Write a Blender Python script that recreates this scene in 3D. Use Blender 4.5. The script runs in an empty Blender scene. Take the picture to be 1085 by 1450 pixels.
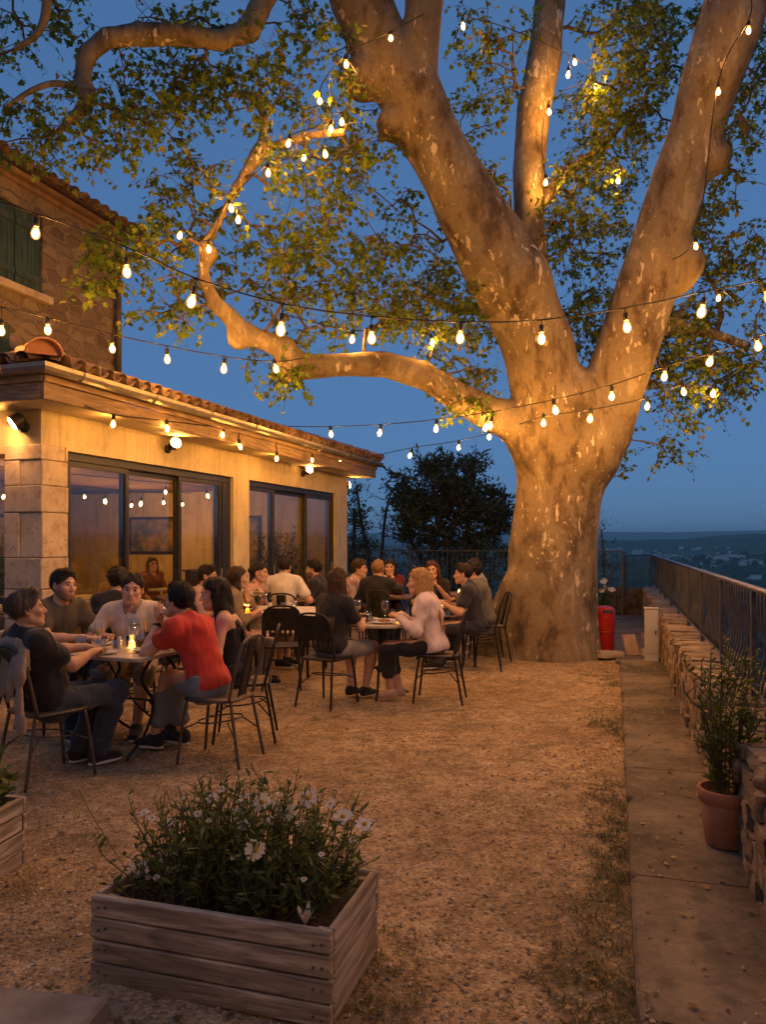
import bpy, math, random
import numpy as np
from mathutils import Vector, Matrix, noise

PI = math.pi
C = bpy.context.scene.collection
random.seed(7)
RNG = np.random.default_rng(7)

# The photograph's camera: level, 1.55 m above the terrace, focal length 1088 px on a 1085 x 1450 frame, horizon at row 768.
F, HZ, CX, EYE = 1088.0, 768.0, 542.5, 1.55


def W(px, py, Y):
    return Vector(((px - CX) / F * Y, Y, EYE - (py - HZ) / F * Y))


def G(px, py, z=0.0):
    Y = F * (EYE - z) / (py - HZ)
    return Vector(((px - CX) / F * Y, Y, z))


# ------------------------------------------------------------------ materials
def rgb(c):
    return (c[0], c[1], c[2], 1.0)


class NT:
    def __init__(self, name):
        self.m = bpy.data.materials.new(name)
        self.m.use_nodes = True
        self.t = self.m.node_tree
        self.b = self.t.nodes['Principled BSDF']
        self.out = self.t.nodes['Material Output']

    def n(self, kind, **kw):
        x = self.t.nodes.new('ShaderNode' + kind)
        for k, v in kw.items():
            if k in x.inputs.keys() and not hasattr(x, k):
                x.inputs[k].default_value = v
            elif hasattr(x, k):
                setattr(x, k, v)
            else:
                x.inputs[k].default_value = v
        return x

    def l(self, a, b):
        self.t.links.new(a, b)

    def coords(self, scale=(1, 1, 1), rot=(0, 0, 0), src='Object'):
        tc = self.n('TexCoord')
        mp = self.n('Mapping')
        mp.inputs['Scale'].default_value = scale
        mp.inputs['Rotation'].default_value = rot
        self.l(tc.outputs[src], mp.inputs['Vector'])
        return mp.outputs['Vector']

    def noise(self, vec, scale, detail=4, rough=0.55, dist=0.0):
        x = self.n('TexNoise')
        x.inputs['Scale'].default_value = scale
        x.inputs['Detail'].default_value = detail
        x.inputs['Roughness'].default_value = rough
        x.inputs['Distortion'].default_value = dist
        if vec is not None:
            self.l(vec, x.inputs['Vector'])
        return x.outputs['Fac']

    def voronoi(self, vec, scale, feature='F1', rnd=1.0):
        x = self.n('TexVoronoi')
        x.feature = feature
        x.inputs['Scale'].default_value = scale
        x.inputs['Randomness'].default_value = rnd
        self.l(vec, x.inputs['Vector'])
        return x

    def ramp(self, fac, stops, interp='LINEAR'):
        x = self.n('ValToRGB')
        x.color_ramp.interpolation = interp
        e = x.color_ramp.elements
        while len(e) < len(stops):
            e.new(0.5)
        for el, (p, c) in zip(e, stops):
            el.position = p
            el.color = rgb(c) if not isinstance(c, (int, float)) else (c, c, c, 1)
        self.l(fac, x.inputs['Fac'])
        return x.outputs['Color']

    def mix(self, fac, a, b, mode='MIX'):
        x = self.n('Mix', data_type='RGBA', blend_type=mode)
        for sock, v in ((x.inputs[0], fac), (x.inputs[6], a), (x.inputs[7], b)):
            if hasattr(v, 'links'):
                self.l(v, sock)
            elif isinstance(v, (int, float)):
                sock.default_value = v
            else:
                sock.default_value = rgb(v)
        return x.outputs[2]

    def math(self, op, a, b=None):
        x = self.n('Math', operation=op)
        for i, v in enumerate((a, b)):
            if v is None:
                continue
            if hasattr(v, 'links'):
                self.l(v, x.inputs[i])
            else:
                x.inputs[i].default_value = v
        return x.outputs[0]

    def base(self, c):
        if hasattr(c, 'links'):
            self.l(c, self.b.inputs['Base Color'])
        else:
            self.b.inputs['Base Color'].default_value = rgb(c)

    def bump(self, h, strength=0.3, dist=0.01, prev=None):
        x = self.n('Bump')
        x.inputs['Strength'].default_value = strength
        x.inputs['Distance'].default_value = dist
        self.l(h, x.inputs['Height'])
        if prev is not None:
            self.l(prev, x.inputs['Normal'])
        self.l(x.outputs[0], self.b.inputs['Normal'])
        return x.outputs[0]

    def set(self, **kw):
        for k, v in kw.items():
            self.b.inputs[k.replace('_', ' ')].default_value = v
        return self


_MC = {}


def mottled(name, c1, c2, scale=6.0, rough=0.7, bump=0.15, bscale=None, stretch=(1, 1, 1), metallic=0.0, dist=0.004, lo=0.35, hi=0.65, spec=0.4, sheen=0.0):
    """A surface that varies between two real colours of the material, with a fine relief."""
    if name in _MC:
        return _MC[name]
    t = NT(name)
    v = t.coords(stretch)
    f = t.noise(v, scale, 5, 0.6)
    t.base(t.ramp(f, [(lo, c1), (hi, c2)]))
    t.set(Roughness=rough, Metallic=metallic)
    t.b.inputs['Specular IOR Level'].default_value = spec
    if sheen:
        t.b.inputs['Sheen Weight'].default_value = sheen
    if bump:
        t.bump(t.noise(v, bscale or scale * 6, 4, 0.6), bump, dist)
    _MC[name] = t.m
    return t.m


def wood(name, c1, c2, axis='X', scale=1.0, rough=0.75):
    if name in _MC:
        return _MC[name]
    t = NT(name)
    s = {'X': (1.2, 16, 16), 'Y': (16, 1.2, 16), 'Z': (16, 16, 1.2)}[axis]
    v = t.coords(tuple(q * scale for q in s))
    g = t.noise(v, 1.6, 6, 0.62, 1.1)
    c = t.ramp(g, [(0.30, tuple(q * 0.7 for q in c1)), (0.48, c1), (0.60, c2), (0.75, tuple(min(1, q * 1.12) for q in c2))])
    # cathedral figure, fine pores and a few knots
    fig = t.noise(t.coords(tuple(q * scale * 0.30 for q in s)), 1.0, 2, 0.4, 0.5)
    rings = t.math('FRACT', t.math('MULTIPLY', fig, 13.0))
    c = t.mix(0.6, c, t.ramp(rings, [(0.0, 0.45), (0.22, 1.0), (0.85, 1.05), (1.0, 0.5)]), 'MULTIPLY')
    por = t.noise(t.coords(tuple(q * scale * 5 for q in s)), 1.3, 3, 0.6)
    c = t.mix(0.5, c, t.ramp(por, [(0.36, 0.5), (0.55, 1.0)]), 'MULTIPLY')
    st = t.noise(t.coords((3, 3, 3)), 1.0, 4, 0.6)
    c = t.mix(0.5, c, t.ramp(st, [(0.35, 0.6), (0.6, 1.05)]), 'MULTIPLY')
    g = t.math('ADD', g, t.math('MULTIPLY', por, 0.6))
    isl = t.n('NewGeometry')
    tone = t.ramp(isl.outputs['Random Per Island'], [(0.0, 0.72), (1.0, 1.1)])
    t.base(t.mix(1.0, c, tone, 'MULTIPLY'))
    t.set(Roughness=rough)
    t.bump(g, 0.35, 0.004)
    _MC[name] = t.m
    return t.m


def glass_sheet(name, tint, reflect=0.12, rough=0.0, ior=1.5):
    t = NT(name)
    t.t.nodes.remove(t.b)
    tr = t.n('BsdfTransparent')
    tr.inputs[0].default_value = rgb(tint)
    gl = t.n('BsdfGlossy')
    gl.inputs['Roughness'].default_value = rough
    gl.inputs[0].default_value = (1, 1, 1, 1)
    fr = t.n('Fresnel')
    fr.inputs[0].default_value = ior
    f = t.math('ADD', fr.outputs[0], reflect)
    mx = t.n('MixShader')
    t.l(f, mx.inputs[0])
    t.l(tr.outputs[0], mx.inputs[1])
    t.l(gl.outputs[0], mx.inputs[2])
    t.l(mx.outputs[0], t.out.inputs[0])
    return t.m


def emitter(name, core, rim, core_s, rim_s):
    """Lit bulb glass: bright where one looks through to the filament, dimmer and redder at the rim."""
    t = NT(name)
    t.t.nodes.remove(t.b)
    lw = t.n('LayerWeight')
    lw.inputs[0].default_value = 0.35
    c = t.mix(lw.outputs['Facing'], core, rim)
    st = t.n('MapRange')
    st.inputs['From Min'].default_value = 0.15
    st.inputs['From Max'].default_value = 0.8
    st.inputs['To Min'].default_value = core_s
    st.inputs['To Max'].default_value = rim_s
    t.l(lw.outputs['Facing'], st.inputs['Value'])
    e = t.n('Emission')
    t.l(c, e.inputs[0])
    t.l(st.outputs[0], e.inputs[1])
    t.l(e.outputs[0], t.out.inputs[0])
    return t.m


# ------------------------------------------------------------------ objects
def tag(o, label=None, cat=None, group=None, kind=None):
    if label:
        o['label'] = label
    if cat:
        o['category'] = cat
    if group:
        o['group'] = group
    if kind:
        o['kind'] = kind
    return o


def empty(name, loc=(0, 0, 0), rz=0.0, label=None, cat=None, group=None):
    o = bpy.data.objects.new(name, None)
    o.empty_display_size = 0.1
    o.location = loc
    o.rotation_euler = (0, 0, rz)
    C.objects.link(o)
    return tag(o, label, cat, group)


def link(name, me, material, parent=None, local=False):
    """local: the mesh is in the parent's own axes; otherwise in world axes."""
    o = bpy.data.objects.new(name, me)
    C.objects.link(o)
    if material is not None:
        for m in (material if isinstance(material, (list, tuple)) else [material]):
            me.materials.append(m)
    if parent is not None:
        o.parent = parent
        if not local:
            o.matrix_parent_inverse = parent.matrix_basis.inverted()
    return o


def children(o):
    return [c for c in bpy.data.objects if c.parent is o]


def copy_thing(root, loc, rz, label=None, group=None):
    r = root.copy()
    C.objects.link(r)
    r.location = loc
    r.rotation_euler = (0, 0, rz)
    tag(r, label, None, group)
    for ch in list(root.children):
        c = ch.copy()
        C.objects.link(c)
        c.parent = r
        for g in list(ch.children):
            d = g.copy()
            C.objects.link(d)
            d.parent = c
    return r


def np_mesh(name, verts, faces, smooth=True, mat_idx=None):
    """faces: (m,k) array of equal-size polygons."""
    me = bpy.data.meshes.new(name)
    verts = np.asarray(verts, np.float32)
    faces = np.asarray(faces, np.int32)
    m, k = faces.shape
    me.vertices.add(len(verts))
    me.vertices.foreach_set('co', verts.ravel())
    me.loops.add(m * k)
    me.loops.foreach_set('vertex_index', faces.ravel())
    me.polygons.add(m)
    me.polygons.foreach_set('loop_start', np.arange(0, m * k, k, dtype=np.int32))
    me.polygons.foreach_set('use_smooth', np.full(m, smooth, bool))
    if mat_idx is not None:
        me.polygons.foreach_set('material_index', np.asarray(mat_idx, np.int32))
    me.update(calc_edges=True)
    me.validate()
    return me


class MB:
    """Collects shapes and links them as ONE mesh object."""

    def __init__(self):
        self.v, self.f, self.s = [], [], []

    def add(self, vs, fs, smooth=False):
        o = len(self.v)
        self.v.extend([tuple(p) for p in vs])
        for q in fs:
            self.f.append(tuple(i + o for i in q))
            self.s.append(smooth)
        return self

    def box(self, c, size, rz=0.0, bev=0.0, M=None):
        sx, sy, sz = (s / 2 for s in size)
        if bev <= 0:
            vs = [(x, y, z) for x in (-sx, sx) for y in (-sy, sy) for z in (-sz, sz)]
            fs = [(0, 1, 3, 2), (4, 6, 7, 5), (0, 4, 5, 1), (2, 3, 7, 6), (0, 2, 6, 4), (1, 5, 7, 3)]
        else:
            b = min(bev, sx * .9, sy * .9, sz * .9)
            vs, idx = [], {}
            for X in (-1, 1):
                for Y in (-1, 1):
                    for Z in (-1, 1):
                        for a in range(3):
                            d = [X * (sx - b), Y * (sy - b), Z * (sz - b)]
                            d[a] = (X * sx, Y * sy, Z * sz)[a]
                            idx[(X, Y, Z, a)] = len(vs)
                            vs.append(tuple(d))
            fs = []
            for a in range(3):
                u, w = (a + 1) % 3, (a + 2) % 3
                for s in (-1, 1):
                    q = []
                    for su, sw in ((-1, -1), (1, -1), (1, 1), (-1, 1)):
                        k = [0, 0, 0]
                        k[a], k[u], k[w] = s, su, sw
                        q.append(idx[(k[0], k[1], k[2], a)])
                    fs.append(tuple(q if s > 0 else q[::-1]))
                for su in (-1, 1):
                    for sw in (-1, 1):
                        q = []
                        for s, ax in ((-1, u), (1, u), (1, w), (-1, w)):
                            k = [0, 0, 0]
                            k[a], k[u], k[w] = s, su, sw
                            q.append(idx[(k[0], k[1], k[2], ax)])
                        fs.append(tuple(q if su * sw > 0 else q[::-1]))
            for X in (-1, 1):
                for Y in (-1, 1):
                    for Z in (-1, 1):
                        q = [idx[(X, Y, Z, a)] for a in range(3)]
                        fs.append(tuple(q if X * Y * Z > 0 else q[::-1]))
        R = Matrix.Rotation(rz, 4, 'Z')
        if M is not None:
            R = M.to_4x4()
        c = Vector(c)
        return self.add([c + (R @ Vector(p)) for p in vs], fs)

    def tube(self, pts, r, n=8, cap=True, smooth=True, flat=None):
        """r: number or one per point; flat=(u, k): the section is squeezed by k along the vector u."""
        pts = [Vector(p) for p in pts]
        rs = [r] * len(pts) if isinstance(r, (int, float)) else list(r)
        t0 = (pts[1] - pts[0]).normalized()
        ref = Vector((0, 0, 1)) if abs(t0.z) < 0.9 else Vector((1, 0, 0))
        nrm = t0.cross(ref).normalized()
        vs, fs = [], []
        for i, p in enumerate(pts):
            a = pts[max(i - 1, 0)]
            b = pts[min(i + 1, len(pts) - 1)]
            t = (b - a)
            t = t.normalized() if t.length > 1e-9 else t0
            nrm = (nrm - t * nrm.dot(t))
            nrm = nrm.normalized() if nrm.length > 1e-6 else t.orthogonal().normalized()
            bn = t.cross(nrm)
            for k in range(n):
                a_ = 2 * PI * k / n
                d = (nrm * math.cos(a_) + bn * math.sin(a_)) * rs[i]
                if flat:
                    d = d - flat[0] * d.dot(flat[0]) * (1 - flat[1])
                vs.append(p + d)
        for i in range(len(pts) - 1):
            for k in range(n):
                fs.append((i * n + k, i * n + (k + 1) % n, (i + 1) * n + (k + 1) % n, (i + 1) * n + k))
        if cap:
            fs.append(tuple(range(n))[::-1])
            fs.append(tuple((len(pts) - 1) * n + k for k in range(n)))
        return self.add(vs, fs, smooth)

    def lathe(self, prof, c=(0, 0, 0), n=16, smooth=True, cap=True, M=None):
        """prof: (radius, z) pairs."""
        vs, fs = [], []
        c = Vector(c)
        for r, z in prof:
            for k in range(n):
                p = Vector((r * math.cos(2 * PI * k / n), r * math.sin(2 * PI * k / n), z))
                vs.append(c + (M @ p if M is not None else p))
        for i in range(len(prof) - 1):
            for k in range(n):
                fs.append((i * n + k, i * n + (k + 1) % n, (i + 1) * n + (k + 1) % n, (i + 1) * n + k))
        if cap:
            fs.append(tuple(range(n))[::-1])
            fs.append(tuple((len(prof) - 1) * n + k for k in range(n)))
        return self.add(vs, fs, smooth)

    def prism(self, poly, z0, z1):
        n = len(poly)
        vs = [(x, y, z0) for x, y in poly] + [(x, y, z1) for x, y in poly]
        fs = [tuple(range(n))[::-1], tuple(range(n, 2 * n))]
        fs += [(i, (i + 1) % n, n + (i + 1) % n, n + i) for i in range(n)]
        return self.add(vs, fs)

    def quad(self, a, b, c, d):
        return self.add([a, b, c, d], [(0, 1, 2, 3)])

    def build(self, name, material, parent=None, local=False):
        me = bpy.data.meshes.new(name)
        me.from_pydata([tuple(p) for p in self.v], [], self.f)
        me.polygons.foreach_set('use_smooth', self.s)
        me.update()
        return link(name, me, material, parent, local)


def spline(pts, n=6):
    """Catmull-Rom through the points."""
    P = [Vector(p) for p in pts]
    P = [P[0] * 2 - P[1]] + P + [P[-1] * 2 - P[-2]]
    out = []
    for i in range(1, len(P) - 2):
        for k in range(n):
            t = k / n
            a, b, c, d = P[i - 1:i + 3]
            out.append(0.5 * ((2 * b) + (c - a) * t + (2 * a - 5 * b + 4 * c - d) * t * t + (3 * b - a - 3 * c + d) * t ** 3))
    out.append(P[-2])
    return out


# ------------------------------------------------------------------ smooth solids: round cones blended, then one skin
def surface_nets(v, xs, ys, zs):
    nx, ny, nz = v.shape
    s = v < 0
    c = np.zeros((nx - 1, ny - 1, nz - 1), np.uint8)
    for i in (0, 1):
        for j in (0, 1):
            for k in (0, 1):
                c += s[i:nx - 1 + i, j:ny - 1 + j, k:nz - 1 + k]
    I, J, K = np.nonzero((c > 0) & (c < 8))
    n = len(I)
    idx = np.full(c.shape, -1, np.int32)
    idx[I, J, K] = np.arange(n)
    cv = {(i, j, k): v[I + i, J + j, K + k] for i in (0, 1) for j in (0, 1) for k in (0, 1)}
    acc = np.zeros((n, 3))
    cnt = np.zeros(n)
    for ax in range(3):
        for p in (0, 1):
            for q in (0, 1):
                a = [0, 0, 0]
                a[(ax + 1) % 3], a[(ax + 2) % 3] = p, q
                b = list(a)
                b[ax] = 1
                va, vb = cv[tuple(a)], cv[tuple(b)]
                m = (va < 0) != (vb < 0)
                t = va[m] / (va[m] - vb[m])
                pos = np.tile(np.array(a, float), (m.sum(), 1))
                pos[:, ax] = t
                acc[m] += pos
                cnt[m] += 1
    p = acc / cnt[:, None]
    V = np.stack([xs[I] + p[:, 0] * (xs[I + 1] - xs[I]), ys[J] + p[:, 1] * (ys[J + 1] - ys[J]), zs[K] + p[:, 2] * (zs[K + 1] - zs[K])], 1)
    Q = []
    for ax in range(3):
        u, w = (ax + 1) % 3, (ax + 2) % 3
        s0 = np.moveaxis(s, (ax, u, w), (0, 1, 2))
        id0 = np.moveaxis(idx, (ax, u, w), (0, 1, 2))
        A, B, D = np.nonzero(s0[:-1, 1:-1, 1:-1] != s0[1:, 1:-1, 1:-1])
        ins = s0[A, B + 1, D + 1]
        q = np.stack([id0[A, B, D], id0[A, B + 1, D], id0[A, B + 1, D + 1], id0[A, B, D + 1]], 1)
        q[~ins] = q[~ins][:, ::-1]
        Q.append(q)
    return V, np.concatenate(Q)


def axis_grid(lo, hi, h, fine=None, hf=None):
    xs = [lo]
    while xs[-1] < hi:
        x = xs[-1]
        xs.append(x + (hf if fine and any(a <= x <= b for a, b in fine) else h))
    return np.array(xs)


class Solid:
    def __init__(self, lo, hi, h, fine=None, hf=None):
        self.x, self.y, self.z = (axis_grid(lo[i], hi[i], h, [(f[0][i], f[1][i]) for f in fine] if fine else None, hf) for i in range(3))
        self.v = np.full((len(self.x), len(self.y), len(self.z)), 1.0, np.float32)
        self.h = h

    def _blk(self, lo, hi):
        sl = []
        for a, l, u in zip((self.x, self.y, self.z), lo, hi):
            i0 = max(0, np.searchsorted(a, l) - 1)
            i1 = min(len(a), np.searchsorted(a, u) + 1)
            if i1 <= i0:
                return None
            sl.append(slice(i0, i1))
        return tuple(sl)

    def _put(self, sl, d, k, op):
        cur = self.v[sl]
        if op == 'u':
            if k > 0:
                h = np.maximum(k - np.abs(cur - d), 0) / k
                self.v[sl] = np.minimum(cur, d) - h * h * k * 0.25
            else:
                self.v[sl] = np.minimum(cur, d)
        else:
            d = -d
            if k > 0:
                h = np.maximum(k - np.abs(cur - d), 0) / k
                self.v[sl] = np.maximum(cur, d) + h * h * k * 0.25
            else:
                self.v[sl] = np.maximum(cur, d)

    def cone(self, a, b, ra, rb, k=0.02, op='u', flat=None, grow=0.0):
        """Round cone a-b; flat=(unit vector, factor): thinner along that vector."""
        a, b = np.array(a, float), np.array(b, float)
        ra, rb = ra + grow, rb + grow
        m = max(ra, rb) + k + 2.5 * self.h
        sl = self._blk(np.minimum(a, b) - m, np.maximum(a, b) + m)
        if sl is None:
            return self
        X, Y, Z = self.x[sl[0]][:, None, None] - a[0], self.y[sl[1]][None, :, None] - a[1], self.z[sl[2]][None, None, :] - a[2]
        ab = b - a
        L2 = max(float(ab @ ab), 1e-12)
        t = np.clip((X * ab[0] + Y * ab[1] + Z * ab[2]) / L2, 0, 1)
        dx, dy, dz = X - t * ab[0], Y - t * ab[1], Z - t * ab[2]
        if flat is not None:
            u, f = np.array(flat[0], float), flat[1]
            pu = dx * u[0] + dy * u[1] + dz * u[2]
            e = (1 / f - 1) * pu
            dx, dy, dz = dx + e * u[0], dy + e * u[1], dz + e * u[2]
        d = np.sqrt(dx * dx + dy * dy + dz * dz) - (ra + (rb - ra) * t)
        if flat is not None and flat[1] < 1:
            d = d * (0.5 + 0.5 * flat[1])
        self._put(sl, d.astype(np.float32), k, op)
        return self

    def ell(self, c, r, R=None, k=0.02, op='u', grow=0.0):
        """Ellipsoid; R: 3x3 array whose columns are its axes."""
        c, r = np.array(c, float), np.array(r, float) + grow
        m = r.max() + k + 2.5 * self.h
        sl = self._blk(c - m, c + m)
        if sl is None:
            return self
        X, Y, Z = self.x[sl[0]][:, None, None] - c[0], self.y[sl[1]][None, :, None] - c[1], self.z[sl[2]][None, None, :] - c[2]
        if R is not None:
            X, Y, Z = (X * R[0, i] + Y * R[1, i] + Z * R[2, i] for i in range(3))
        k0 = np.sqrt((X / r[0]) ** 2 + (Y / r[1]) ** 2 + (Z / r[2]) ** 2)
        k1 = np.sqrt((X / r[0] ** 2) ** 2 + (Y / r[1] ** 2) ** 2 + (Z / r[2] ** 2) ** 2)
        d = k0 * (k0 - 1) / np.maximum(k1, 1e-6)
        self._put(sl, d.astype(np.float32), k, op)
        return self

    def cut(self, p, n, k=0.004):
        """Keeps the side of the plane that n points AWAY from."""
        p, n = np.array(p, float), np.array(n, float)
        n = n / np.linalg.norm(n)
        d = (self.x[:, None, None] - p[0]) * n[0] + (self.y[None, :, None] - p[1]) * n[1] + (self.z[None, None, :] - p[2]) * n[2]
        h = np.maximum(k - np.abs(self.v - d), 0) / k
        self.v = (np.maximum(self.v, d) + h * h * k * 0.25).astype(np.float32)
        return self

    def ripple(self, amp, freq, seed=0, n=5, squash=(1, 1, 1)):
        r = np.random.default_rng(seed)
        X, Y, Z = self.x[:, None, None] * squash[0], self.y[None, :, None] * squash[1], self.z[None, None, :] * squash[2]
        for i in range(n):
            q = r.normal(size=3)
            q = q / np.linalg.norm(q) * freq * r.uniform(0.6, 1.7)
            ph = r.uniform(0, 6.28)
            q2 = r.normal(size=3) * freq * 0.45
            self.v += (amp / math.sqrt(n) * np.sin(X * q[0] + Y * q[1] + Z * q[2] + ph + 1.3 * np.sin(X * q2[0] + Y * q2[1] + Z * q2[2]))).astype(np.float32)
        return self

    def mesh(self, name, smooth=True):
        for ax in range(3):
            for e in (0, -1):
                np.moveaxis(self.v, ax, 0)[e] = np.maximum(np.moveaxis(self.v, ax, 0)[e], 0.01)
        V, Q = surface_nets(self.v, self.x, self.y, self.z)
        return np_mesh(name, V, Q, smooth)

# ------------------------------------------------------------------ setting: ground, path, terrain, sky, haze
S_DIR = Vector((0.302, 1.0, 0)).normalized()          # the path, the low wall and the railing run this way
S_NRM = Vector((S_DIR.y, -S_DIR.x, 0))                # to the right of it
S_ANG = math.atan2(-S_DIR.x, S_DIR.y)


def on_line(x0, Y, z=0.0):
    """Point of the line X = x0 + 0.302 Y."""
    return Vector((x0 + 0.302 * Y, Y, z))


def gravel_material():
    t = NT('gravel_ground')
    v = t.coords()
    big = t.noise(v, 0.7, 4, 0.6)
    mid = t.noise(v, 9, 5, 0.65)
    fine = t.noise(v, 70, 4, 0.7)
    c = t.ramp(mid, [(0.3, (0.27, 0.185, 0.100)), (0.5, (0.43, 0.315, 0.18)), (0.72, (0.55, 0.425, 0.265))])
    c = t.mix(t.ramp(big, [(0.4, 0.0), (0.62, 0.55)]), c, (0.27, 0.18, 0.09))
    vo = t.voronoi(v, 55)
    g = t.ramp(vo.outputs['Color'], [(0.0, 0.4), (0.5, 1.0), (1.0, 1.45)])
    # scuffed, trodden and damp patches
    pt = t.noise(v, 2.3, 5, 0.7, 0.6)
    c = t.mix(0.8, c, t.ramp(pt, [(0.36, 0.58), (0.52, 1.0), (0.7, 1.12)]), 'MULTIPLY')
    c = t.mix(0.8, c, g, 'MULTIPLY')
    t.base(c)
    t.set(Roughness=0.95)
    t.b.inputs['Specular IOR Level'].default_value = 0.15
    b1 = t.bump(t.math('ADD', t.math('MULTIPLY', mid, 0.6), fine), 0.7, 0.012)
    b2 = t.bump(t.math('SUBTRACT', 1.0, vo.outputs['Distance']), 0.7, 0.012, b1)
    t.bump(t.noise(v, 5.5, 4, 0.6), 0.5, 0.05, b2)
    return t.m


def ground_h(x, y):
    return (0.014 * math.sin(x * 1.7 + 0.6 * math.sin(y * 0.9)) * math.sin(y * 1.3 + 0.4) + 0.008 * math.sin(x * 4.1 + y * 2.3)) - 0.012


def build_ground():
    xs = np.concatenate([np.linspace(-14, -4, 18)[:-1], np.linspace(-4, 3.4, 110)[:-1], np.linspace(3.4, 7.2, 20)])
    ys = np.concatenate([np.linspace(-6, 1.6, 12)[:-1], np.linspace(1.6, 11, 130)[:-1], np.linspace(11, 19.0, 30)])
    vs = [(x, y, ground_h(x, y)) for x in xs for y in ys]
    ny = len(ys)
    keep = lambda x, y: x < 0.95 + 0.302 * y
    fs = [(i * ny + j, (i + 1) * ny + j, (i + 1) * ny + j + 1, i * ny + j + 1) for i in range(len(xs) - 1) for j in range(ny - 1) if keep(xs[i], ys[j + 1])]
    o = link('gravel_ground', np_mesh('gravel_ground', vs, fs), gravel_material())
    tag(o, kind='structure')


build_ground()


def pebbles():
    base = [(0, 0, 1), (0, 0, -0.8)] + [(math.cos(a), math.sin(a), 0.15 * (-1) ** i) for i, a in enumerate(np.linspace(0, 2 * PI, 6)[:-1])]
    fs = [(0, 2 + i, 2 + (i + 1) % 5) for i in range(5)] + [(1, 2 + (i + 1) % 5, 2 + i) for i in range(5)]
    base, fs = np.array(base), np.array(fs)
    N = 26000
    Y = 1.7 + RNG.random(N) ** 1.7 * 8.6
    X = (RNG.random(N) * 1.15 - 0.6) * Y * 1.05
    ok = (X < 0.03 + 0.302 * Y) & (X > -1.1 - 0.45 * Y)
    X, Y = X[ok], Y[ok]
    k = 420
    on = len(X)
    Yp = 2.0 + RNG.random(k) ** 1.4 * 7.5
    X, Y = np.concatenate([X, 0.10 + 0.302 * Yp + 0.5 * RNG.random(k) ** 1.8]), np.concatenate([Y, Yp])
    N = len(X)
    r = 0.0035 + 0.0085 * RNG.random(N) ** 3.0
    sq = np.stack([r * RNG.uniform(0.8, 1.5, N), r * RNG.uniform(0.7, 1.2, N), r * RNG.uniform(0.45, 0.8, N)], 1)
    a = RNG.random(N) * 6.28
    V = base[None] * sq[:, None, :] * RNG.uniform(0.75, 1.2, (N, 7, 1))
    ca, sa = np.cos(a)[:, None], np.sin(a)[:, None]
    V = np.stack([V[..., 0] * ca - V[..., 1] * sa, V[..., 0] * sa + V[..., 1] * ca, V[..., 2]], -1)
    gz = (0.014 * np.sin(X * 1.7 + 0.6 * np.sin(Y * 0.9)) * np.sin(Y * 1.3 + 0.4) + 0.008 * np.sin(X * 4.1 + Y * 2.3)) - 0.012
    gz[on:] = 0.079
    V += np.stack([X, Y, gz + r * 0.25], 1)[:, None, :]
    Fc = (fs[None] + (np.arange(N) * 7)[:, None, None]).reshape(-1, 3)
    t = NT('pebble_stone')
    g = t.n('NewGeometry')
    t.base(t.ramp(g.outputs['Random Per Island'], [(0, (0.13, 0.09, 0.052)), (0.35, (0.30, 0.215, 0.125)), (0.75, (0.44, 0.335, 0.21)), (1, (0.62, 0.51, 0.36))]))
    t.set(Roughness=0.9)
    tag(link('gravel_pebbles', np_mesh('gravel_pebbles', V.reshape(-1, 3), Fc, False), t.m), kind='stuff')


pebbles()


def concrete_material():
    t = NT('path_concrete')
    v = t.coords()
    a = t.noise(v, 1.3, 6, 0.65)
    b = t.noise(v, 14, 5, 0.7)
    c = t.ramp(a, [(0.36, (0.06, 0.048, 0.030)), (0.5, (0.15, 0.118, 0.078)), (0.64, (0.26, 0.21, 0.145))])
    c = t.mix(0.6, c, t.ramp(b, [(0.3, 0.5), (0.7, 1.2)]), 'MULTIPLY')
    # dark lichen spots of their own shape
    vo = t.voronoi(t.coords((1, 1, 1)), 5.5)
    spots = t.ramp(t.math('ADD', vo.outputs['Distance'], t.math('MULTIPLY', b, 0.25)), [(0.26, 1.0), (0.40, 0.0)])
    c = t.mix(t.math('MULTIPLY', spots, 0.55), c, (0.07, 0.058, 0.04))
    nz = t.n('TexNoise', Scale=4.0, Detail=5.0)
    t.l(v, nz.inputs['Vector'])
    wv = t.mix(0.30, v, nz.outputs['Color'], 'ADD')
    vc = t.voronoi(wv, 0.75, 'DISTANCE_TO_EDGE')
    crack = t.ramp(vc.outputs['Distance'], [(0.0012, 1.0), (0.0038, 0.0)])
    c = t.mix(t.math('MULTIPLY', crack, 0.6), c, (0.03, 0.024, 0.016))
    t.base(c)
    t.set(Roughness=0.9)
    t.bump(t.noise(v, 45, 5, 0.7), 0.7, 0.010, t.bump(a, 0.5, 0.04))
    return t.m


CONCRETE = concrete_material()


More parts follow.
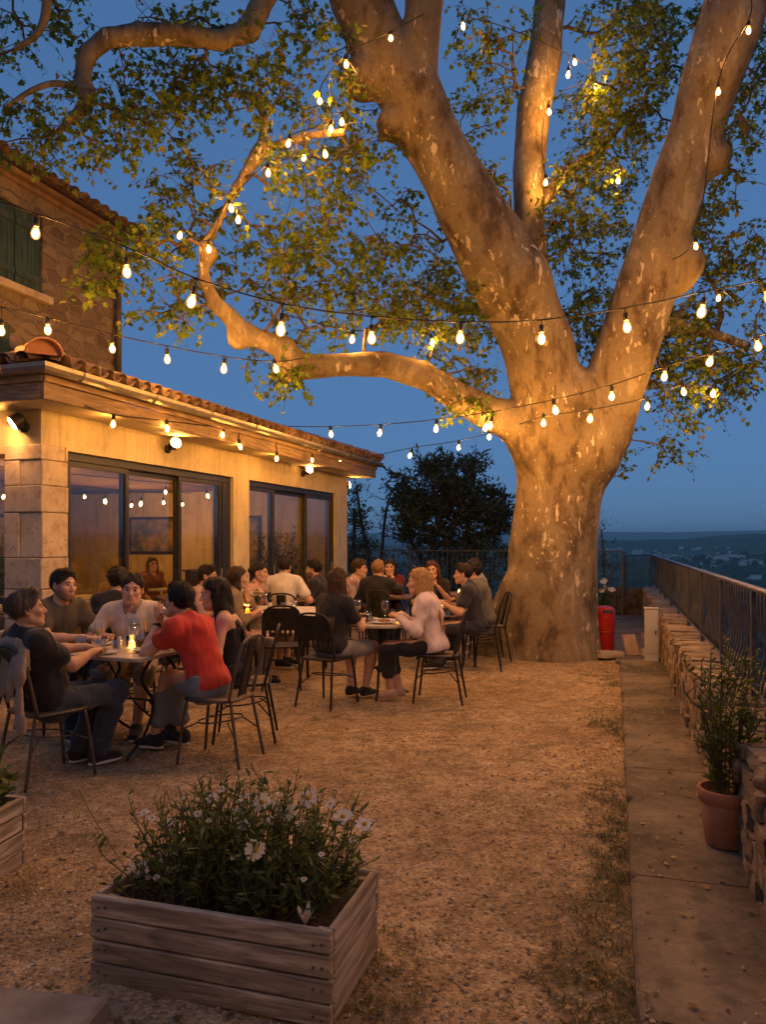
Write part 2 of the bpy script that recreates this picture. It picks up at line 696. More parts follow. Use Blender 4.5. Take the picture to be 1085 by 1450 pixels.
def path():
    """Low concrete walk, laid in long slabs with a chipped edge."""
    L = [-2.2, 0.5, 2.38, 3.42, 5.05, 6.9, 8.5, 9.93]
    mb = MB()
    rr = random.Random(3)
    for a, b in zip(L[:-1], L[1:]):
        n = max(6, int((b - a) / 0.06))
        rows = []
        for i in range(n + 1):
            Y = a + (b - a) * i / n
            e = 0.0
            if i in (0, n):
                e = 0.016
            ch = max(0, noise.noise((Y * 5.5, 7, 0)) - 0.28) * 0.10
            jl = 0.010 * noise.noise((Y * 2, 0, 0)) + 0.008 * noise.noise((Y * 9, 3, 0)) + e + ch
            Yq = Y + (0.004 if i == 0 else -0.004 if i == n else 0)
            w = 0.60 + 0.004 * Y
            zt = 0.075 + 0.006 * noise.noise((Y * 1.5, 3, 0))
            p = on_line(0.07, Yq)
            rows.append([p + S_NRM * jl + Vector((0, 0, -0.05)), p + S_NRM * jl + Vector((0, 0, zt - 0.012)), p + S_NRM * (jl + 0.012) + Vector((0, 0, zt))] +
                        [p + S_NRM * (w * f) + Vector((0, 0, zt + 0.004 * noise.noise((Y * 3, f * 5, 1)))) for f in (0.2, 0.4, 0.6, 0.8, 1.0)])
        k = len(rows[0])
        vs = [q for r in rows for q in r]
        fs = [(i * k + j, i * k + j + 1, (i + 1) * k + j + 1, (i + 1) * k + j) for i in range(n) for j in range(k - 1)]
        fs = [f[::-1] for f in fs] + [tuple(range(k)), tuple(n * k + j for j in range(k))[::-1]]
        mb.add(vs, fs, False)
    tag(mb.build('path', CONCRETE), kind='structure')
    # beyond the walk the terrace corner is bare earth and old paving
    m = MB()
    m.prism([tuple(on_line(0.02, 9.95)[:2]), tuple(on_line(0.75, 9.95)[:2]), tuple(on_line(0.75, 18.6)[:2]), tuple(on_line(-0.3, 18.6)[:2])], -0.1, 0.012)
    tag(m.build('paved_corner', mottled('old_paving', (0.10, 0.08, 0.06), (0.22, 0.18, 0.14), 2.5, 0.9, 0.4, 20, dist=0.01)), kind='structure')


path()


def corner_slab():
    m = MB()
    m.box((0, 0, 0), (1.4, 0.75, 0.16), bev=0.012)
    o = m.build('paving_slab', mottled('slab_stone', (0.18, 0.15, 0.115), (0.32, 0.275, 0.22), 5, 0.9, 0.5, 60, dist=0.006))
    o.location = (-1.62, 2.18, 0.03)
    o.rotation_euler = (0, 0, math.radians(-9))
    tag(o, kind='structure')


corner_slab()


# ------------------------------------------------------------------ low rubble wall
def stone_blob(mb, c, size, rz, rnd, n=3):
    """A rough block: a rounded cube pushed about by noise."""
    vs, fs = [], []
    sd = Vector((rnd.random() * 50, rnd.random() * 50, rnd.random() * 50))
    R = Matrix.Rotation(rz, 3, 'Z') @ Matrix.Rotation(rnd.uniform(-.05, .05), 3, 'X') @ Matrix.Rotation(rnd.uniform(-.05, .05), 3, 'Y')
    for ax in range(3):
        for s in (-1, 1):
            o = len(vs)
            for i in range(n + 1):
                for j in range(n + 1):
                    d = [0, 0, 0]
                    d[ax] = s
                    d[(ax + 1) % 3] = -1 + 2 * i / n
                    d[(ax + 2) % 3] = -1 + 2 * j / n
                    p = Vector(d)
                    q = p.lerp(p.normalized() * 1.22, 0.20)
                    q *= 1 + 0.20 * noise.noise(p * 1.6 + sd) + 0.05 * noise.noise(p * 5 + sd)
                    q = Vector((q.x * size[0] / 2, q.y * size[1] / 2, q.z * size[2] / 2))
                    vs.append(Vector(c) + R @ q)
            for i in range(n):
                for j in range(n):
                    f = (o + i * (n + 1) + j, o + (i + 1) * (n + 1) + j, o + (i + 1) * (n + 1) + j + 1, o + i * (n + 1) + j + 1)
                    fs.append(f if s > 0 else f[::-1])
    mb.add(vs, fs, True)


def rubble_material():
    t = NT('rubble_stone')
    v = t.coords()
    g = t.n('NewGeometry')
    a = t.noise(v, 9, 5, 0.65)
    c = t.ramp(a, [(0.3, (0.19, 0.13, 0.08)), (0.52, (0.34, 0.25, 0.155)), (0.75, (0.45, 0.35, 0.235))])
    c = t.mix(0.8, c, t.ramp(g.outputs['Random Per Island'], [(0, 0.45), (0.25, 0.75), (0.6, 1.0), (1, 1.4)]), 'MULTIPLY')
    t.base(c)
    t.set(Roughness=0.92)
    t.bump(t.noise(v, 26, 6, 0.75), 1.0, 0.025)
    return t.m


RUBBLE = rubble_material()
WALL_X, WALL_T, WALL_H = 0.60, 0.44, 0.60


def low_wall():
    root = empty('stone_wall', on_line(WALL_X, 2.2), 0, 'low rubble stone wall carrying the dark metal railing beside the walk', 'wall')
    m = MB()
    a, b = on_line(WALL_X, -2.1), on_line(WALL_X, 17.6)
    p = [a + S_NRM * 0.045, a + S_NRM * (WALL_T - 0.03), b + S_NRM * (WALL_T - 0.03), b + S_NRM * 0.045]
    m.prism([(q.x, q.y) for q in p], -3.0, WALL_H - 0.045)
    m.build('mortar_core', mottled('lime_mortar', (0.20, 0.155, 0.11), (0.30, 0.24, 0.175), 8, 0.95, 0.5, 40), root)
    mb = MB()
    rnd = random.Random(11)
    z = 0.0
    hs = [0.15, 0.13, 0.12, 0.11, 0.085]
    for r, h in enumerate(hs):
        s = -2.0
        while s < 17.2:
            L = rnd.uniform(0.11, 0.28) if r < 4 else rnd.uniform(0.12, 0.25)
            if s < 4.5:
                L *= 0.72
            if s > 10:
                L *= 1.4
            c = on_line(WALL_X, 0) + S_DIR * (s + L / 2) * 1.0
            top = r == 4
            wdt = 0.17 if not top else WALL_T + rnd.uniform(-.09, .06)
            jit = rnd.uniform(-0.02, 0.02)
            stone_blob(mb, c + S_NRM * ((0.075 if not top else WALL_T / 2 - 0.01) + jit) + Vector((0, 0, z + h / 2 + rnd.uniform(-.008, .008))), (wdt, L * 0.97, h * rnd.uniform(0.92, 1.08)), S_ANG + rnd.uniform(-.05, .05), rnd, 5 if s < 6 else 3 if s < 10 else 2)
            s += L
        z += h
    mb.build('stones', RUBBLE, root)


low_wall()

IRON = mottled('railing_iron', (0.055, 0.062, 0.072), (0.095, 0.10, 0.11), 14, 0.45, 0.15, 120, metallic=0.25)


def railing():
    root = empty('metal_railing', on_line(0.85, 4, WALL_H), 0, 'dark iron railing with bellied bars along the low wall on the right', 'railing')
    y0, y1 = -1.4, 17.0
    zt, zb = 1.27, 0.665
    L = (on_line(0, y1) - on_line(0, y0)).length
    A = on_line(0.85, y0)
    m = MB()
    m.box(A + S_DIR * L / 2 + Vector((0, 0, zt)), (0.055, L, 0.022), S_ANG, 0.005)
    m.build('top_rail', mottled('rail_steel', (0.10, 0.10, 0.105), (0.16, 0.155, 0.15), 20, 0.38, 0.1, 80, metallic=0.8), root)
    m = MB()
    m.box(A + S_DIR * L / 2 + Vector((0, 0, zb)), (0.035, L, 0.012), S_ANG, 0.003)
    m.build('bottom_rail', IRON, root)
    n = int(L / 0.12)
    rest = MB()
    for i in range(n):
        s = 0.1 + i * 0.12
        p = A + S_DIR * s
        if i % 12 == 4:
            b = MB()
            b.box(p + Vector((0, 0, (zt + WALL_H - 0.05) / 2)), (0.04, 0.04, zt - WALL_H + 0.03), S_ANG, 0.004)
            b.build('post', IRON, root)
            continue
        b = MB() if 29 <= i < 129 else rest
        prof = []
        for k in range(11):
            f = k / 10
            belly = 0.040 * math.sin(PI * min(1, f * 1.25)) ** 2 if f < 0.8 else 0
            prof.append(p + S_NRM * belly + Vector((0, 0, zb + (zt - zb) * f)))
        b.tube(prof, 0.0085, 5)
        if b is not rest:
            b.build('baluster', IRON, root)
    tag(rest.build('balusters', IRON, root), kind='stuff')


railing()


def flat_railing(name, P0, P1, z0, z1, label, gap=0.115, post=1.4, group=None):
    P0, P1 = Vector((P0[0], P0[1], 0)), Vector((P1[0], P1[1], 0))
    d = (P1 - P0)
    L = d.length
    d.normalize()
    a = math.atan2(-d.x, d.y)
    root = empty(name, P0, 0, label, 'railing', group)
    for z, nm in ((z1, 'top_rail'), (z0 + 0.08, 'bottom_rail')):
        MB().box(P0 + d * L / 2 + Vector((0, 0, z)), (0.045, L, 0.022), a, 0.004).build(nm, IRON, root)
    k = max(1, round(L / post))
    for i in range(k + 1):
        MB().box(P0 + d * (L * i / k) + Vector((0, 0, (z0 + z1) / 2 - 0.012)), (0.042, 0.042, z1 - z0 - 0.002), a, 0.004).build('post', IRON, root)
    n = int(L / gap)
    for i in range(1, n):
        s = L * i / n
        if min(abs(s - L * j / k) for j in range(k + 1)) < 0.05:
            continue
        MB().tube([P0 + d * s + Vector((0, 0, z0 + 0.09)), P0 + d * s + Vector((0, 0, z1 - 0.01))], 0.0085, 5).build('baluster', IRON, root)
    return root


RC = on_line(0.85, 17.0)
B_L = W(493, 779, 18.2)
B_M = W(882, 779, 16.2)
flat_railing('metal_railing', (B_L.x, B_L.y), (B_M.x, B_M.y), 0.0, 1.36, 'straight iron terrace railing behind the diners and the big tree')
flat_railing('metal_railing', (B_M.x + .08, B_M.y + 0.1), (RC.x - .04, RC.y), 0.45, 1.27, 'short iron railing panel on the dark stone block in the terrace corner', 0.10, 3)


def far_edge():
    root = empty('stone_block', on_line(0.3, 16.4), 0, 'squat dark stone block under the railing in the terrace corner', 'wall')
    rnd = random.Random(4)
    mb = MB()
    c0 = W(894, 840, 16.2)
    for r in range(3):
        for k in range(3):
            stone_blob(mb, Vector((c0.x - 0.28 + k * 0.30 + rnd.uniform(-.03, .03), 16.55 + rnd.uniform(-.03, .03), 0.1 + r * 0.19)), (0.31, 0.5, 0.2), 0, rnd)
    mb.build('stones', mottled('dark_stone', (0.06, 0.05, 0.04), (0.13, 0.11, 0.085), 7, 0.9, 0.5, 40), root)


far_edge()


# ------------------------------------------------------------------ hills and valley
def terrain_h(x, y):
    r = math.hypot(x, y)
    th = math.atan2(x, y)
    n1 = noise.noise((math.sin(th) * 3.1, math.cos(th) * 3.1, 0.3))
    n2 = noise.noise((math.sin(th) * 9, math.cos(th) * 9, 5.3))
    n3 = noise.noise((math.sin(th) * 24, math.cos(th) * 24, 9.3))
    base = -3.0 - 79.0 * (1 - math.exp(-max(r - 16, 0) / 260.0))
    if r < 16:
        base = -3.0
    q = math.log(max(r, 1.0))
    gg = lambda c, w: math.exp(-((q - math.log(c)) / w) ** 2)
    right = 0.5 + 0.5 * math.tanh((th - 0.34) * 9)
    h = base
    h += gg(2300, 0.16) * (16 + 34 * right + 12 * n2)
    h += gg(4700, 0.20) * (74 + 30 * n1 + 30 * n2 + 12 * n3 + 40 * right)
    h += gg(8200, 0.17) * (78 + 30 * n2)
    h += gg(12500, 0.16) * (238 + 30 * n1 + 34 * n2 + 14 * n3)
    if r > 60:
        h += 5.0 * min(1, r / 900) * noise.noise((x / 210, y / 210, 1.7)) + 1.5 * noise.noise((x / 50, y / 50, 4.7))
    return h


def build_terrain():
    az = np.concatenate([np.arange(-38, 62, 0.45), np.arange(62, 322, 3.0)])
    rr = np.concatenate([[0.5, 6, 12], np.geomspace(16, 14500, 116)])
    vs, na, nr = [], len(az), len(rr)
    for a in az:
        for r in rr:
            x, y = r * math.sin(math.radians(a)), r * math.cos(math.radians(a))
            vs.append((x, y, terrain_h(x, y)))
    fs = [(i * nr + j, ((i + 1) % na) * nr + j, ((i + 1) % na) * nr + j + 1, i * nr + j + 1) for i in range(na) for j in range(nr - 1)]
    fs = [f[::-1] for f in fs]
    t = NT('valley_land')
    v = t.coords()
    a = t.noise(v, 0.004, 6, 0.6)
    b = t.noise(v, 0.03, 5, 0.7)
    c = t.ramp(a, [(0.35, (0.045, 0.065, 0.028)), (0.5, (0.08, 0.105, 0.042)), (0.6, (0.15, 0.155, 0.075)), (0.7, (0.065, 0.085, 0.04))])
    t.base(t.mix(0.8, c, t.ramp(b, [(0.35, 0.45), (0.65, 1.3)]), 'MULTIPLY'))
    t.set(Roughness=1.0)
    t.b.inputs['Specular IOR Level'].default_value = 0.0
    tag(link('hills', np_mesh('hills', vs, fs), t.m), kind='structure')


build_terrain()


def valley():
    rnd = random.Random(21)
    # woodland far off: one mass of crowns
    N = 5200
    base = np.array([(0, 0, 1.0)] + [(math.cos(a) * .8, math.sin(a) * .8, 0.45) for a in np.linspace(0, 6.28, 7)[:-1]] + [(math.cos(a), math.sin(a), -0.5) for a in np.linspace(0.5, 6.78, 7)[:-1]])
    fs = [(0, 1 + i, 1 + (i + 1) % 6) for i in range(6)] + [(1 + i, 7 + i, 1 + (i + 1) % 6) for i in range(6)] + [(7 + i, 7 + (i + 1) % 6, 1 + (i + 1) % 6) for i in range(6)]
    fs = np.array(fs)
    P = []
    while len(P) < N:
        az = math.radians(rnd.uniform(-12, 34))
        r = math.exp(rnd.uniform(math.log(240), math.log(3300)))
        x, y = r * math.sin(az), r * math.cos(az)
        if noise.noise((x / 130, y / 130, 7.7)) < -0.08 + rnd.uniform(-.15, .15):
            continue
        s = rnd.uniform(3.0, 6.5) * (1 + r / 4500)
        P.append((x, y, terrain_h(x, y) + s * 0.25, s, rnd.random() * 6))
    P = np.array(P)
    k = len(base)
    ca, sa = np.cos(P[:, 4])[:, None], np.sin(P[:, 4])[:, None]
    V = base[None] * RNG.uniform(0.7, 1.3, (N, k, 1)) * P[:, 3][:, None, None]
    V = np.stack([V[..., 0] * ca - V[..., 1] * sa, V[..., 0] * sa + V[..., 1] * ca, V[..., 2]], -1) + P[:, None, :3]
    Fc = (fs[None] + (np.arange(N) * k)[:, None, None]).reshape(-1, 3)
    t = NT('woodland_leaf')
    g = t.n('NewGeometry')
    t.base(t.ramp(g.outputs['Random Per Island'], [(0, (0.020, 0.034, 0.014)), (0.6, (0.040, 0.060, 0.024)), (1, (0.075, 0.09, 0.04))]))
    t.set(Roughness=1.0)
    tag(link('woodland', np_mesh('woodland', V.reshape(-1, 3), Fc, True), t.m), kind='stuff')
    walls = [mottled('village_wall_pale', (0.80, 0.68, 0.56), (0.86, 0.76, 0.64), 0.3, 0.9, 0), mottled('village_wall_ochre', (0.60, 0.44, 0.34), (0.68, 0.52, 0.40), 0.3, 0.9, 0)]
    roofm = mottled('village_roof', (0.30, 0.14, 0.09), (0.40, 0.20, 0.13), 0.5, 0.9, 0)
    # clusters on the photograph: (px, py, spread px, count)
    n = 0
    for px, py, sx, sy, cnt in ((962, 790, 30, 4, 16), (925, 786, 20, 3, 9), (905, 783, 16, 2, 7), (1015, 792, 26, 5, 13), (1060, 799, 24, 3, 12), (1040, 789, 20, 3, 6), (1073, 822, 14, 4, 4), (985, 806, 40, 7, 6), (870, 779, 14, 2, 5), (1000, 779, 40, 2, 6)):
        for i in range(cnt):
            x_, y_ = rnd.gauss(px, sx * 0.6), rnd.gauss(py, sy * 0.5)
            # walk out along the sight line until it meets the land
            Y = 300.0
            hit = None
            while Y < 7000:
                p = W(x_, y_, Y)
                if p.z < terrain_h(p.x, p.y):
                    hit = p
                    break
                Y *= 1.02
            if hit is None or hit.y < 330:
                continue
            x, y = hit.x, hit.y
            z = terrain_h(x, y)
            s = rnd.uniform(0.45, 0.95) * (1 + y / 4200)
            w, d, h = 9 * s, 15 * s * rnd.uniform(0.6, 1.3), 5.5 * s * rnd.uniform(0.8, 1.5)
            a = rnd.uniform(0, PI)
            root = empty('village_house', (x, y, z), a, 'small pale house with a tiled roof in the valley beyond the railing', 'house', 'houses far down in the valley')
            MB().box((0, 0, h / 2 - 1.5 * s), (w, d, h + 3 * s)).build('wall', walls[rnd.random() < 0.35], root, True)
            r = MB()
            e = 0.4 * s
            r.add([(-w / 2 - e, -d / 2 - e, h), (w / 2 + e, -d / 2 - e, h), (w / 2 + e, d / 2 + e, h), (-w / 2 - e, d / 2 + e, h), (0, -d / 2 - e, h + w * 0.2), (0, d / 2 + e, h + w * 0.2)],
                  [(0, 1, 4), (2, 3, 5), (1, 2, 5, 4), (3, 0, 4, 5), (0, 3, 2, 1)])
            r.build('roof', roofm, root, True)
            n += 1


valley()


def haze():
    m = MB().box((0, 0, 0), (29600, 29600, 340))
    o = m.build('haze', None)
    o.location = (0, 0, 340 / 2 - 110)
    mt = bpy.data.materials.new('haze_air')
    mt.use_nodes = True
    nt = mt.node_tree
    nt.nodes.clear()
    out = nt.nodes.new('ShaderNodeOutputMaterial')
    v = nt.nodes.new('ShaderNodeVolumePrincipled')
    v.inputs['Color'].default_value = (0.97, 0.985, 1.0, 1)
    v.inputs['Density'].default_value = HAZE_D
    v.inputs['Anisotropy'].default_value = 0.0
    nt.links.new(v.outputs[0], out.inputs['Volume'])
    o.data.materials.append(mt)
    tag(o, kind='stuff')


HAZE_D = 1.0e-4
haze()

# ------------------------------------------------------------------ restaurant (own axes: x out of the facade, y along it away from the camera)
B0 = Vector((-3.40, 7.63, 0))
BA = math.atan2(-0.322, 0.947)
BM = Matrix.Translation(B0) @ Matrix.Rotation(BA, 4, 'Z')


def fac(u, v=0.0, z=0.0):
    """World point of the facade's axes: u along it, v out of it."""
    return BM @ Vector((v, u, z))


def stucco_material():
    t = NT('wall_stucco')
    v = t.coords()
    a = t.noise(v, 1.1, 5, 0.6)
    c = t.ramp(a, [(0.3, (0.62, 0.51, 0.30)), (0.7, (0.74, 0.63, 0.40))])
    # thin rain streaks in the render coat
    st = t.noise(t.coords((5, 5, 0.5)), 2.0, 4, 0.6)
    c = t.mix(0.75, c, t.ramp(st, [(0.33, 0.72), (0.5, 1.0), (0.72, 1.06)]), 'MULTIPLY')
    c = t.mix(0.5, c, t.ramp(t.noise(v, 4.5, 6, 0.7), [(0.36, 0.7), (0.5, 1.0)]), 'MULTIPLY')
    t.base(c)
    t.set(Roughness=0.93)
    t.b.inputs['Specular IOR Level'].default_value = 0.15
    t.bump(t.noise(v, 60, 5, 0.7), 0.25, 0.006)
    return t.m


def ashlar_material():
    t = NT('ashlar_stone')
    v = t.coords()
    g = t.n('NewGeometry')
    a = t.noise(v, 5, 6, 0.68)
    c = t.ramp(a, [(0.3, (0.42, 0.32, 0.21)), (0.5, (0.62, 0.50, 0.35)), (0.7, (0.72, 0.60, 0.44))])
    # fossil holes and worn patches
    p = t.noise(v, 13, 6, 0.7, 0.8)
    c = t.mix(t.ramp(p, [(0.56, 0.0), (0.64, 0.65)]), c, (0.30, 0.205, 0.125))
    c = t.mix(0.8, c, t.ramp(g.outputs['Random Per Island'], [(0, 0.8), (1, 1.1)]), 'MULTIPLY')
    t.base(c)
    t.set(Roughness=0.9)
    t.bump(p, 0.55, 0.012, t.bump(t.noise(v, 50, 4, 0.7), 0.35, 0.004))
    return t.m


def tile_material():
    t = NT('roof_tile')
    g = t.n('NewGeometry')
    v = t.coords()
    c = t.ramp(g.outputs['Random Per Island'], [(0, (0.085, 0.050, 0.034)), (0.4, (0.15, 0.085, 0.058)), (0.75, (0.20, 0.125, 0.088)), (1, (0.25, 0.18, 0.135))])
    a = t.noise(v, 12, 5, 0.65)
    c = t.mix(t.ramp(a, [(0.5, 0.0), (0.7, 0.6)]), c, (0.12, 0.105, 0.08))
    t.base(c)
    t.set(Roughness=0.88)
    t.bump(t.noise(v, 60, 4, 0.7), 0.4, 0.006)
    return t.m


STUCCO, ASHLAR, TILE = stucco_material(), ashlar_material(), tile_material()
FRAME = mottled('dark_window_metal', (0.022, 0.022, 0.024), (0.035, 0.034, 0.034), 10, 0.4, 0.05, 80)
GLASS = glass_sheet('window_glass', (0.88, 0.88, 0.86), 0.11)
EAVE_W = wood('eave_wood_y', (0.40, 0.26, 0.14), (0.52, 0.36, 0.21), 'Y', 1.0)
EAVE_WX = wood('eave_wood_x', (0.40, 0.26, 0.14), (0.52, 0.36, 0.21), 'X', 1.0)
ZINC = mottled('gutter_zinc', (0.30, 0.27, 0.23), (0.42, 0.38, 0.33), 6, 0.45, 0.1, 50, metallic=0.7)
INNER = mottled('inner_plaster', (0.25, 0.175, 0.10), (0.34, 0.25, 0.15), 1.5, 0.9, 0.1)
FLEN, WTOP, SOF = 8.31, 2.50, 2.875
SLOPE = math.tan(math.radians(17))
EO = 0.46


def half_tile(mb, p, along, up, r0, r1, L, n=7, thick=0.014):
    """One canal tile: half tube from p along `along`; up = outward."""
    along, up = along.normalized(), up.normalized()
    side = along.cross(up)
    vs = []
    for (o, rr) in ((0, 0.0), (1, -thick)):
        for e, r in ((0, r0), (1, r1)):
            for k in range(n + 1):
                a = PI * k / n
                q = p + along * (L * e) + side * (math.cos(a) * (r + rr)) + up * (math.sin(a) * (r + rr) * 0.92)
                vs.append(q)
    m = n + 1
    fs = []
    for k in range(n):
        fs.append((k, k + 1, m + k + 1, m + k))
        fs.append((2 * m + k + 1, 2 * m + k, 3 * m + k, 3 * m + k + 1))
        fs.append((k + 1, k, 2 * m + k, 2 * m + k + 1))
        fs.append((m + k, m + k + 1, 3 * m + k + 1, 3 * m + k))
    mb.add(vs, fs, True)


def tiled_slope(mb, org, eave, upd, width, depth, lim, rnd, pitch=0.205, r=0.088, step=0.33):
    """Rows of canal tiles over a slope: org = eave corner, eave / upd unit vectors in the slope; lim(a, b) tells where there is roof."""
    nrm = eave.cross(upd).normalized()
    if nrm.z < 0:
        nrm = -nrm
    for i in range(int(width / pitch) + 1):
        a = i * pitch
        for j in range(int(depth / step) + 1):
            b = j * step - 0.05
            if not lim(a, b + 0.15):
                continue
            w = rnd.uniform(-.008, .008)
            p = org + eave * (a + w) + upd * b + nrm * (0.022 + 0.006 * rnd.random())
            half_tile(mb, p, (upd + eave * rnd.uniform(-.015, .015) - nrm * 0.03), nrm, r * rnd.uniform(0.97, 1.05), r * 0.86, step + 0.09)
            if j == 0 or True:
                q = org + eave * (a + pitch / 2) + upd * (b - 0.02 + rnd.uniform(-.01, .01)) + nrm * 0.062
                if lim(a + pitch / 2, b + 0.15):
                    half_tile(mb, q, (upd - nrm * 0.03), -nrm, r * 0.86, r * 0.95, step + 0.09, 5)


def restaurant():
    root = empty('restaurant_building', B0, BA, 'low restaurant building with warm stucco walls, dark glass doors and canal tile eaves', 'building')
    bl = lambda mb, name, m, par=root: mb.build(name, m, par, True)
    T = 0.35
    U1a, U1b, U2a, U2b = 0.37, 3.78, 4.25, 7.71
    # walls: pieces butt against each other
    w = MB()
    w.prism([(-T, U1a), (0, U1a), (0, U2b), (-T, U2b)], WTOP, 3.12)               # band above the doors
    w.prism([(-T, U1b), (0, U1b), (0, U2a), (-T, U2a)], 0, WTOP)
    w.prism([(-T, U2b), (0, U2b), (0, FLEN), (-T, FLEN)], 0, 3.12)
    w.prism([(-T, 0), (0, 0), (0, U1a), (-T, U1a)], WTOP + 0.03, 3.12)
    w.prism([(-7, 0), (-T, 0), (-T, T), (-7, T)], WTOP - 0.05, 3.12)              # near end wall above its opening
    w.prism([(-7, FLEN - T), (-T, FLEN - T), (-T, FLEN), (-7, FLEN)], 0, 3.12)
    w.prism([(-7, 0), (-4.2, 0), (-4.2, T), (-7, T)], 0, WTOP - 0.05)
    bl(w, 'wall', STUCCO)
    # corner pier of dressed stone
    rnd = random.Random(5)
    p = MB()
    z = 0.0
    for h, split in ((0.42, 1), (0.36, 0), (0.30, 1), (0.315, 0), (0.455, 1), (0.27, 0), (0.255, 1), (0.155, 0)):
        h = min(h, WTOP + 0.03 - z)
        e = 0.012 + rnd.uniform(0, .006)
        if split:
            p.box((-0.13 + e / 2, (U1a) / 2 - 0.004, z + h / 2), (0.26 + e, U1a - 0.006, h - 0.006), bev=0.008)
            p.box((-0.36, 0.155 - e / 2, z + h / 2), (0.19, 0.31 + e, h - 0.006), bev=0.008)
        else:
            p.box((-0.225 + e / 2, 0.16 - e / 2, z + h / 2), (0.45 + e, 0.32 + e, h - 0.006), bev=0.008)
            p.box((-0.11 + e / 2, 0.345, z + h / 2), (0.22 + e, 0.045, h - 0.006), bev=0.008)
        z += h
    bl(p, 'stone_pier', ASHLAR)
    bl(MB().prism([(-0.44, 0.012), (-0.012, 0.012), (-0.012, U1a - 0.012), (-0.44, U1a - 0.012)], 0, WTOP + 0.028), 'pier_core', mottled('lime_mortar', (0.2, 0.15, 0.1), (0.3, 0.24, 0.17)))

    def door(us, first):
        """Sliding glass door in the opening: outer frame and one leaf between each pair of us."""
        fr = MB()
        a, b = us[0], us[-1]
        d0, d1 = -0.20, -0.05
        fr.box(((d0 + d1) / 2, (a + b) / 2, WTOP - 0.045), (d1 - d0, b - a - 0.004, 0.086), bev=0.004)
        fr.box(((d0 + d1) / 2, (a + b) / 2, 0.02), (d1 - d0, b - a - 0.004, 0.04), bev=0.004)
        fr.box(((d0 + d1) / 2, a + 0.032, (WTOP - 0.09) / 2 + 0.02), (d1 - d0, 0.06, WTOP - 0.135), bev=0.004)
        fr.box(((d0 + d1) / 2, b - (0.11 if first else 0.032), (WTOP - 0.09) / 2 + 0.02), (d1 - d0, 0.215 if first else 0.06, WTOP - 0.135), bev=0.004)
        f = bl(fr, 'door_frame', FRAME)
        e = list(us)
        e[0] += 0.064
        e[-1] -= 0.22 if first else 0.064
        for i in range(len(e) - 1):
            x = -0.085 if i % 2 == 0 else -0.145
            l = MB()
            y0, y1 = e[i] - (0.03 if i else 0), e[i + 1] + (0.03 if i < len(e) - 2 else 0)
            z0, z1 = 0.042, WTOP - 0.09
            s = 0.058
            l.box((x, y0 + s / 2, (z0 + z1) / 2), (0.042, s, z1 - z0), bev=0.004)
            l.box((x, y1 - s / 2, (z0 + z1) / 2), (0.042, s, z1 - z0), bev=0.004)
            l.box((x, (y0 + y1) / 2, z1 - s / 2), (0.040, y1 - y0 - 2 * s, s))
            l.box((x, (y0 + y1) / 2, z0 + 0.05), (0.040, y1 - y0 - 2 * s, 0.1))
            lf = bl(l, 'door_leaf', FRAME)
            g = MB().quad((x, y0 + s, z0 + 0.1), (x, y1 - s, z0 + 0.1), (x, y1 - s, z1 - s), (x, y0 + s, z1 - s))
            bl(g, 'pane', GLASS, lf)
            hy = y1 - s / 2 if i % 2 == 0 else y0 + s / 2
            bl(MB().box((x + 0.034, hy, 1.05), (0.016, 0.022, 0.26), bev=.004).box((x + 0.024, hy, 1.15), (0.012, 0.014, 0.02)).box((x + 0.024, hy, 0.95), (0.012, 0.014, 0.02)), 'handle', ZINC, lf)
    door([U1a, 1.43, 2.52, U1b], True)
    door([U2a, 5.19, 6.48, U2b], False)
    # near end opening: a dark framed window left of the pier
    m = MB()
    m.box((-2.45, 0.12, WTOP - 0.10), (3.5, 0.12, 0.10), bev=.004)
    for x in (-0.50, -2.0, -3.6):
        m.box((x, 0.12, 1.2), (0.07, 0.10, 2.4), bev=.004)
    m.box((-2.2, 0.12, 0.95), (3.4, 0.09, 0.07), bev=.004)
    f = bl(m, 'window_frame', FRAME)
    bl(MB().quad((-4.1, 0.12, 0.05), (-0.5, 0.12, 0.05), (-0.5, 0.12, 2.4), (-4.1, 0.12, 2.4)), 'pane', GLASS, f)
    # inside
    m = MB()
    m.prism([(-6.6, T), (-0.36, T), (-0.36, FLEN - T - 0.01), (-6.6, FLEN - T - 0.01)], -0.05, 0.01)
    bl(m, 'inside_floor', mottled('inside_tiles', (0.10, 0.07, 0.05), (0.16, 0.12, 0.085), 3, 0.5, 0.05))
    m = MB()
    m.prism([(-6.9, T), (-0.36, T), (-0.36, FLEN - T - 0.01), (-6.9, FLEN - T - 0.01)], 2.62, 2.66)
    bl(m, 'inside_ceiling', mottled('inside_boards', (0.20, 0.115, 0.06), (0.27, 0.16, 0.09), 2, 0.8, 0.1, stretch=(1, 8, 1)))
    m = MB()
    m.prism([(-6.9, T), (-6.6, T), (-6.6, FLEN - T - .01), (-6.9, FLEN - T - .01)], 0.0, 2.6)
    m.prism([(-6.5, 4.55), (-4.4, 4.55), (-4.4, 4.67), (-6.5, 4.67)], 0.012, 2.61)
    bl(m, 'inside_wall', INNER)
    # eaves: two courses of boards, soffit, gutter along the facade and round the near corner
    far = FLEN + 0.45
    s = MB()
    s.prism([(-6.9, -EO + 0.035), (EO - 0.035, -EO + 0.035), (EO - 0.035, far - 0.04), (0.002, far - 0.04), (0.002, -0.002), (-6.9, -0.002)], SOF, SOF + 0.022)
    bl(s, 'soffit', mottled('soffit_paint', (0.70, 0.58, 0.36), (0.78, 0.66, 0.43), 2, 0.8, 0.1, stretch=(8, 1, 1)))
    s = MB()
    s.box((EO - 0.018, (far - EO) / 2, SOF + 0.075), (0.032, far + EO, 0.155), bev=.003)
    s.box((EO + 0.008, (far - EO) / 2, SOF + 0.205), (0.034, far + EO + 0.03, 0.10), bev=.003)
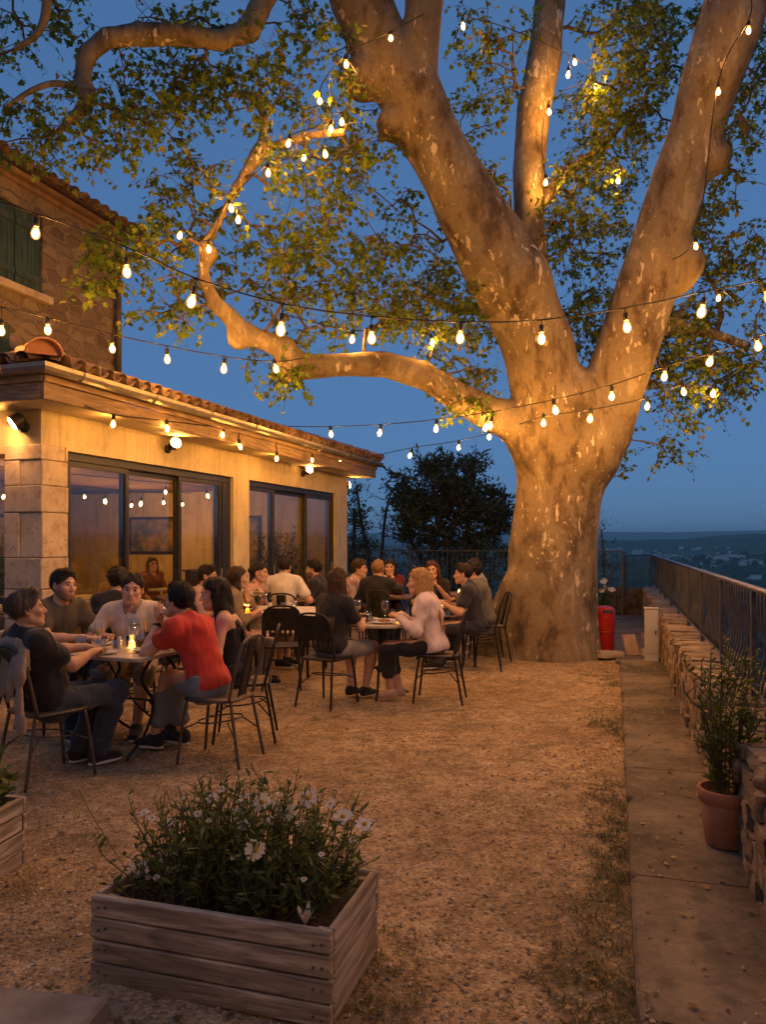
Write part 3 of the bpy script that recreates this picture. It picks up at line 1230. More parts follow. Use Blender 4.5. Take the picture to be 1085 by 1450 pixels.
    s.box((EO - 0.4, far + 0.016, SOF + 0.10), (0.74, 0.03, 0.2), bev=.003)
    bl(s, 'fascia', EAVE_W)
    s = MB()
    s.box((-3.3, -EO + 0.018, SOF + 0.075), (7.44, 0.032, 0.155), bev=.003)
    s.box((-3.3, -EO - 0.008, SOF + 0.205), (7.50, 0.034, 0.10), bev=.003)
    bl(s, 'fascia', EAVE_WX)
    gz = SOF + 0.295
    ga = EO + 0.085
    g = MB()
    pts_out = []
    N = 8
    prof = [(0.075 * math.cos(a), 0.085 * math.sin(a)) for a in np.linspace(PI, 2 * PI, N)] + [(0.066 * math.cos(a), 0.076 * math.sin(a)) for a in np.linspace(2 * PI, PI, N)]
    stations = [((-7, -ga), (0, -1)), ((ga, -ga), (1, -1)), ((ga, far + 0.02), (1, 0))]
    vs = []
    for (c, o) in stations:
        for (du, dz) in prof:
            vs.append((c[0] + o[0] * du, c[1] + o[1] * du, gz + dz))
    k = len(prof)
    fs = [(i * k + j, i * k + (j + 1) % k, (i + 1) * k + (j + 1) % k, (i + 1) * k + j) for i in range(2) for j in range(k)]
    fs += [tuple(range(k)), tuple(2 * k + j for j in range(k))[::-1]]
    g.add(vs, fs)
    for i in range(8):                                                            # joints
        y = -0.1 + i * 1.15
        g.tube([(ga + 0.079 * math.cos(a), y, gz + 0.089 * math.sin(a)) for a in np.linspace(PI, 2 * PI, 9)], 0.009, 6)
    for i in range(4):
        x = 0.1 - i * 1.15
        g.tube([(x, -ga - 0.079 * math.cos(a), gz + 0.089 * math.sin(a)) for a in np.linspace(PI, 2 * PI, 9)], 0.009, 6)
    bl(g, 'gutter', ZINC)
    # roof
    rnd = random.Random(8)
    mb = MB()
    z0 = SOF + 0.33
    c17, s17 = math.cos(math.radians(17)), math.sin(math.radians(17))
    e0 = EO + 0.06
    D = (e0 + 2.1) / c17
    hip0 = lambda a, b: a > b * c17 - 0.02
    Lf = far + 0.1 + e0
    lim1 = lambda a, b: hip0(a, b) and (Lf - a) > b * c17 * 1.0 - 0.02
    tiled_slope(mb, Vector((e0, -e0, z0)), Vector((0, 1, 0)), Vector((-c17, 0, s17)), Lf, D, lim1, rnd)
    tiled_slope(mb, Vector((e0, -e0, z0)), Vector((-1, 0, 0)), Vector((0, c17, s17)), 5.0, 1.6 / c17, hip0, rnd)
    bl(mb, 'roof', TILE)
    r = MB()
    ht = 2.1 + e0
    zr = z0 + ht * SLOPE
    r.add([(e0, -e0, z0), (e0, Lf - e0, z0), (e0 - ht, Lf - e0 - ht, zr), (e0 - ht, -e0 + ht, zr), (-7, -e0, z0), (-7, -e0 + ht, zr), (-7, Lf - e0, z0), (-7, Lf - e0 - ht, zr)],
          [(0, 1, 2, 3), (4, 0, 3, 5), (1, 6, 7, 2)])
    r.f = [f[::-1] if False else f for f in r.f]
    bl(r, 'roof_deck', mottled('roof_bed', (0.10, 0.06, 0.045), (0.16, 0.10, 0.075), 5, 0.9, 0.2))
    h = MB()
    d = Vector((-1, 1, math.tan(math.radians(17)))).normalized()
    up = Vector((0.2, -0.2, 1)).normalized()
    for i in range(9):
        half_tile(h, Vector((e0 + 0.02, -e0 - 0.02, z0 + 0.05)) + d * (i * 0.36), d - up * 0.03, up, 0.165, 0.135, 0.46, 9, 0.02)
    cc = Vector((e0 + 0.0, -e0 - 0.0, z0 + 0.05))
    sd = d.cross(up).normalized()
    h.add([cc + d * .03 + sd * math.cos(q) * .16 + up * math.sin(q) * .15 for q in np.linspace(0, PI, 10)], [tuple(range(10))])
    d2 = Vector((-1, -1, math.tan(math.radians(17)))).normalized()
    h2 = MB()
    for i in range(10):
        half_tile(h2, Vector((e0 + 0.02, Lf - e0 + 0.02, z0 + 0.05)) + d2 * (i * 0.36), d2, Vector((.2, .2, 1)).normalized(), 0.125, 0.105, 0.44, 7, 0.02)
    RT = mottled('ridge_terracotta', (0.40, 0.17, 0.10), (0.52, 0.26, 0.16), 4, 0.85, 0.3, 30)
    bl(h, 'hip_tiles', RT)
    bl(h2, 'hip_tiles', RT)
    return root


restaurant()


def house():
    """Two-storey stone house behind the restaurant; same axes."""
    V0, U0, U1, ZE = -1.90, 1.15, 3.71, 6.12
    root = empty('stone_house', fac(U0, V0), BA, 'tall rough stone house with green shutters rising behind the restaurant roof', 'house')
    t = NT('house_rubble')
    v = t.coords((1, 1, 1))
    wob = t.n('Mix', data_type='RGBA', blend_type='ADD')
    nz = t.n('TexNoise')
    nz.inputs['Scale'].default_value = 3.5
    t.l(v, nz.inputs['Vector'])
    wob.inputs[0].default_value = 0.16
    t.l(v, wob.inputs[6])
    t.l(nz.outputs['Color'], wob.inputs[7])
    mp = t.n('Mapping')
    mp.inputs['Scale'].default_value = (3.3, 3.3, 6.4)
    t.l(wob.outputs[2], mp.inputs['Vector'])
    ve = t.voronoi(mp.outputs[0], 1.0, 'DISTANCE_TO_EDGE', 0.85)
    vc = t.voronoi(mp.outputs[0], 1.0, 'F1', 0.85)
    edge = t.ramp(ve.outputs['Distance'], [(0.03, 0.0), (0.13, 1.0)])
    st = t.ramp(vc.outputs['Color'], [(0.1, (0.15, 0.105, 0.07)), (0.5, (0.25, 0.185, 0.125)), (0.9, (0.33, 0.26, 0.19))])
    st = t.mix(0.6, st, t.ramp(t.noise(v, 22, 5, 0.7), [(0.3, 0.6), (0.7, 1.2)]), 'MULTIPLY')
    t.base(t.mix(edge, (0.27, 0.205, 0.14), st))
    t.set(Roughness=0.95)
    t.b.inputs['Specular IOR Level'].default_value = 0.1
    h_ = t.math('ADD', edge, t.math('MULTIPLY', t.noise(v, 30, 5, 0.7), 0.5))
    t.bump(h_, 0.9, 0.03)
    L = U1 - U0
    wu, wz, ww, wh = 0.47, 5.34, 0.92, 1.02
    m = MB()
    x0 = -7
    yA, yB = wu - ww / 2, wu + ww / 2
    # wall with the window opening left free
    m.prism([(x0, 0), (0, 0), (0, L), (x0, L)], 2.69, wz - wh / 2)
    m.prism([(x0, 0), (0, 0), (0, L), (x0, L)], wz + wh / 2, ZE)
    m.prism([(x0, 0), (0, 0), (0, yA), (x0, yA)], wz - wh / 2, wz + wh / 2)
    m.prism([(x0, yB), (0, yB), (0, L), (x0, L)], wz - wh / 2, wz + wh / 2)
    m.build('wall', t.m, root, True)
    GREEN = wood('shutter_paint', (0.040, 0.095, 0.080), (0.065, 0.135, 0.115), 'Z', 0.6)
    f = MB().prism([(-0.3, yA + .003), (-0.12, yA + .003), (-0.12, yB - .003), (-0.3, yB - .003)], wz - wh / 2 + .003, wz + wh / 2 - .003).build('window', mottled('dark_room', (0.01, 0.01, 0.01), (0.02, 0.02, 0.02), 3, 0.3, 0), root, True)
    for s in (0, 1):
        y = yA + 0.012 + s * (ww / 2)
        b = MB()
        for k in range(4):
            b.box((-0.045, y + (k + 0.5) * (ww / 8 - 0.003), wz), (0.032, ww / 8 - 0.008, wh - 0.03), bev=0.003)
        for zz in (-0.33, 0.33):
            b.box((-0.020, y + ww / 4 - 0.006, wz + zz), (0.02, ww / 2 - 0.03, 0.09), bev=0.003)
        sh = b.build('shutter', GREEN, root, True)
        for zz in (-0.33, 0.33):
            hb = MB()
            hb.box((-0.004, y + (ww / 4 - 0.006) * (0.7 if s == 0 else 1.3), wz + zz), (0.01, ww / 2 * 0.7, 0.028))
            hb.build('hinge', IRON, sh, True)
    MB().box((0.02, wu, wz - wh / 2 - 0.055), (0.14, ww + 0.22, 0.10), bev=.01).build('window_sill', ASHLAR, root, True)
    # second, lower window just behind the roof
    MB().box((0.006, 0.1, 4.0), (0.03, 0.5, 0.55), bev=.004).build('shutter', GREEN, root, True)
    # cornice of tiles and the roof edge
    c = MB()
    for k, (o, z) in enumerate(((0.05, ZE + 0.03), (0.13, ZE + 0.10))):
        c.box((o / 2 - 3.5, L / 2, z), (7 + o, L + 2 * o, 0.062), bev=.008)
    c.build('cornice', mottled('cornice_tile', (0.20, 0.12, 0.08), (0.30, 0.19, 0.13), 8, 0.9, 0.3), root, True)
    r = MB()
    rnd = random.Random(2)
    c15, s15 = math.cos(math.radians(15)), math.sin(math.radians(15))
    tiled_slope(r, Vector((0.24, -0.22, ZE + 0.15)), Vector((0, 1, 0)), Vector((-c15, 0, s15)), L + 0.44, 3.0, lambda a, b: True, rnd)
    rf = r.build('roof', TILE, root, True)
    MB().add([(0.22, -0.22, ZE + 0.145), (0.22, L + 0.22, ZE + 0.145), (-6, L + 0.22, ZE + 0.145 + 6.2 * math.tan(math.radians(15))), (-6, -0.22, ZE + 0.145 + 6.2 * math.tan(math.radians(15)))], [(0, 1, 2, 3)]).build('roof_deck', TILE, rf, True)
    MB().tube([(0.07, L - 0.16, ZE - 0.02), (0.07, L - 0.16, 4.0)], 0.045, 10).build('downpipe', mottled('pipe_metal', (0.08, 0.065, 0.055), (0.12, 0.10, 0.085), 6, 0.5, 0.1), root, True)
    return root


house()


# furniture seen through the glass
PLANTS = []


def inside_things():
    W1 = wood('inside_counter_wood', (0.14, 0.075, 0.04), (0.22, 0.12, 0.065), 'Y')
    root = empty('bar_counter', fac(2.4, -4.9, 0.012), BA, 'wooden bar counter inside the restaurant behind the glass', 'counter')
    MB().box((0, 0, 0.52), (0.6, 3.0, 1.0), bev=.01).build('counter_body', W1, root, True)
    MB().box((0.02, 0, 1.05), (0.75, 3.1, 0.05), bev=.008).build('counter_top', mottled('counter_stone', (.3, .27, .22), (.42, .38, .32), 6, 0.3, 0), root, True)
    root = empty('shelf_unit', fac(1.9, -6.35, 0.012), BA, 'tall dark shelf of bottles behind the bar inside the restaurant', 'shelf')
    m = MB()
    for z in (0.5, 1.0, 1.45, 1.9):
        m.box((0, 0, z), (0.35, 2.6, 0.035))
    for y in (-1.3, 0, 1.3):
        m.box((0.0, y, 1.0), (0.352, 0.04, 1.95))
    m.build('shelf_boards', W1, root, True)
    bm = mottled('bottle_glass', (0.02, 0.05, 0.02), (0.08, 0.10, 0.03), 4, 0.1, 0)
    b = MB()
    rnd = random.Random(9)
    for z in (1.018, 1.468):
        for i in range(15):
            y = -1.2 + i * 0.17
            if abs(y) < 0.05:
                continue
            k = rnd.uniform(0.85, 1.1)
            b.lathe([(0.036, 0), (0.037, 0.17 * k), (0.03, 0.20 * k), (0.013, 0.235 * k), (0.013, 0.3 * k)], (rnd.uniform(-.05, .05), y, z), 8)
    b.build('bottles', bm, root, True)
    t0 = empty('inside_table', fac(2.9, -1.9, 0.012), BA, 'set table inside the restaurant behind the first glass door', 'table', 'tables inside the restaurant')
    MB().box((0, 0, 0.74), (0.75, 0.9, 0.04), bev=.006).build('table_top', mottled('table_paper', (.5, .45, .38), (.56, .5, .43), 5, .8, 0), t0, True)
    MB().lathe([(0.22, 0), (0.2, 0.03), (0.04, 0.06), (0.04, 0.7), (0.15, 0.718)], (0, 0, 0), 12).build('pedestal', IRON, t0, True)
    DK = mottled('dark_wood_inside', (0.035, 0.02, 0.012), (0.06, 0.035, 0.02), 6, 0.5, 0.1)
    for u, v, z, w_, h_, al, lb in ((FLEN - 0.37, -2.2, 1.55, 0.9, 1.1, 0, 'large dark framed picture on the far inside wall of the restaurant'), (FLEN - 0.37, -4.3, 1.7, 1.3, 0.8, 0, 'wide dark framed picture deeper on the far inside wall'), (4.53, -5.3, 1.6, 1.1, 0.9, 0, 'dark framed picture on the partition inside the restaurant')):
        q = empty('wall_picture', fac(u, v, z), BA, lb, 'picture')
        MB().box((0, 0, 0), (w_, 0.03, h_), bev=.006).build('picture_frame', DK, q, True)
        MB().box((0, -0.018, 0), (w_ - 0.12, 0.008, h_ - 0.12)).build('picture_sheet', mottled('picture_paint', (0.10, 0.12, 0.08), (0.45, 0.32, 0.16), 3.5, 0.5, 0, lo=.4, hi=.6), q, True)
    q = empty('sideboard', fac(FLEN - 0.62, -2.3, 0.012), BA, 'dark wooden sideboard against the far inside wall of the restaurant', 'sideboard')
    MB().box((0, 0, 0.48), (1.9, 0.42, 0.92), bev=.01).build('cabinet', DK, q, True)
    MB().box((0, 0, 0.96), (2.0, 0.5, 0.035), bev=.006).build('sideboard_top', W1, q, True)
    for k, (u, v) in enumerate(((FLEN - 0.7, -1.2), (3.9, -4.6))):
        q = empty('indoor_plant', fac(u, v, 0.012), BA, ('tall leafy indoor plant in a pot by the last glass panel', 'tall leafy indoor plant in a pot near the partition inside the restaurant')[k], 'plant')
        MB().lathe([(0.13, 0), (0.19, 0.38), (0.17, 0.38), (0.16, 0.33)], (0, 0, 0), 18).build('pot', DK, q, True)
        rq = random.Random(k + 3)
        P0 = fac(u, v, 0.36)
        PLANTS.append((q, [(P0, P0 + Vector((rq.gauss(0, .22), rq.gauss(0, .22), rq.uniform(0.6, 1.5)))) for _ in range(24)]))
    copy_thing(t0, fac(5.2, -1.8, 0.012), BA, 'set table inside the restaurant behind the second glass door')
    copy_thing(t0, fac(1.1, -1.7, 0.012), BA, 'set table inside the restaurant next to the stone pier')


inside_things()


def unseen_house():
    """House added out of view behind the camera: it shades the gravel from the low sky and gives back the lamps' light."""
    root = empty('added_house', (-3.0, -4.5, 0), 0, 'unseen plain stucco house added behind the viewpoint to block the blue sky', 'house')
    m = MB()
    m.box((0, -1.5, 3.5), (15, 3, 7.2))
    m.build('wall', STUCCO, root, True)
    r = MB()
    r.add([(-8, -3.4, 7.09), (8, -3.4, 7.09), (8, 0.5, 7.09), (-8, 0.5, 7.09), (-8, -1.5, 8.2), (8, -1.5, 8.2)], [(0, 1, 5, 4), (3, 4, 5, 2), (0, 4, 3), (1, 2, 5), (0, 3, 2, 1)])
    r.build('roof', TILE, root, True)
    for x in (-4.5, -1.2, 2.4, 5.2):
        for z in (1.5, 4.4):
            w_ = MB().box((x, 0.02, z), (1.0, 0.08, 1.5)).build('window', mottled('dark_room', (0, 0, 0), (0, 0, 0)), root, True)
            for s in (-1, 1):
                MB().box((x + s * 0.78, 0.03, z), (0.5, 0.05, 1.5)).build('shutter', wood('shutter_paint', (0, 0, 0), (0, 0, 0)), w_, True)


unseen_house()  # out-of-view house, added to hold back blue sky light

# ------------------------------------------------------------------ the plane tree
def bark_material():
    """Plane bark: thin plates shed in layers, so bands of dark, tan, olive and cream lie side by side with crisp edges."""
    t = NT('plane_bark')
    v = t.coords((1, 1, 0.62))
    w1 = t.noise(t.coords((1, 1, 0.5)), 2.6, 6, 0.62, 0.35)
    w2 = t.noise(t.coords((1.1, 0.9, 0.42)), 7.5, 5, 0.6, 0.5)
    f = t.math('ADD', t.math('MULTIPLY', w1, 0.62), t.math('MULTIPLY', w2, 0.38))
    c = t.ramp(f, [(0.0, (0.087, 0.062, 0.038)), (0.405, (0.103, 0.074, 0.046)), (0.42, (0.152, 0.110, 0.065)), (0.462, (0.179, 0.131, 0.078)), (0.472, (0.220, 0.163, 0.099)),
                   (0.52, (0.255, 0.194, 0.120)), (0.53, (0.228, 0.182, 0.114)), (0.572, (0.266, 0.209, 0.131)), (0.582, (0.327, 0.262, 0.171)), (0.63, (0.357, 0.293, 0.194))])
    c = t.mix(0.7, c, t.ramp(t.noise(v, 28, 5, 0.7), [(0.3, 0.72), (0.7, 1.15)]), 'MULTIPLY')
    n2 = t.noise(t.coords((1, 1, 0.36)), 11.0, 4, 0.55, 0.4)
    dr = t.noise(v, 1.7, 3, 0.55)
    fl = t.math('ADD', n2, t.math('MULTIPLY', dr, 0.5))
    flake = t.ramp(fl, [(0.905, 0.0), (0.92, 1.0)])
    c = t.mix(flake, c, (0.60, 0.51, 0.355))
    n4 = t.noise(t.coords((1, 1, 0.5)), 26.0, 3, 0.5, 0.3)
    sm = t.ramp(t.math('ADD', n4, t.math('MULTIPLY', dr, 0.3)), [(0.835, 0.0), (0.85, 0.8)])
    c = t.mix(sm, c, (0.55, 0.46, 0.31))
    t.base(c)
    t.set(Roughness=0.88)
    t.b.inputs['Specular IOR Level'].default_value = 0.2
    steps = t.ramp(f, [(0.405, 0.0), (0.42, 0.25), (0.462, 0.25), (0.472, 0.5), (0.52, 0.5), (0.53, 0.62), (0.572, 0.62), (0.582, 0.8)])
    h = t.math('SUBTRACT', t.math('MULTIPLY', steps, -1.0), t.math('MULTIPLY', flake, 0.5))
    b1 = t.bump(h, 0.55, 0.02)
    b2 = t.bump(w1, 0.5, 0.09, b1)
    t.bump(t.noise(v, 45, 5, 0.75), 0.45, 0.010, b2)
    return t.m


BARK = bark_material()

# limbs: (px, py, width px, Y)
LIMBS = {
    'trunk': [(776, 950, 168, 10.75), (777, 925, 142, 10.75), (781, 860, 128, 10.75), (784, 780, 124, 10.75), (790, 700, 118, 10.75), (797, 640, 122, 10.7), (806, 590, 136, 10.65)],
    'left': [(785, 640, 92, 10.65), (777, 560, 98, 10.5), (762, 490, 100, 10.4), (735, 420, 108, 10.25), (700, 355, 106, 10.1), (662, 290, 97, 10.0), (632, 235, 90, 9.9), (598, 170, 88, 9.8), (562, 105, 82, 9.7), (530, 50, 80, 9.6), (505, -5, 84, 9.5), (480, -70, 78, 9.4)],
    'left_up': [(604, 180, 54, 9.75), (597, 130, 52, 9.6), (597, 60, 50, 9.55), (602, 0, 48, 9.5), (606, -70, 46, 9.4)],
    'middle': [(770, 520, 66, 11.2), (757, 430, 52, 11.6), (750, 330, 46, 12.0), (750, 240, 47, 12.2), (758, 150, 50, 12.3), (770, 80, 52, 12.4), (778, 10, 46, 12.5), (785, -60, 42, 12.6)],
    'right': [(822, 650, 84, 10.7), (852, 610, 86, 10.6), (872, 540, 86, 10.5), (898, 465, 84, 10.35), (922, 395, 84, 10.2), (945, 315, 80, 10.05), (965, 250, 80, 9.95), (990, 180, 78, 9.85), (1010, 110, 86, 9.7), (1032, 40, 92, 9.6), (1055, -40, 90, 9.5)],
    'low_left': [(770, 640, 86, 10.6), (735, 600, 60, 10.5), (690, 583, 45, 10.35), (645, 560, 41, 10.2), (600, 532, 36, 10.0), (545, 516, 33, 9.8), (485, 517, 33, 9.55), (425, 520, 35, 9.35), (402, 492, 34, 9.25), (370, 480, 29, 9.1), (345, 470, 29, 9.0), (325, 447, 24, 8.9), (303, 428, 21, 8.8), (289, 395, 18, 8.75), (288, 350, 16.5, 8.7), (310, 315, 15.5, 8.7), (333, 268, 14.5, 8.7), (352, 238, 13, 8.75), (374, 208, 12, 8.8)],
    'low_left_b': [(360, 225, 14, 8.8), (372, 195, 12, 8.9), (372, 160, 11, 9.0), (350, 135, 9, 9.1), (325, 133, 7, 9.2)],
    'low_left_c': [(372, 212, 12, 8.8), (410, 200, 11, 8.8), (445, 191, 10, 8.7), (488, 187, 9, 8.6)],
    'upper_left': [(470, -140, 56, 9.2), (410, -50, 40, 8.9), (376, -6, 34, 8.7), (352, 42, 33, 8.6), (312, 58, 32, 8.5), (255, 48, 30, 8.4), (200, 48, 30, 8.3), (152, 54, 29, 8.2), (122, 78, 27, 8.1), (116, 108, 24, 8.1), (126, 140, 22, 8.1), (112, 158, 19, 8.1), (92, 172, 14, 8.1), (105, 192, 9, 8.1)],
    'upper_left_b': [(120, 130, 12, 8.1), (80, 118, 9, 8.0), (45, 128, 8, 7.9), (10, 150, 6, 7.8)],
    'upper_left_c': [(66, -30, 16, 8.0), (64, 20, 13, 8.0), (50, 50, 9, 8.0), (20, 70, 7, 8.0)],
    'right_out': [(905, 470, 30, 10.6), (950, 462, 20, 11.0), (1000, 470, 15, 11.3), (1060, 490, 12, 11.5)],
    'mid_out': [(755, 400, 22, 11.7), (700, 430, 16, 11.6), (650, 440, 12, 11.4), (600, 420, 9, 11.2)],
    'mid_out_b': [(756, 300, 20, 12.1), (800, 250, 15, 12.3), (850, 210, 11, 12.5), (900, 150, 9, 12.6)],
}
KNOBS = [(1012, 222, 26, 9.8), (998, 235, 22, 9.9), (968, 372, 34, 10.1), (960, 395, 26, 10.15), (556, 178, 22, 9.65), (735, 395, 48, 10.05), (692, 362, 30, 9.9), (300, 360, 13, 8.7), (404, 525, 20, 9.25), (338, 480, 17, 9.0), (515, 110, 30, 9.6), (830, 640, 50, 10.5), (760, 205, 12, 12.05)]
ROOTS = [(698, 944, 40), (722, 956, 32), (752, 962, 32), (792, 966, 40), (826, 956, 30), (842, 945, 18)]


def limb_world(name):
    return [(W(x, y, Y), w * Y / F / 2) for x, y, w, Y in LIMBS[name]]


def plane_tree():
    root = empty('plane_tree', (2.19, 10.75, 0), 0, 'massive old plane tree with mottled pale bark and spreading limbs hung with lights', 'tree')
    S = Solid((-5.2, 7.5, -0.25), (6.1, 13.4, 11.0), 0.055)
    for nm in LIMBS:
        P = limb_world(nm)
        big = nm in ('trunk', 'left', 'right', 'middle', 'left_up')
        for i, ((a, ra), (b, rb)) in enumerate(zip(P[:-1], P[1:])):
            S.cone(a, b, ra * 0.97, rb * 0.97, (0.26 if big else 0.10) if i < 1 and nm != 'trunk' else 0.025)
    for x, y, r, Y in KNOBS:
        S.ell(W(x, y, Y), (r * Y / F * 0.95,) * 3, None, 0.10)
    ends = MB()
    for nm in ('low_left_b', 'low_left_c', 'upper_left_b', 'upper_left_c', 'right_out', 'mid_out', 'mid_out_b'):
        P = limb_world(nm)
        Q = spline([p for p, r in P], 5)
        ends.tube(Q, list(np.interp(np.arange(len(Q)) / 5, range(len(P)), [r * 1.02 for p, r in P])), 8)
    tag(ends.build('limb_ends', BARK, root), kind='stuff')
    for x, y, r in ROOTS:
        c = W(x, y, 10.35)
        S.cone((c.x, 10.25 + 0.5 * abs(x - 785) / 80, -0.06), (2.25 + (c.x - 2.25) * 0.62, 10.55, 0.95), r * 10 / F * 0.75, 0.12, 0.22)
    S.ripple(0.018, 3.0, 1, 6, (1, 1, 0.5))
    S.ripple(0.013, 9, 2, 6, (1, 1, 0.4))
    me = S.mesh('trunk')
    link('trunk', me, BARK, root)
    return root, S


TREE, TS = plane_tree()


def leaf_shape():
    """Five-lobed plane leaf of unit width; stalk end at the origin, along +y; slightly cupped."""
    pts = [(0, 0), (0.16, -0.04), (0.46, 0.10), (0.28, 0.26), (0.52, 0.52), (0.24, 0.50), (0.0, 0.92), (-0.24, 0.50), (-0.52, 0.52), (-0.28, 0.26), (-0.46, 0.10), (-0.16, -0.04)]
    v = [(0, 0.30, -0.04)] + [(x, y, 0.30 * x * x + 0.06 * (y - 0.3) ** 2 - 0.10 * max(y - .5, 0)) for x, y in pts]
    f = [(0, 1 + i, 1 + (i + 1) % 12) for i in range(12)]
    return np.array(v), np.array(f)


def leaves_mesh(name, pos, dirs, nrm, size, shape):
    """pos: leaf stalk ends; dirs: leaf axis; nrm: face normal."""
    sv, sf = shape
    d = dirs / np.linalg.norm(dirs, axis=1, keepdims=True)
    x = np.cross(d, nrm)
    x /= np.maximum(np.linalg.norm(x, axis=1, keepdims=True), 1e-6)
    n = np.cross(x, d)
    V = pos[:, None, :] + size[:, None, None] * (sv[None, :, 0:1] * x[:, None, :] + sv[None, :, 1:2] * d[:, None, :] + sv[None, :, 2:3] * n[:, None, :])
    k = len(sv)
    Fc = (sf[None] + (np.arange(len(pos)) * k)[:, None, None]).reshape(-1, 3)
    return np_mesh(name, V.reshape(-1, 3), Fc, True)


def leaf_material(name, stops, trans=0.35, rough=0.5):
    t = NT(name)
    g = t.n('NewGeometry')
    c = t.ramp(g.outputs['Random Per Island'], stops)
    t.base(c)
    t.set(Roughness=rough)
    t.b.inputs['Specular IOR Level'].default_value = 0.25
    tl = t.n('BsdfTranslucent')
    cc = t.mix(1.0, c, (1.0, 1.0, 0.55), 'MULTIPLY')
    t.l(cc, tl.inputs[0])
    mx = t.n('MixShader')
    mx.inputs[0].default_value = trans
    t.l(t.b.outputs[0], mx.inputs[1])
    t.l(tl.outputs[0], mx.inputs[2])
    t.l(mx.outputs[0], t.out.inputs[0])
    return t.m


PLANE_LEAF = leaf_material('plane_leaf', [(0, (0.060, 0.105, 0.016)), (0.4, (0.125, 0.20, 0.026)), (0.8, (0.22, 0.30, 0.036)), (0.95, (0.34, 0.31, 0.05)), (1, (0.22, 0.12, 0.04))], 0.5)


def grow(seeds, targets, r_tip, jitter, rnd, seed_r):
    """Twigs: each target joins the nearest point already grown. Returns nodes, parents."""
    nodes = [Vector(p) for p in seeds]
    par = [-1] * len(nodes)
    A = np.array([tuple(p) for p in nodes])
    T = np.array([tuple(p) for p in targets])
    dmin = np.array([np.min(np.linalg.norm(A - t, axis=1)) for t in T])
    order = np.argsort(dmin)
    buf = np.zeros((len(nodes) + len(T) * 8, 3))
    buf[:len(nodes)] = A
    n = len(nodes)
    depth = [0.0] * n
    dep = np.zeros(len(buf))
    ends = []
    for i in order:
        t = T[i]
        cost = np.linalg.norm(buf[:n] - t, axis=1) + 0.12 * dep[:n]
        j = int(np.argmin(cost))
        a = Vector(buf[j])
        L = (Vector(t) - a).length
        k = max(2, min(7, int(L / 0.22)))
        side = Vector((rnd.uniform(-1, 1), rnd.uniform(-1, 1), rnd.uniform(-0.2, 1))) * L * 0.22
        p = j
        for q in range(1, k + 1):
            f = q / k
            b = a.lerp(Vector(t), f) + side * math.sin(PI * f) * 0.7 + Vector((rnd.uniform(-1, 1), rnd.uniform(-1, 1), rnd.uniform(-1, 1))) * jitter * (f < 1)
            nodes.append(b)
            par.append(p)
            buf[n] = b
            dep[n] = dep[p] + L / k
            p = n
            n += 1
        ends.append(p)
    w = np.zeros(n)
    for e in ends:
        w[e] += 1
    for q in range(n - 1, -1, -1):
        if par[q] >= 0:
            w[par[q]] += w[q]
    return nodes, par, w, ends


def twig_mesh(nodes, par, w, r_tip, rmax, nseed, name, material, parent):
    n = 4
    ids = [i for i in range(len(nodes)) if par[i] >= 0]
    vs, fs = [], []
    for i in ids:
        a, b = nodes[par[i]], nodes[i]
        ra = min(rmax, r_tip * max(w[par[i]] if par[i] >= nseed else w[i], 1) ** 0.5)
        rb = min(rmax, r_tip * max(w[i], 1) ** 0.5)
        t = (b - a)
        if t.length < 1e-5:
            continue
        t.normalize()
        x = t.orthogonal().normalized()
        y = t.cross(x)
        o = len(vs)
        for p, r in ((a, ra), (b + t * rb * .3, rb)):
            for k in range(n):
                an = 2 * PI * k / n
                vs.append(p + (x * math.cos(an) + y * math.sin(an)) * r)
        for k in range(n):
            fs.append((o + k, o + (k + 1) % n, o + n + (k + 1) % n, o + n + k))
    return link(name, np_mesh(name, [tuple(v) for v in vs], fs), material, parent)


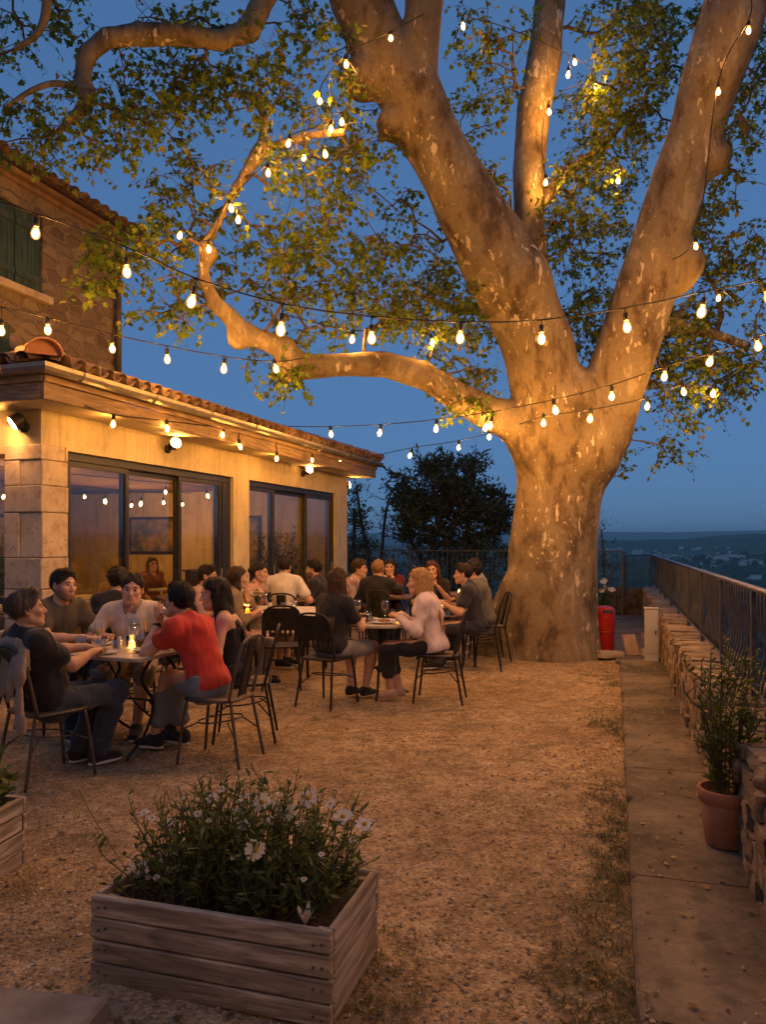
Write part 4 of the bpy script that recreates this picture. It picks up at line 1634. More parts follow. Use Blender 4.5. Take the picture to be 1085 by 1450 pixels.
# crown: (px, py, half-width px, half-height px, Y, depth, clusters)
CROWN = [
    (150, -240, 480, 130, 7.2, 1.4, 110), (800, -260, 420, 130, 8.2, 1.6, 90), (480, -560, 800, 260, 5.6, 1.6, 150),  # foliage above the frame, added to screen off the blue sky
    (90, 60, 150, 95, 8.6, 1.0, 78), (60, 170, 110, 70, 8.1, 0.9, 46), (225, 115, 105, 50, 8.8, 0.8, 50), (300, 15, 140, 45, 9.1, 1.0, 42), (210, 180, 60, 42, 8.2, 0.7, 18),
    (330, 125, 80, 55, 8.7, 1.0, 45), (440, 90, 75, 80, 9.0, 1.1, 50), (440, 230, 110, 75, 8.8, 1.2, 75), (300, 265, 90, 60, 8.8, 1.0, 50), (240, 330, 90, 45, 8.6, 0.8, 34),
    (150, 345, 70, 28, 8.2, 0.6, 26), (120, 395, 60, 20, 8.1, 0.5, 13), (350, 370, 90, 75, 8.9, 0.9, 70), (470, 330, 90, 90, 9.3, 1.3, 85), (560, 330, 70, 100, 9.9, 1.3, 75),
    (470, 440, 120, 50, 9.4, 0.9, 60), (380, 500, 60, 45, 9.1, 0.6, 26), (240, 420, 60, 35, 8.6, 0.6, 20), (620, 440, 75, 70, 10.6, 1.2, 58), (650, 530, 70, 28, 10.6, 0.7, 14), (665, 570, 35, 12, 10.0, 0.3, 7),
    (530, 210, 70, 60, 10.0, 1.0, 30), (690, 130, 50, 110, 11.5, 1.2, 34), (680, 300, 45, 90, 11.8, 1.0, 30),
    (820, 330, 70, 120, 12.4, 1.6, 105), (850, 200, 70, 90, 12.2, 1.4, 80), (885, 110, 70, 90, 11.8, 1.4, 66), (840, 440, 55, 60, 12.2, 1.3, 48), (905, 30, 90, 55, 11.6, 1.4, 48), (720, 380, 45, 40, 12.4, 0.9, 22),
    (990, 330, 55, 60, 11.6, 1.2, 36), (1050, 210, 55, 100, 11.0, 1.4, 48), (1060, 390, 40, 70, 10.6, 1.0, 34), (960, 470, 70, 55, 11.3, 1.2, 58), (1010, 530, 50, 45, 10.9, 0.9, 34), (935, 545, 40, 35, 11.2, 0.8, 22),
    (960, 625, 34, 42, 10.6, 0.35, 17), (880, 635, 16, 34, 10.8, 0.3, 6), (1080, 480, 25, 45, 10.4, 0.6, 12), (1060, 70, 50, 60, 11.3, 1.0, 16), (700, 30, 60, 45, 11.8, 1.0, 13),
]


def crown():
    rnd = random.Random(31)
    seeds = []
    for nm in LIMBS:
        P = limb_world(nm)
        if nm == 'trunk':
            continue
        for (a, ra), (b, rb) in zip(P[:-1], P[1:]):
            for k in range(4):
                seeds.append(a.lerp(b, k / 4))
    targets = []
    for px, py, hw, hh, Y, dp, cnt in CROWN:
        for i in range(int(cnt * (1.75 if px > 600 and py > -50 else 1.15))):
            for _ in range(20):
                u = Vector((rnd.uniform(-1, 1), rnd.uniform(-1, 1), rnd.uniform(-1, 1)))
                if u.length < 1:
                    break
            p = W(px + u.x * hw * 1.08, py + u.y * hh * 1.08, Y + u.z * dp)
            # gaps between the sprays
            if noise.noise(p * 0.95 + Vector((3.1, 0, 7))) < -0.16:
                continue
            targets.append(p)
    nodes, par, w, ends = grow(seeds, targets, 0.004, 0.03, rnd, None)
    twig_mesh(nodes, par, w, 0.0042, 0.045, len(seeds), 'branches', mottled('twig_bark', (0.07, 0.05, 0.035), (0.15, 0.11, 0.075), 8, 0.9, 0.3), TREE)
    pos, dr, nm_, sz = [], [], [], []
    shoots = MB()
    for e in ends:
        a = nodes[e]
        nsh = rnd.choice((2, 2, 3, 3, 4))
        for s in range(nsh):
            d = Vector((rnd.gauss(0, 1), rnd.gauss(0, 1), rnd.gauss(-0.30, 0.75))).normalized()
            L = rnd.uniform(0.16, 0.42)
            pts = [a, a + d * L * 0.5 + Vector((0, 0, -0.02)), a + d * L + Vector((0, 0, -0.07 * L / 0.3))]
            shoots.tube(pts, [0.0032, 0.0026, 0.0016], 3, cap=False)
            big = rnd.random() < 0.15
            k = rnd.randint(4, 8)
            for q in range(k):
                f = (q + rnd.random()) / k
                p = pts[0].lerp(pts[1], f * 2) if f < 0.5 else pts[1].lerp(pts[2], f * 2 - 1)
                o = Vector((rnd.gauss(0, 1), rnd.gauss(0, 1), rnd.gauss(-0.5, 0.6))).normalized()
                pos.append(p + o * rnd.uniform(0.01, 0.05))
                dr.append((o + d * 0.4 + Vector((0, 0, -0.45))))
                nm_.append(Vector((rnd.gauss(0, 0.6), rnd.gauss(-0.15, 0.6), 1.0)))
                sz.append(rnd.uniform(0.042, 0.088) * (1.35 if big else 1.0))
    shoots.build('shoots', mottled('twig_bark', (0, 0, 0), (0, 0, 0)), TREE)
    ar = lambda q: np.array([tuple(x) for x in q])
    link('crown', leaves_mesh('crown', ar(pos), ar(dr), ar(nm_), np.array(sz), leaf_shape()), PLANE_LEAF, TREE)
    print('LEAVES', len(pos), 'targets', len(targets))


crown()


def lance_leaf():
    v = [(0, 0, 0), (0.16, 0.35, 0.02), (0.0, 0.45, -0.02), (-0.16, 0.35, 0.02), (0.10, 0.75, 0.0), (-0.10, 0.75, 0.0), (0, 1.0, -0.04)]
    f = [(0, 1, 2), (0, 2, 3), (1, 4, 2), (2, 5, 3), (4, 6, 2), (2, 6, 5)]
    return np.array(v), np.array(f)


def bush_tree(label, base, stems, blobs, leafsize, col, seed, per=26, name='olive_tree', sparse=0.0, rmax=0.09):
    """A tree beyond the railing: stems as limb paths in px, crown blobs in px."""
    rnd = random.Random(seed)
    root = empty(name, base, 0, label, 'tree')
    m = MB()
    seeds = []
    for st in stems:
        P = [W(x, y, Y) for x, y, w, Y in st]
        R = [w * Y / F / 2 for x, y, w, Y in st]
        m.tube(spline(P, 4), list(np.interp(np.arange(len(P) * 4 - 3) / 4, range(len(R)), R)), 8)
        for a, b in zip(P[:-1], P[1:]):
            for k in range(4):
                seeds.append(a.lerp(b, k / 4))
    bk = mottled('grey_bark', (0.05, 0.04, 0.03), (0.10, 0.085, 0.065), 6, 0.95, 0.4)
    m.build('trunk', bk, root)
    T = []
    for px, py, hw, hh, Y, dp, cnt in blobs:
        for i in range(cnt):
            for _ in range(20):
                u = Vector((rnd.uniform(-1, 1), rnd.uniform(-1, 1), rnd.uniform(-1, 1)))
                if u.length < 1:
                    break
            p = W(px + u.x * hw, py + u.y * hh, Y + u.z * dp)
            if noise.noise(p * 1.1 + Vector((seed, 0, 7))) < -0.25:
                continue
            T.append(p)
    nodes, par, w, ends = grow(seeds, T, 0.004, 0.05, rnd, None)
    tag(twig_mesh(nodes, par, w, 0.0075, rmax, len(seeds), 'branches', bk, root), kind='stuff')
    pos, dr, nm_, sz = [], [], [], []
    for e in ends:
        for s in range(4):
            if rnd.random() < sparse:
                continue
            d = Vector((rnd.gauss(0, 1), rnd.gauss(0, 1), rnd.gauss(0.5, 0.6))).normalized()
            L = rnd.uniform(0.25, 0.6)
            for q in range(per // 4):
                f = rnd.random()
                o = Vector((rnd.gauss(0, 1), rnd.gauss(0, 1), rnd.gauss(0.3, 0.7))).normalized()
                pos.append(nodes[e] + d * L * f + o * 0.02)
                dr.append(d * 0.7 + o)
                nm_.append(Vector((rnd.gauss(0, 1), rnd.gauss(0, 1), rnd.gauss(0, 1))))
                sz.append(rnd.uniform(0.7, 1.3) * leafsize)
    ar = lambda q: np.array([tuple(x) for x in q])
    link('crown', leaves_mesh('crown', ar(pos), ar(dr), ar(nm_), np.array(sz), lance_leaf()), col, root)
    return root


OLIVE = leaf_material('olive_leaf', [(0, (0.040, 0.055, 0.030)), (0.6, (0.080, 0.105, 0.055)), (1, (0.14, 0.165, 0.10))], 0.2)
DARKLEAF = leaf_material('dark_leaf', [(0, (0.034, 0.055, 0.022)), (0.7, (0.070, 0.10, 0.038)), (1, (0.12, 0.14, 0.055))], 0.25)
YO = 21.5
bush_tree('bushy olive tree with many upright stems behind the railing left of the big trunk', (W(640, 960, YO).x, YO, W(640, 900, YO).z),
          [[(640, 900, 14, YO), (638, 800, 11, YO), (625, 740, 8, YO), (612, 690, 5, YO)], [(645, 900, 12, YO), (655, 800, 9, YO), (665, 730, 7, YO), (668, 675, 4, YO)], [(642, 880, 9, YO), (680, 790, 7, YO), (705, 730, 5, YO), (716, 690, 3, YO)],
           [(636, 880, 9, YO), (600, 800, 7, YO), (575, 750, 5, YO), (568, 710, 3, YO)]],
          [(618, 700, 50, 48, YO, 1.0, 70), (655, 700, 42, 50, YO, 1.0, 60), (590, 730, 34, 42, YO, 0.9, 40), (640, 745, 80, 38, YO, 1.2, 80), (700, 725, 26, 40, YO, 0.8, 30), (650, 785, 80, 25, YO, 1.2, 46), (570, 700, 16, 30, YO, .5, 10), (668, 672, 12, 16, YO, .5, 10), (610, 668, 16, 14, YO, .5, 10)],
          0.15, OLIVE, 5, 60)
bush_tree('sparse thin-branched tree behind the railing beside the restaurant corner', (W(520, 960, 23).x, 23, W(520, 900, 23).z),
          [[(530, 900, 9, 23), (524, 800, 7, 23), (512, 740, 5, 23), (505, 690, 3, 23)], [(530, 880, 7, 23), (540, 790, 5, 23), (546, 730, 4, 23), (556, 690, 2, 23)]],
          [(520, 720, 40, 55, 23, 0.9, 46), (548, 745, 22, 40, 23, 0.7, 24)], 0.085, DARKLEAF, 8, 14, 'slender_tree', 0.55)
bush_tree('dark leafy shrub close behind the restaurant corner and the railing', (W(500, 960, 20).x, 20, W(500, 900, 20).z),
          [[(498, 900, 9, 20), (500, 800, 7, 20), (503, 720, 4, 20)]],
          [(500, 745, 18, 55, 20, 0.7, 34), (520, 790, 34, 22, 20, .8, 26)], 0.12, DARKLEAF, 9, 34, 'shrub')
bush_tree('low dark hedge shrub behind the railing between the diners and the trunk', (W(690, 960, 19.5).x, 19.5, W(690, 900, 19.5).z),
          [[(690, 900, 7, 19.5), (690, 820, 4, 19.5)], [(600, 900, 7, 19.5), (600, 820, 4, 19.5)]],
          [(690, 815, 50, 32, 19.5, .8, 52), (590, 815, 70, 30, 19.5, .8, 66)], 0.11, DARKLEAF, 12, 30, 'shrub')
bush_tree('small twiggy shrub behind the railing right of the big trunk', (W(862, 960, 18.5).x, 18.5, W(862, 900, 18.5).z),
          [[(856, 880, 4, 18.5), (856, 800, 3, 18.5), (852, 750, 2, 18.5)]],
          [(862, 805, 22, 28, 18.5, .5, 22), (853, 755, 7, 16, 18.5, .2, 5)], 0.08, DARKLEAF, 13, 14, 'shrub', 0.3)

# ------------------------------------------------------------------ people
def A3(v):
    return np.array(v, float)


def unit(v):
    v = A3(v)
    return v / max(np.linalg.norm(v), 1e-9)


def two_bone(a, tgt, l1, l2, hint):
    d = tgt - a
    L = min(max(np.linalg.norm(d), abs(l1 - l2) + 0.02), l1 + l2 - 0.004)
    u = unit(d)
    x = (l1 * l1 - l2 * l2 + L * L) / (2 * L)
    h = A3(hint) - u * float(A3(hint) @ u)
    return a + u * x + unit(h) * math.sqrt(max(l1 * l1 - x * x, 0)), a + u * L


def rotm(yaw=0.0, pitch=0.0, roll=0.0):
    """Columns: right, forward, up. yaw + turns to the left, pitch + looks up, roll + tips the head to its right."""
    return np.array(Matrix.Rotation(math.radians(yaw), 3, 'Z') @ Matrix.Rotation(math.radians(pitch), 3, 'X') @ Matrix.Rotation(math.radians(roll), 3, 'Y'))


SKIN = mottled('skin', (0.56, 0.32, 0.21), (0.64, 0.38, 0.26), 30, 0.5, 0.08, 300, dist=0.001)
SKIN_TAN = mottled('tanned_skin', (0.46, 0.25, 0.155), (0.53, 0.30, 0.19), 30, 0.5, 0.08, 300, dist=0.001)
LIP = mottled('lip_skin', (0.34, 0.11, 0.09), (0.40, 0.14, 0.11), 60, 0.4, 0.0)
TEETH = mottled('teeth', (0.75, 0.70, 0.60), (0.8, 0.75, 0.65), 60, 0.3, 0.0)
RUBBER = mottled('shoe_rubber', (0.55, 0.52, 0.46), (0.68, 0.65, 0.58), 40, 0.6, 0.1)


def eye_material():
    t = NT('eyeball')
    tc = t.n('TexCoord')
    d = t.n('VectorMath', operation='DISTANCE')
    t.l(tc.outputs['Generated'], d.inputs[0])
    d.inputs[1].default_value = (0.5, 1.0, 0.5)
    t.base(t.ramp(d.outputs['Value'], [(0.0, (0.01, 0.006, 0.004)), (0.26, (0.05, 0.025, 0.012)), (0.40, (0.45, 0.40, 0.35)), (1.0, (0.5, 0.44, 0.4))], 'CONSTANT'))
    t.set(Roughness=0.15)
    return t.m


EYE_M = eye_material()


def cloth(name, c, sheen=0.2):
    c2 = tuple(min(1, q * 1.25 + 0.004) for q in c)
    return mottled('cloth_' + name, c, c2, 9, 0.9, 0.25, 420, dist=0.0015, spec=0.15, sheen=sheen)


def hair_mat(name, c):
    if 'hair_' + name in _MC:
        return _MC['hair_' + name]
    t = NT('hair_' + name)
    v = t.coords((150, 150, 9))
    f = t.noise(v, 1.0, 3, 0.6, 0.6)
    t.base(t.ramp(f, [(0.3, tuple(q * 0.45 for q in c)), (0.7, tuple(q * 1.6 for q in c))]))
    t.set(Roughness=0.55)
    t.b.inputs['Specular IOR Level'].default_value = 0.3
    t.bump(f, 0.9, 0.005)
    _MC['hair_' + name] = t.m
    return t.m


def person(loc, face, label, hair, top, legs, shoe, sex='m', seat=0.46, lean=6, bend=0, turn=0, head=(0, 0, 0), hands=None, elbows=None,
           hdir=None, feet=None, knees=None, skin=None, hs=1.04, fine=True, smile=False, group='people dining on the terrace', fx=None, curl=(0.5, 0.5), neckline=0.07, sc=1.0):
    """Seated figure; own axes: x right, y forward. hands/feet: wrist and ankle places, right then left."""
    male = sex == 'm'
    rz = math.atan2(-face[0], face[1])
    root = empty('person', (loc[0], loc[1], 0), rz, label, 'person', group)
    skin = skin or SKIN
    fem = 0 if male else 1
    pel = A3((0, 0, seat + 0.072))
    le, be = math.radians(lean), math.radians(bend)
    up0 = A3((math.sin(be), math.sin(le) * math.cos(be), math.cos(le) * math.cos(be)))
    le2 = math.radians(lean * 1.3 + 4)
    up1 = A3((math.sin(be), math.sin(le2), math.cos(le2)))
    waist = pel + up0 * 0.155 * sc
    chest = waist + up0 * 0.170 * sc
    nb = chest + up1 * 0.158 * sc
    T = rotm(turn)
    rt, fw = T[:, 0], T[:, 1]
    shw = (0.178 if male else 0.152) * sc
    sh = [nb - up1 * 0.045 + rt * shw * s - fw * 0.0 for s in (1, -1)]
    HR = rotm(turn + head[0], head[1], head[2])
    hc = nb + up1 * 0.05 + A3((0, 0.02, 0)) + HR[:, 2] * 0.102 * hs + HR[:, 1] * 0.028
    P = lambda x, y, z: hc + HR @ (A3((x, y, z)) * hs)
    hip = [pel + A3((0.092 * s, 0.01, -0.005)) for s in (1, -1)]
    feet = feet or [(0.11, 0.45, 0.09), (-0.11, 0.45, 0.09)]
    knees = knees or [(0.25, 0.6, 1), (-0.25, 0.6, 1)]
    kn, an = [], []
    for i in (0, 1):
        k, a = two_bone(hip[i], A3(feet[i]), 0.44 * sc, 0.425 * sc, knees[i])
        kn.append(k)
        an.append(a)
    hands = hands or [(0.16, 0.36, 0.60), (-0.16, 0.36, 0.60)]
    elbows = elbows or [(0.7, -0.4, -0.8), (-0.7, -0.4, -0.8)]
    el, wr = [], []
    for i in (0, 1):
        e, w = two_bone(sh[i], A3(hands[i]), 0.285 * sc, 0.255 * sc, elbows[i])
        el.append(e)
        wr.append(w)
    hdir = hdir or [None, None]
    pts = np.array([pel, nb, hc, *sh, *el, *wr, *kn, *an, *hip])
    lo, hi = pts.min(0) - 0.24, pts.max(0) + 0.24
    lo[2] = max(lo[2], -0.02)
    hb = 0.0085 if fine else 0.012
    S = Solid(lo, hi, hb, [(hc - 0.135, hc + 0.135)], 0.0048 if fine else 0.0075)

    def torso(s, g, k=0.05, hips=True, upper=True):
        if hips:
            s.ell(pel + A3((0, -0.01, 0.01)), (0.158 + .012 * fem, 0.118, 0.10), None, k, grow=g + (0.007 if g > 0 else 0))
        s.cone(pel + up0 * 0.02, waist, 0.135, 0.122 - 0.008 * fem, k, flat=(fw, 0.82), grow=g)
        s.cone(waist, chest, 0.122 - .008 * fem, 0.142 - 0.012 * fem, k, flat=(fw, 0.80), grow=g)
        s.ell(chest + up1 * 0.03, (0.158 - 0.018 * fem, 0.108, 0.14), np.stack([rt, np.cross(up1, rt), up1], 1), k, grow=g)
        if male and lean < 20:
            s.ell(waist + fw * 0.035 - up0 * 0.04, (0.115, 0.085, 0.11), None, k, grow=g)
        if fem:
            for q in (1, -1):
                s.ell(chest + rt * 0.068 * q + fw * 0.078 + up0 * 0.01, (0.058, 0.052, 0.058), None, 0.04, grow=g)
        if upper:
            for i in (0, 1):
                s.cone(nb - up1 * 0.035, sh[i] - up1 * 0.005, 0.062, 0.056, 0.05, grow=g)
                s.cone(nb + up1 * 0.015, sh[i] + up1 * 0.018, 0.045, 0.036, 0.04, grow=g)

    def arm(s, i, t1, g, flare=0.0, k=0.03):
        ua = (0.050 if male else 0.041) * sc
        t = min(t1, 1)
        e = sh[i] + (el[i] - sh[i]) * t
        s.cone(sh[i], e, ua - .002, ua + (-0.008) * t + flare, k, grow=g)
        if t1 > 1:
            w = el[i] + (wr[i] - el[i]) * (t1 - 1)
            s.cone(el[i], w, ua - 0.008, 0.028 + (2 - t1) * 0.012 + flare, k, grow=g)

    # the body, one skin
    torso(S, 0.0)
    for i, q in ((0, 1), (1, -1)):
        arm(S, i, 2.0, 0.0)
        S.cone(el[i] + (wr[i] - el[i]) * 0.1, el[i] + (wr[i] - el[i]) * 0.42, 0.036, 0.038 if male else 0.033, 0.03)
        S.cone(hip[i], kn[i], 0.088, 0.056, 0.05)
        S.cone(kn[i], kn[i] + (an[i] - kn[i]) * 0.35, 0.054, 0.056, 0.03)
        S.cone(kn[i] + (an[i] - kn[i]) * 0.35, an[i], 0.054, 0.036, 0.03)
        # hand
        fa = unit(wr[i] - el[i])
        f = unit(hdir[i][0]) if hdir[i] else unit(fa + A3((0, 0, -0.05)))
        n = A3(hdir[i][1]) if hdir[i] else A3((0, 0, 1.0))
        n = unit(n - f * (n @ f))
        th = np.cross(n, f) if q > 0 else np.cross(f, n)
        z = 0.95 if male else 0.86
        w0 = wr[i]
        S.cone(w0, w0 + f * 0.03 * z, 0.027, 0.028, 0.02, flat=(n, 0.7))
        S.cone(w0 + f * 0.045 * z, w0 + f * 0.082 * z, 0.034 * z, 0.039 * z, 0.02, flat=(n, 0.42))
        cu = curl[i]
        for o, L in ((0.029, 0.066), (0.0098, 0.076), (-0.0098, 0.071), (-0.029, 0.055)):
            b = w0 + f * (0.092 - abs(o) * 0.25) * z + th * o * z
            d1 = unit(f * math.cos(cu) - n * math.sin(cu) + th * o * 3)
            d2 = unit(f * math.cos(cu * 2.3) - n * math.sin(cu * 2.3))
            m_ = b + d1 * L * 0.52 * z
            S.cone(b, m_, 0.0092 * z, 0.0082 * z, 0.004)
            S.cone(m_, m_ + d2 * L * 0.5 * z, 0.0082 * z, 0.0068 * z, 0.003)
        b = w0 + f * 0.032 * z + th * 0.026 * z
        m_ = b + unit(f * 0.75 + th * 0.7 - n * 0.25) * 0.042 * z
        S.cone(b, m_, 0.0125 * z, 0.0098 * z, 0.008)
        S.cone(m_, m_ + unit(f + th * 0.15 - n * 0.35) * 0.03 * z, 0.0095 * z, 0.0075 * z, 0.003)
    # neck and head
    nr = 0.056 if male else 0.046
    S.cone(nb - up1 * 0.03, P(0, -0.02, -0.05), nr + .004, nr - 0.002, 0.03)
    S.ell(P(0, -0.014, 0.034), A3((0.0755, 0.095, 0.088)) * hs, HR, 0.02)
    S.ell(P(0, 0.026, -0.036), A3((0.060 - .004 * fem, 0.064, 0.080)) * hs, HR, 0.03)
    S.ell(P(0, 0.066, -0.098), A3((0.026 - .003 * fem, 0.022, 0.017)) * hs, HR, 0.03)
    for q in (1, -1):
        S.cone(P(q * 0.056, 0.0, -0.055), P(q * 0.024, 0.062, -0.097), 0.017 if male else 0.013, 0.015, 0.03)
        S.ell(P(q * 0.040, 0.060, -0.022), A3((0.024, 0.022, 0.020)) * hs, HR, 0.025)
        S.ell(P(q * 0.031, 0.098, 0.004), A3((0.017, 0.016, 0.011)) * hs, HR, 0.014, 's')
        S.ell(P(q * 0.078, -0.008, -0.006), A3((0.010, 0.019, 0.031)) * hs, HR, 0.006)
        S.ell(P(q * 0.086, -0.003, -0.004), A3((0.006, 0.010, 0.017)) * hs, HR, 0.004, 's')
        S.ell(P(q * 0.010, 0.096, -0.036), A3((0.010, 0.010, 0.008)) * hs, HR, 0.008)
    S.cone(P(-0.034, 0.076, 0.021), P(0.034, 0.076, 0.021), 0.013 if male else 0.009, 0.013 if male else .009, 0.02)
    S.cone(P(0, 0.084, 0.006), P(0, 0.106, -0.030), 0.0085, 0.0125, 0.014)
    S.ell(P(0, 0.080, -0.064), A3((0.026, 0.014, 0.012)) * hs, HR, 0.015)
    link('body', S.mesh('body'), skin, root, True)
    del S

    def tl(name, build_pts, r, material, parent=root, n=8):
        return MB().tube(build_pts, r, n).build(name, material, parent, True)

    hm = hair_mat(*hair[1])
    # face
    if fine is not None:
        for q in (1, -1):
            e = MB()
            Rm = Matrix([list(r) for r in HR])
            e.lathe([(0.0118 * hs * math.sin(a), 0.0118 * hs * -math.cos(a)) for a in np.linspace(0.02, PI - 0.02, 9)], (0, 0, 0), 12)
            o = e.build('eye', EYE_M, root, True)
            o.matrix_basis = Matrix.Translation(Vector(P(q * 0.031, 0.0765, 0.004))) @ Rm.to_4x4()
            tl('eyebrow', [P(q * 0.014, 0.092, 0.021), P(q * 0.03, 0.0925, 0.0275), P(q * 0.048, 0.080, 0.022)], [0.0035, 0.005, 0.0025], hm)
        cz = 0.005 if smile else -0.001
        up = [P(-0.024, 0.083, -0.063 + cz), P(-0.012, 0.0925, -0.060), P(0, 0.0955, -0.0605), P(0.012, 0.0925, -0.060), P(0.024, 0.083, -0.063 + cz)]
        gap = 0.013 if smile else 0.007
        dn = [P(-0.024, 0.083, -0.063 + cz), P(-0.012, 0.0915, -0.061 - gap), P(0, 0.094, -0.062 - gap), P(0.012, 0.0915, -0.061 - gap), P(0.024, 0.083, -0.063 + cz)]
        m = MB()
        m.tube(up, [0.002, 0.0042, 0.0046, 0.0042, 0.002], 6)
        m.tube(dn, [0.002, 0.0048, 0.0056, 0.0048, 0.002], 6)
        lp = m.build('lips', LIP, root, True)
        if smile:
            t = MB().tube([P(-0.019, 0.086, -0.0645), P(0, 0.093, -0.0675), P(0.019, 0.086, -0.0645)], [0.003, 0.0062, 0.003], 8)
            t.build('teeth', TEETH, lp, True)

    # hair
    hlo, hhi = hc - 0.17, hc + 0.17
    if hair[0] in ('long', 'tied', 'bob'):
        hlo = np.minimum(hlo, nb - A3((0.2, 0.26, 0.34)))
        hhi = np.maximum(hhi, nb + A3((0.2, 0.16, 0)))
    hv = 0.0058 if fine else 0.009
    Hs = Solid(hlo, hhi, hv)
    vol = 0.009 if hair[0] != 'buzz' else 0.005
    Hs.ell(P(0, -0.016, 0.036), (A3((0.0765, 0.097, 0.090)) + vol) * hs, HR, 0)
    if hair[0] == 'short':
        Hs.ell(P(0.012, 0.045, 0.105), A3((0.058, 0.045, 0.028)) * hs, HR, 0.03)
    if hair[0] == 'curly':
        Hs.ell(P(0, -0.01, 0.06), A3((0.093, 0.108, 0.085)) * hs, HR, 0.03)
    n_ = HR @ A3((0, 0.64, -0.77))
    zc = {'short': 0.004, 'curly': 0.0, 'buzz': 0.02, 'long': 0.014, 'bob': 0.012, 'tied': 0.010}[hair[0]]
    # hairline: an inclined plane from the nape over the ears to the forehead
    Hs.cut(P(0, 0.0, zc - 0.012), n_, 0.012)
    Hs.ell(P(0, 0.085, -0.004), A3((0.062, 0.055, 0.068)) * hs, HR, 0.012, 's')
    if hair[0] == 'tied':
        Hs.ell(P(0, -0.115, 0.03), A3((0.04, 0.035, 0.04)) * hs, HR, 0.02)
    if hair[0] == 'bob':
        for q in (1, -1):
            Hs.cone(P(q * 0.07, -0.01, 0.03), P(q * 0.08, 0.0, -0.10), 0.026, 0.024, 0.02)
        Hs.cone(P(0, -0.075, 0.02), P(0, -0.075, -0.10), 0.055, 0.05, 0.03)
    if hair[0] == 'long':
        r_ = np.random.default_rng(int(abs(loc[0] * 100)) + 3)
        L = hair[2] if len(hair) > 2 else 0.27
        for q in (1, -1):
            Hs.cone(P(q * 0.072, -0.012, 0.04), P(q * 0.079, -0.02, -0.09), 0.026, 0.030, 0.02)
        Hs.cone(P(0, -0.07, 0.03), P(0, -0.078, -0.11), 0.06, 0.062, 0.03)
        for j in range(17):
            a = (j - 8) / 8.0
            x0 = 0.082 * math.sin(a * 1.9)
            y0 = -0.085 * math.cos(a * 1.75) + 0.0
            p0 = P(x0, y0 - 0.01, 0.0)
            p1 = P(x0 * 1.1, y0 - 0.012, -0.10)
            yb = -0.105 if abs(a) < 0.72 else 0.055
            p2 = nb + rt * x0 * 1.25 + fw * (yb if abs(a) < .72 else yb) - up1 * (L * 0.55) * r_.uniform(0.9, 1.1)
            p3 = p2 - up1 * L * 0.45 * r_.uniform(0.85, 1.15) + rt * r_.uniform(-.015, .015)
            Hs.cone(p0, p1, 0.022, 0.022, 0.012)
            Hs.cone(p1, p2, 0.022, 0.018, 0.010)
            Hs.cone(p2, p3, 0.018, 0.006, 0.008)
    Hs.ripple(0.0034 if hair[0] != 'curly' else 0.006, 150, 5, squash=(1, 1, 0.22) if hair[0] != 'curly' else (.6, .6, .6))
    Hs.ripple(0.0035, 55, 8, squash=(1, 1, .4))
    hme = Hs.mesh('hair')
    nv = len(hme.vertices)
    co, no = np.zeros(nv * 3), np.zeros(nv * 3)
    hme.vertices.foreach_get('co', co)
    hme.vertices.foreach_get('normal', no)
    co, no = co.reshape(-1, 3), no.reshape(-1, 3)
    rg = np.random.default_rng(int(abs(loc[0] * 91 + loc[1] * 17)))
    pk = rg.choice(nv, 1500 if fine else 500)
    lg = hair[0] in ('long', 'bob')
    p0, n0 = co[pk], no[pk]
    fl_ = np.array(HR[:, 2]) * -1.0 if lg else (np.array(HR[:, 1]) * -0.45 - np.array(HR[:, 2]) * 0.7)
    dd = fl_[None] - n0 * (n0 @ fl_)[:, None] + n0 * (0.10 if lg else 0.28) + rg.normal(size=p0.shape) * 0.22
    dd /= np.maximum(np.linalg.norm(dd, axis=1, keepdims=True), 1e-6)
    sdw = np.cross(dd, n0)
    sdw /= np.maximum(np.linalg.norm(sdw, axis=1, keepdims=True), 1e-6)
    ln = rg.uniform(0.03, 0.075, len(pk))[:, None] if lg else rg.uniform(0.012, 0.03, len(pk))[:, None]
    b_ = p0 + n0 * 0.0008
    sv = np.stack([b_ - sdw * .0016, b_ + sdw * .0016, b_ + dd * ln + sdw * .0004, b_ + dd * ln - sdw * .0004], 1).reshape(-1, 3)
    sq = np.arange(len(sv)).reshape(-1, 4)
    hq = np.zeros(len(hme.loops), np.int32)
    hme.loops.foreach_get('vertex_index', hq)
    hme = np_mesh('hair', np.concatenate([co, sv]), np.concatenate([hq.reshape(-1, 4), sq + nv]))
    link('hair', hme, hm, root, True)
    if fx and 'beard' in fx:
        Bd = Solid(hc - 0.15, hc + 0.13, 0.005)
        Bd.ell(P(0, 0.027, -0.040), A3((0.062, 0.0655, 0.0815)) * hs, HR, 0)
        Bd.ell(P(0, 0.066, -0.098), A3((0.028, 0.0235, 0.0185)) * hs, HR, 0.03)
        for q in (1, -1):
            Bd.cone(P(q * 0.057, 0.0, -0.055), P(q * 0.024, 0.063, -0.098), 0.019, 0.017, 0.03)
        Bd.cut(P(0, 0.07, -0.052), HR @ A3((0, 0.62, 0.78)), 0.006)
        Bd.ell(P(0, 0.095, -0.066), A3((0.030, 0.03, 0.013)) * hs, HR, 0.006, 's')
        link('beard', Bd.mesh('beard'), mottled('stubble', (0.20, 0.105, 0.065), (0.27, 0.145, 0.09), 300, 0.8, 0.3, 500, dist=.001), root, True)

    # clothes
    tp, tm, sleeve = top[0], top[1], top[2]
    tlo, thi = np.minimum(pel - A3((.24, .22, .1)), np.min([*el, *wr, *sh], 0) - 0.1), np.maximum(pel + 0.25, np.max([*sh, *el, *wr, nb], 0) + 0.12)
    T_ = Solid(tlo, thi, 0.0085 if fine else 0.012)
    g = 0.018 if tp != 'loose' else 0.025
    torso(T_, g, 0.06, hips=True)
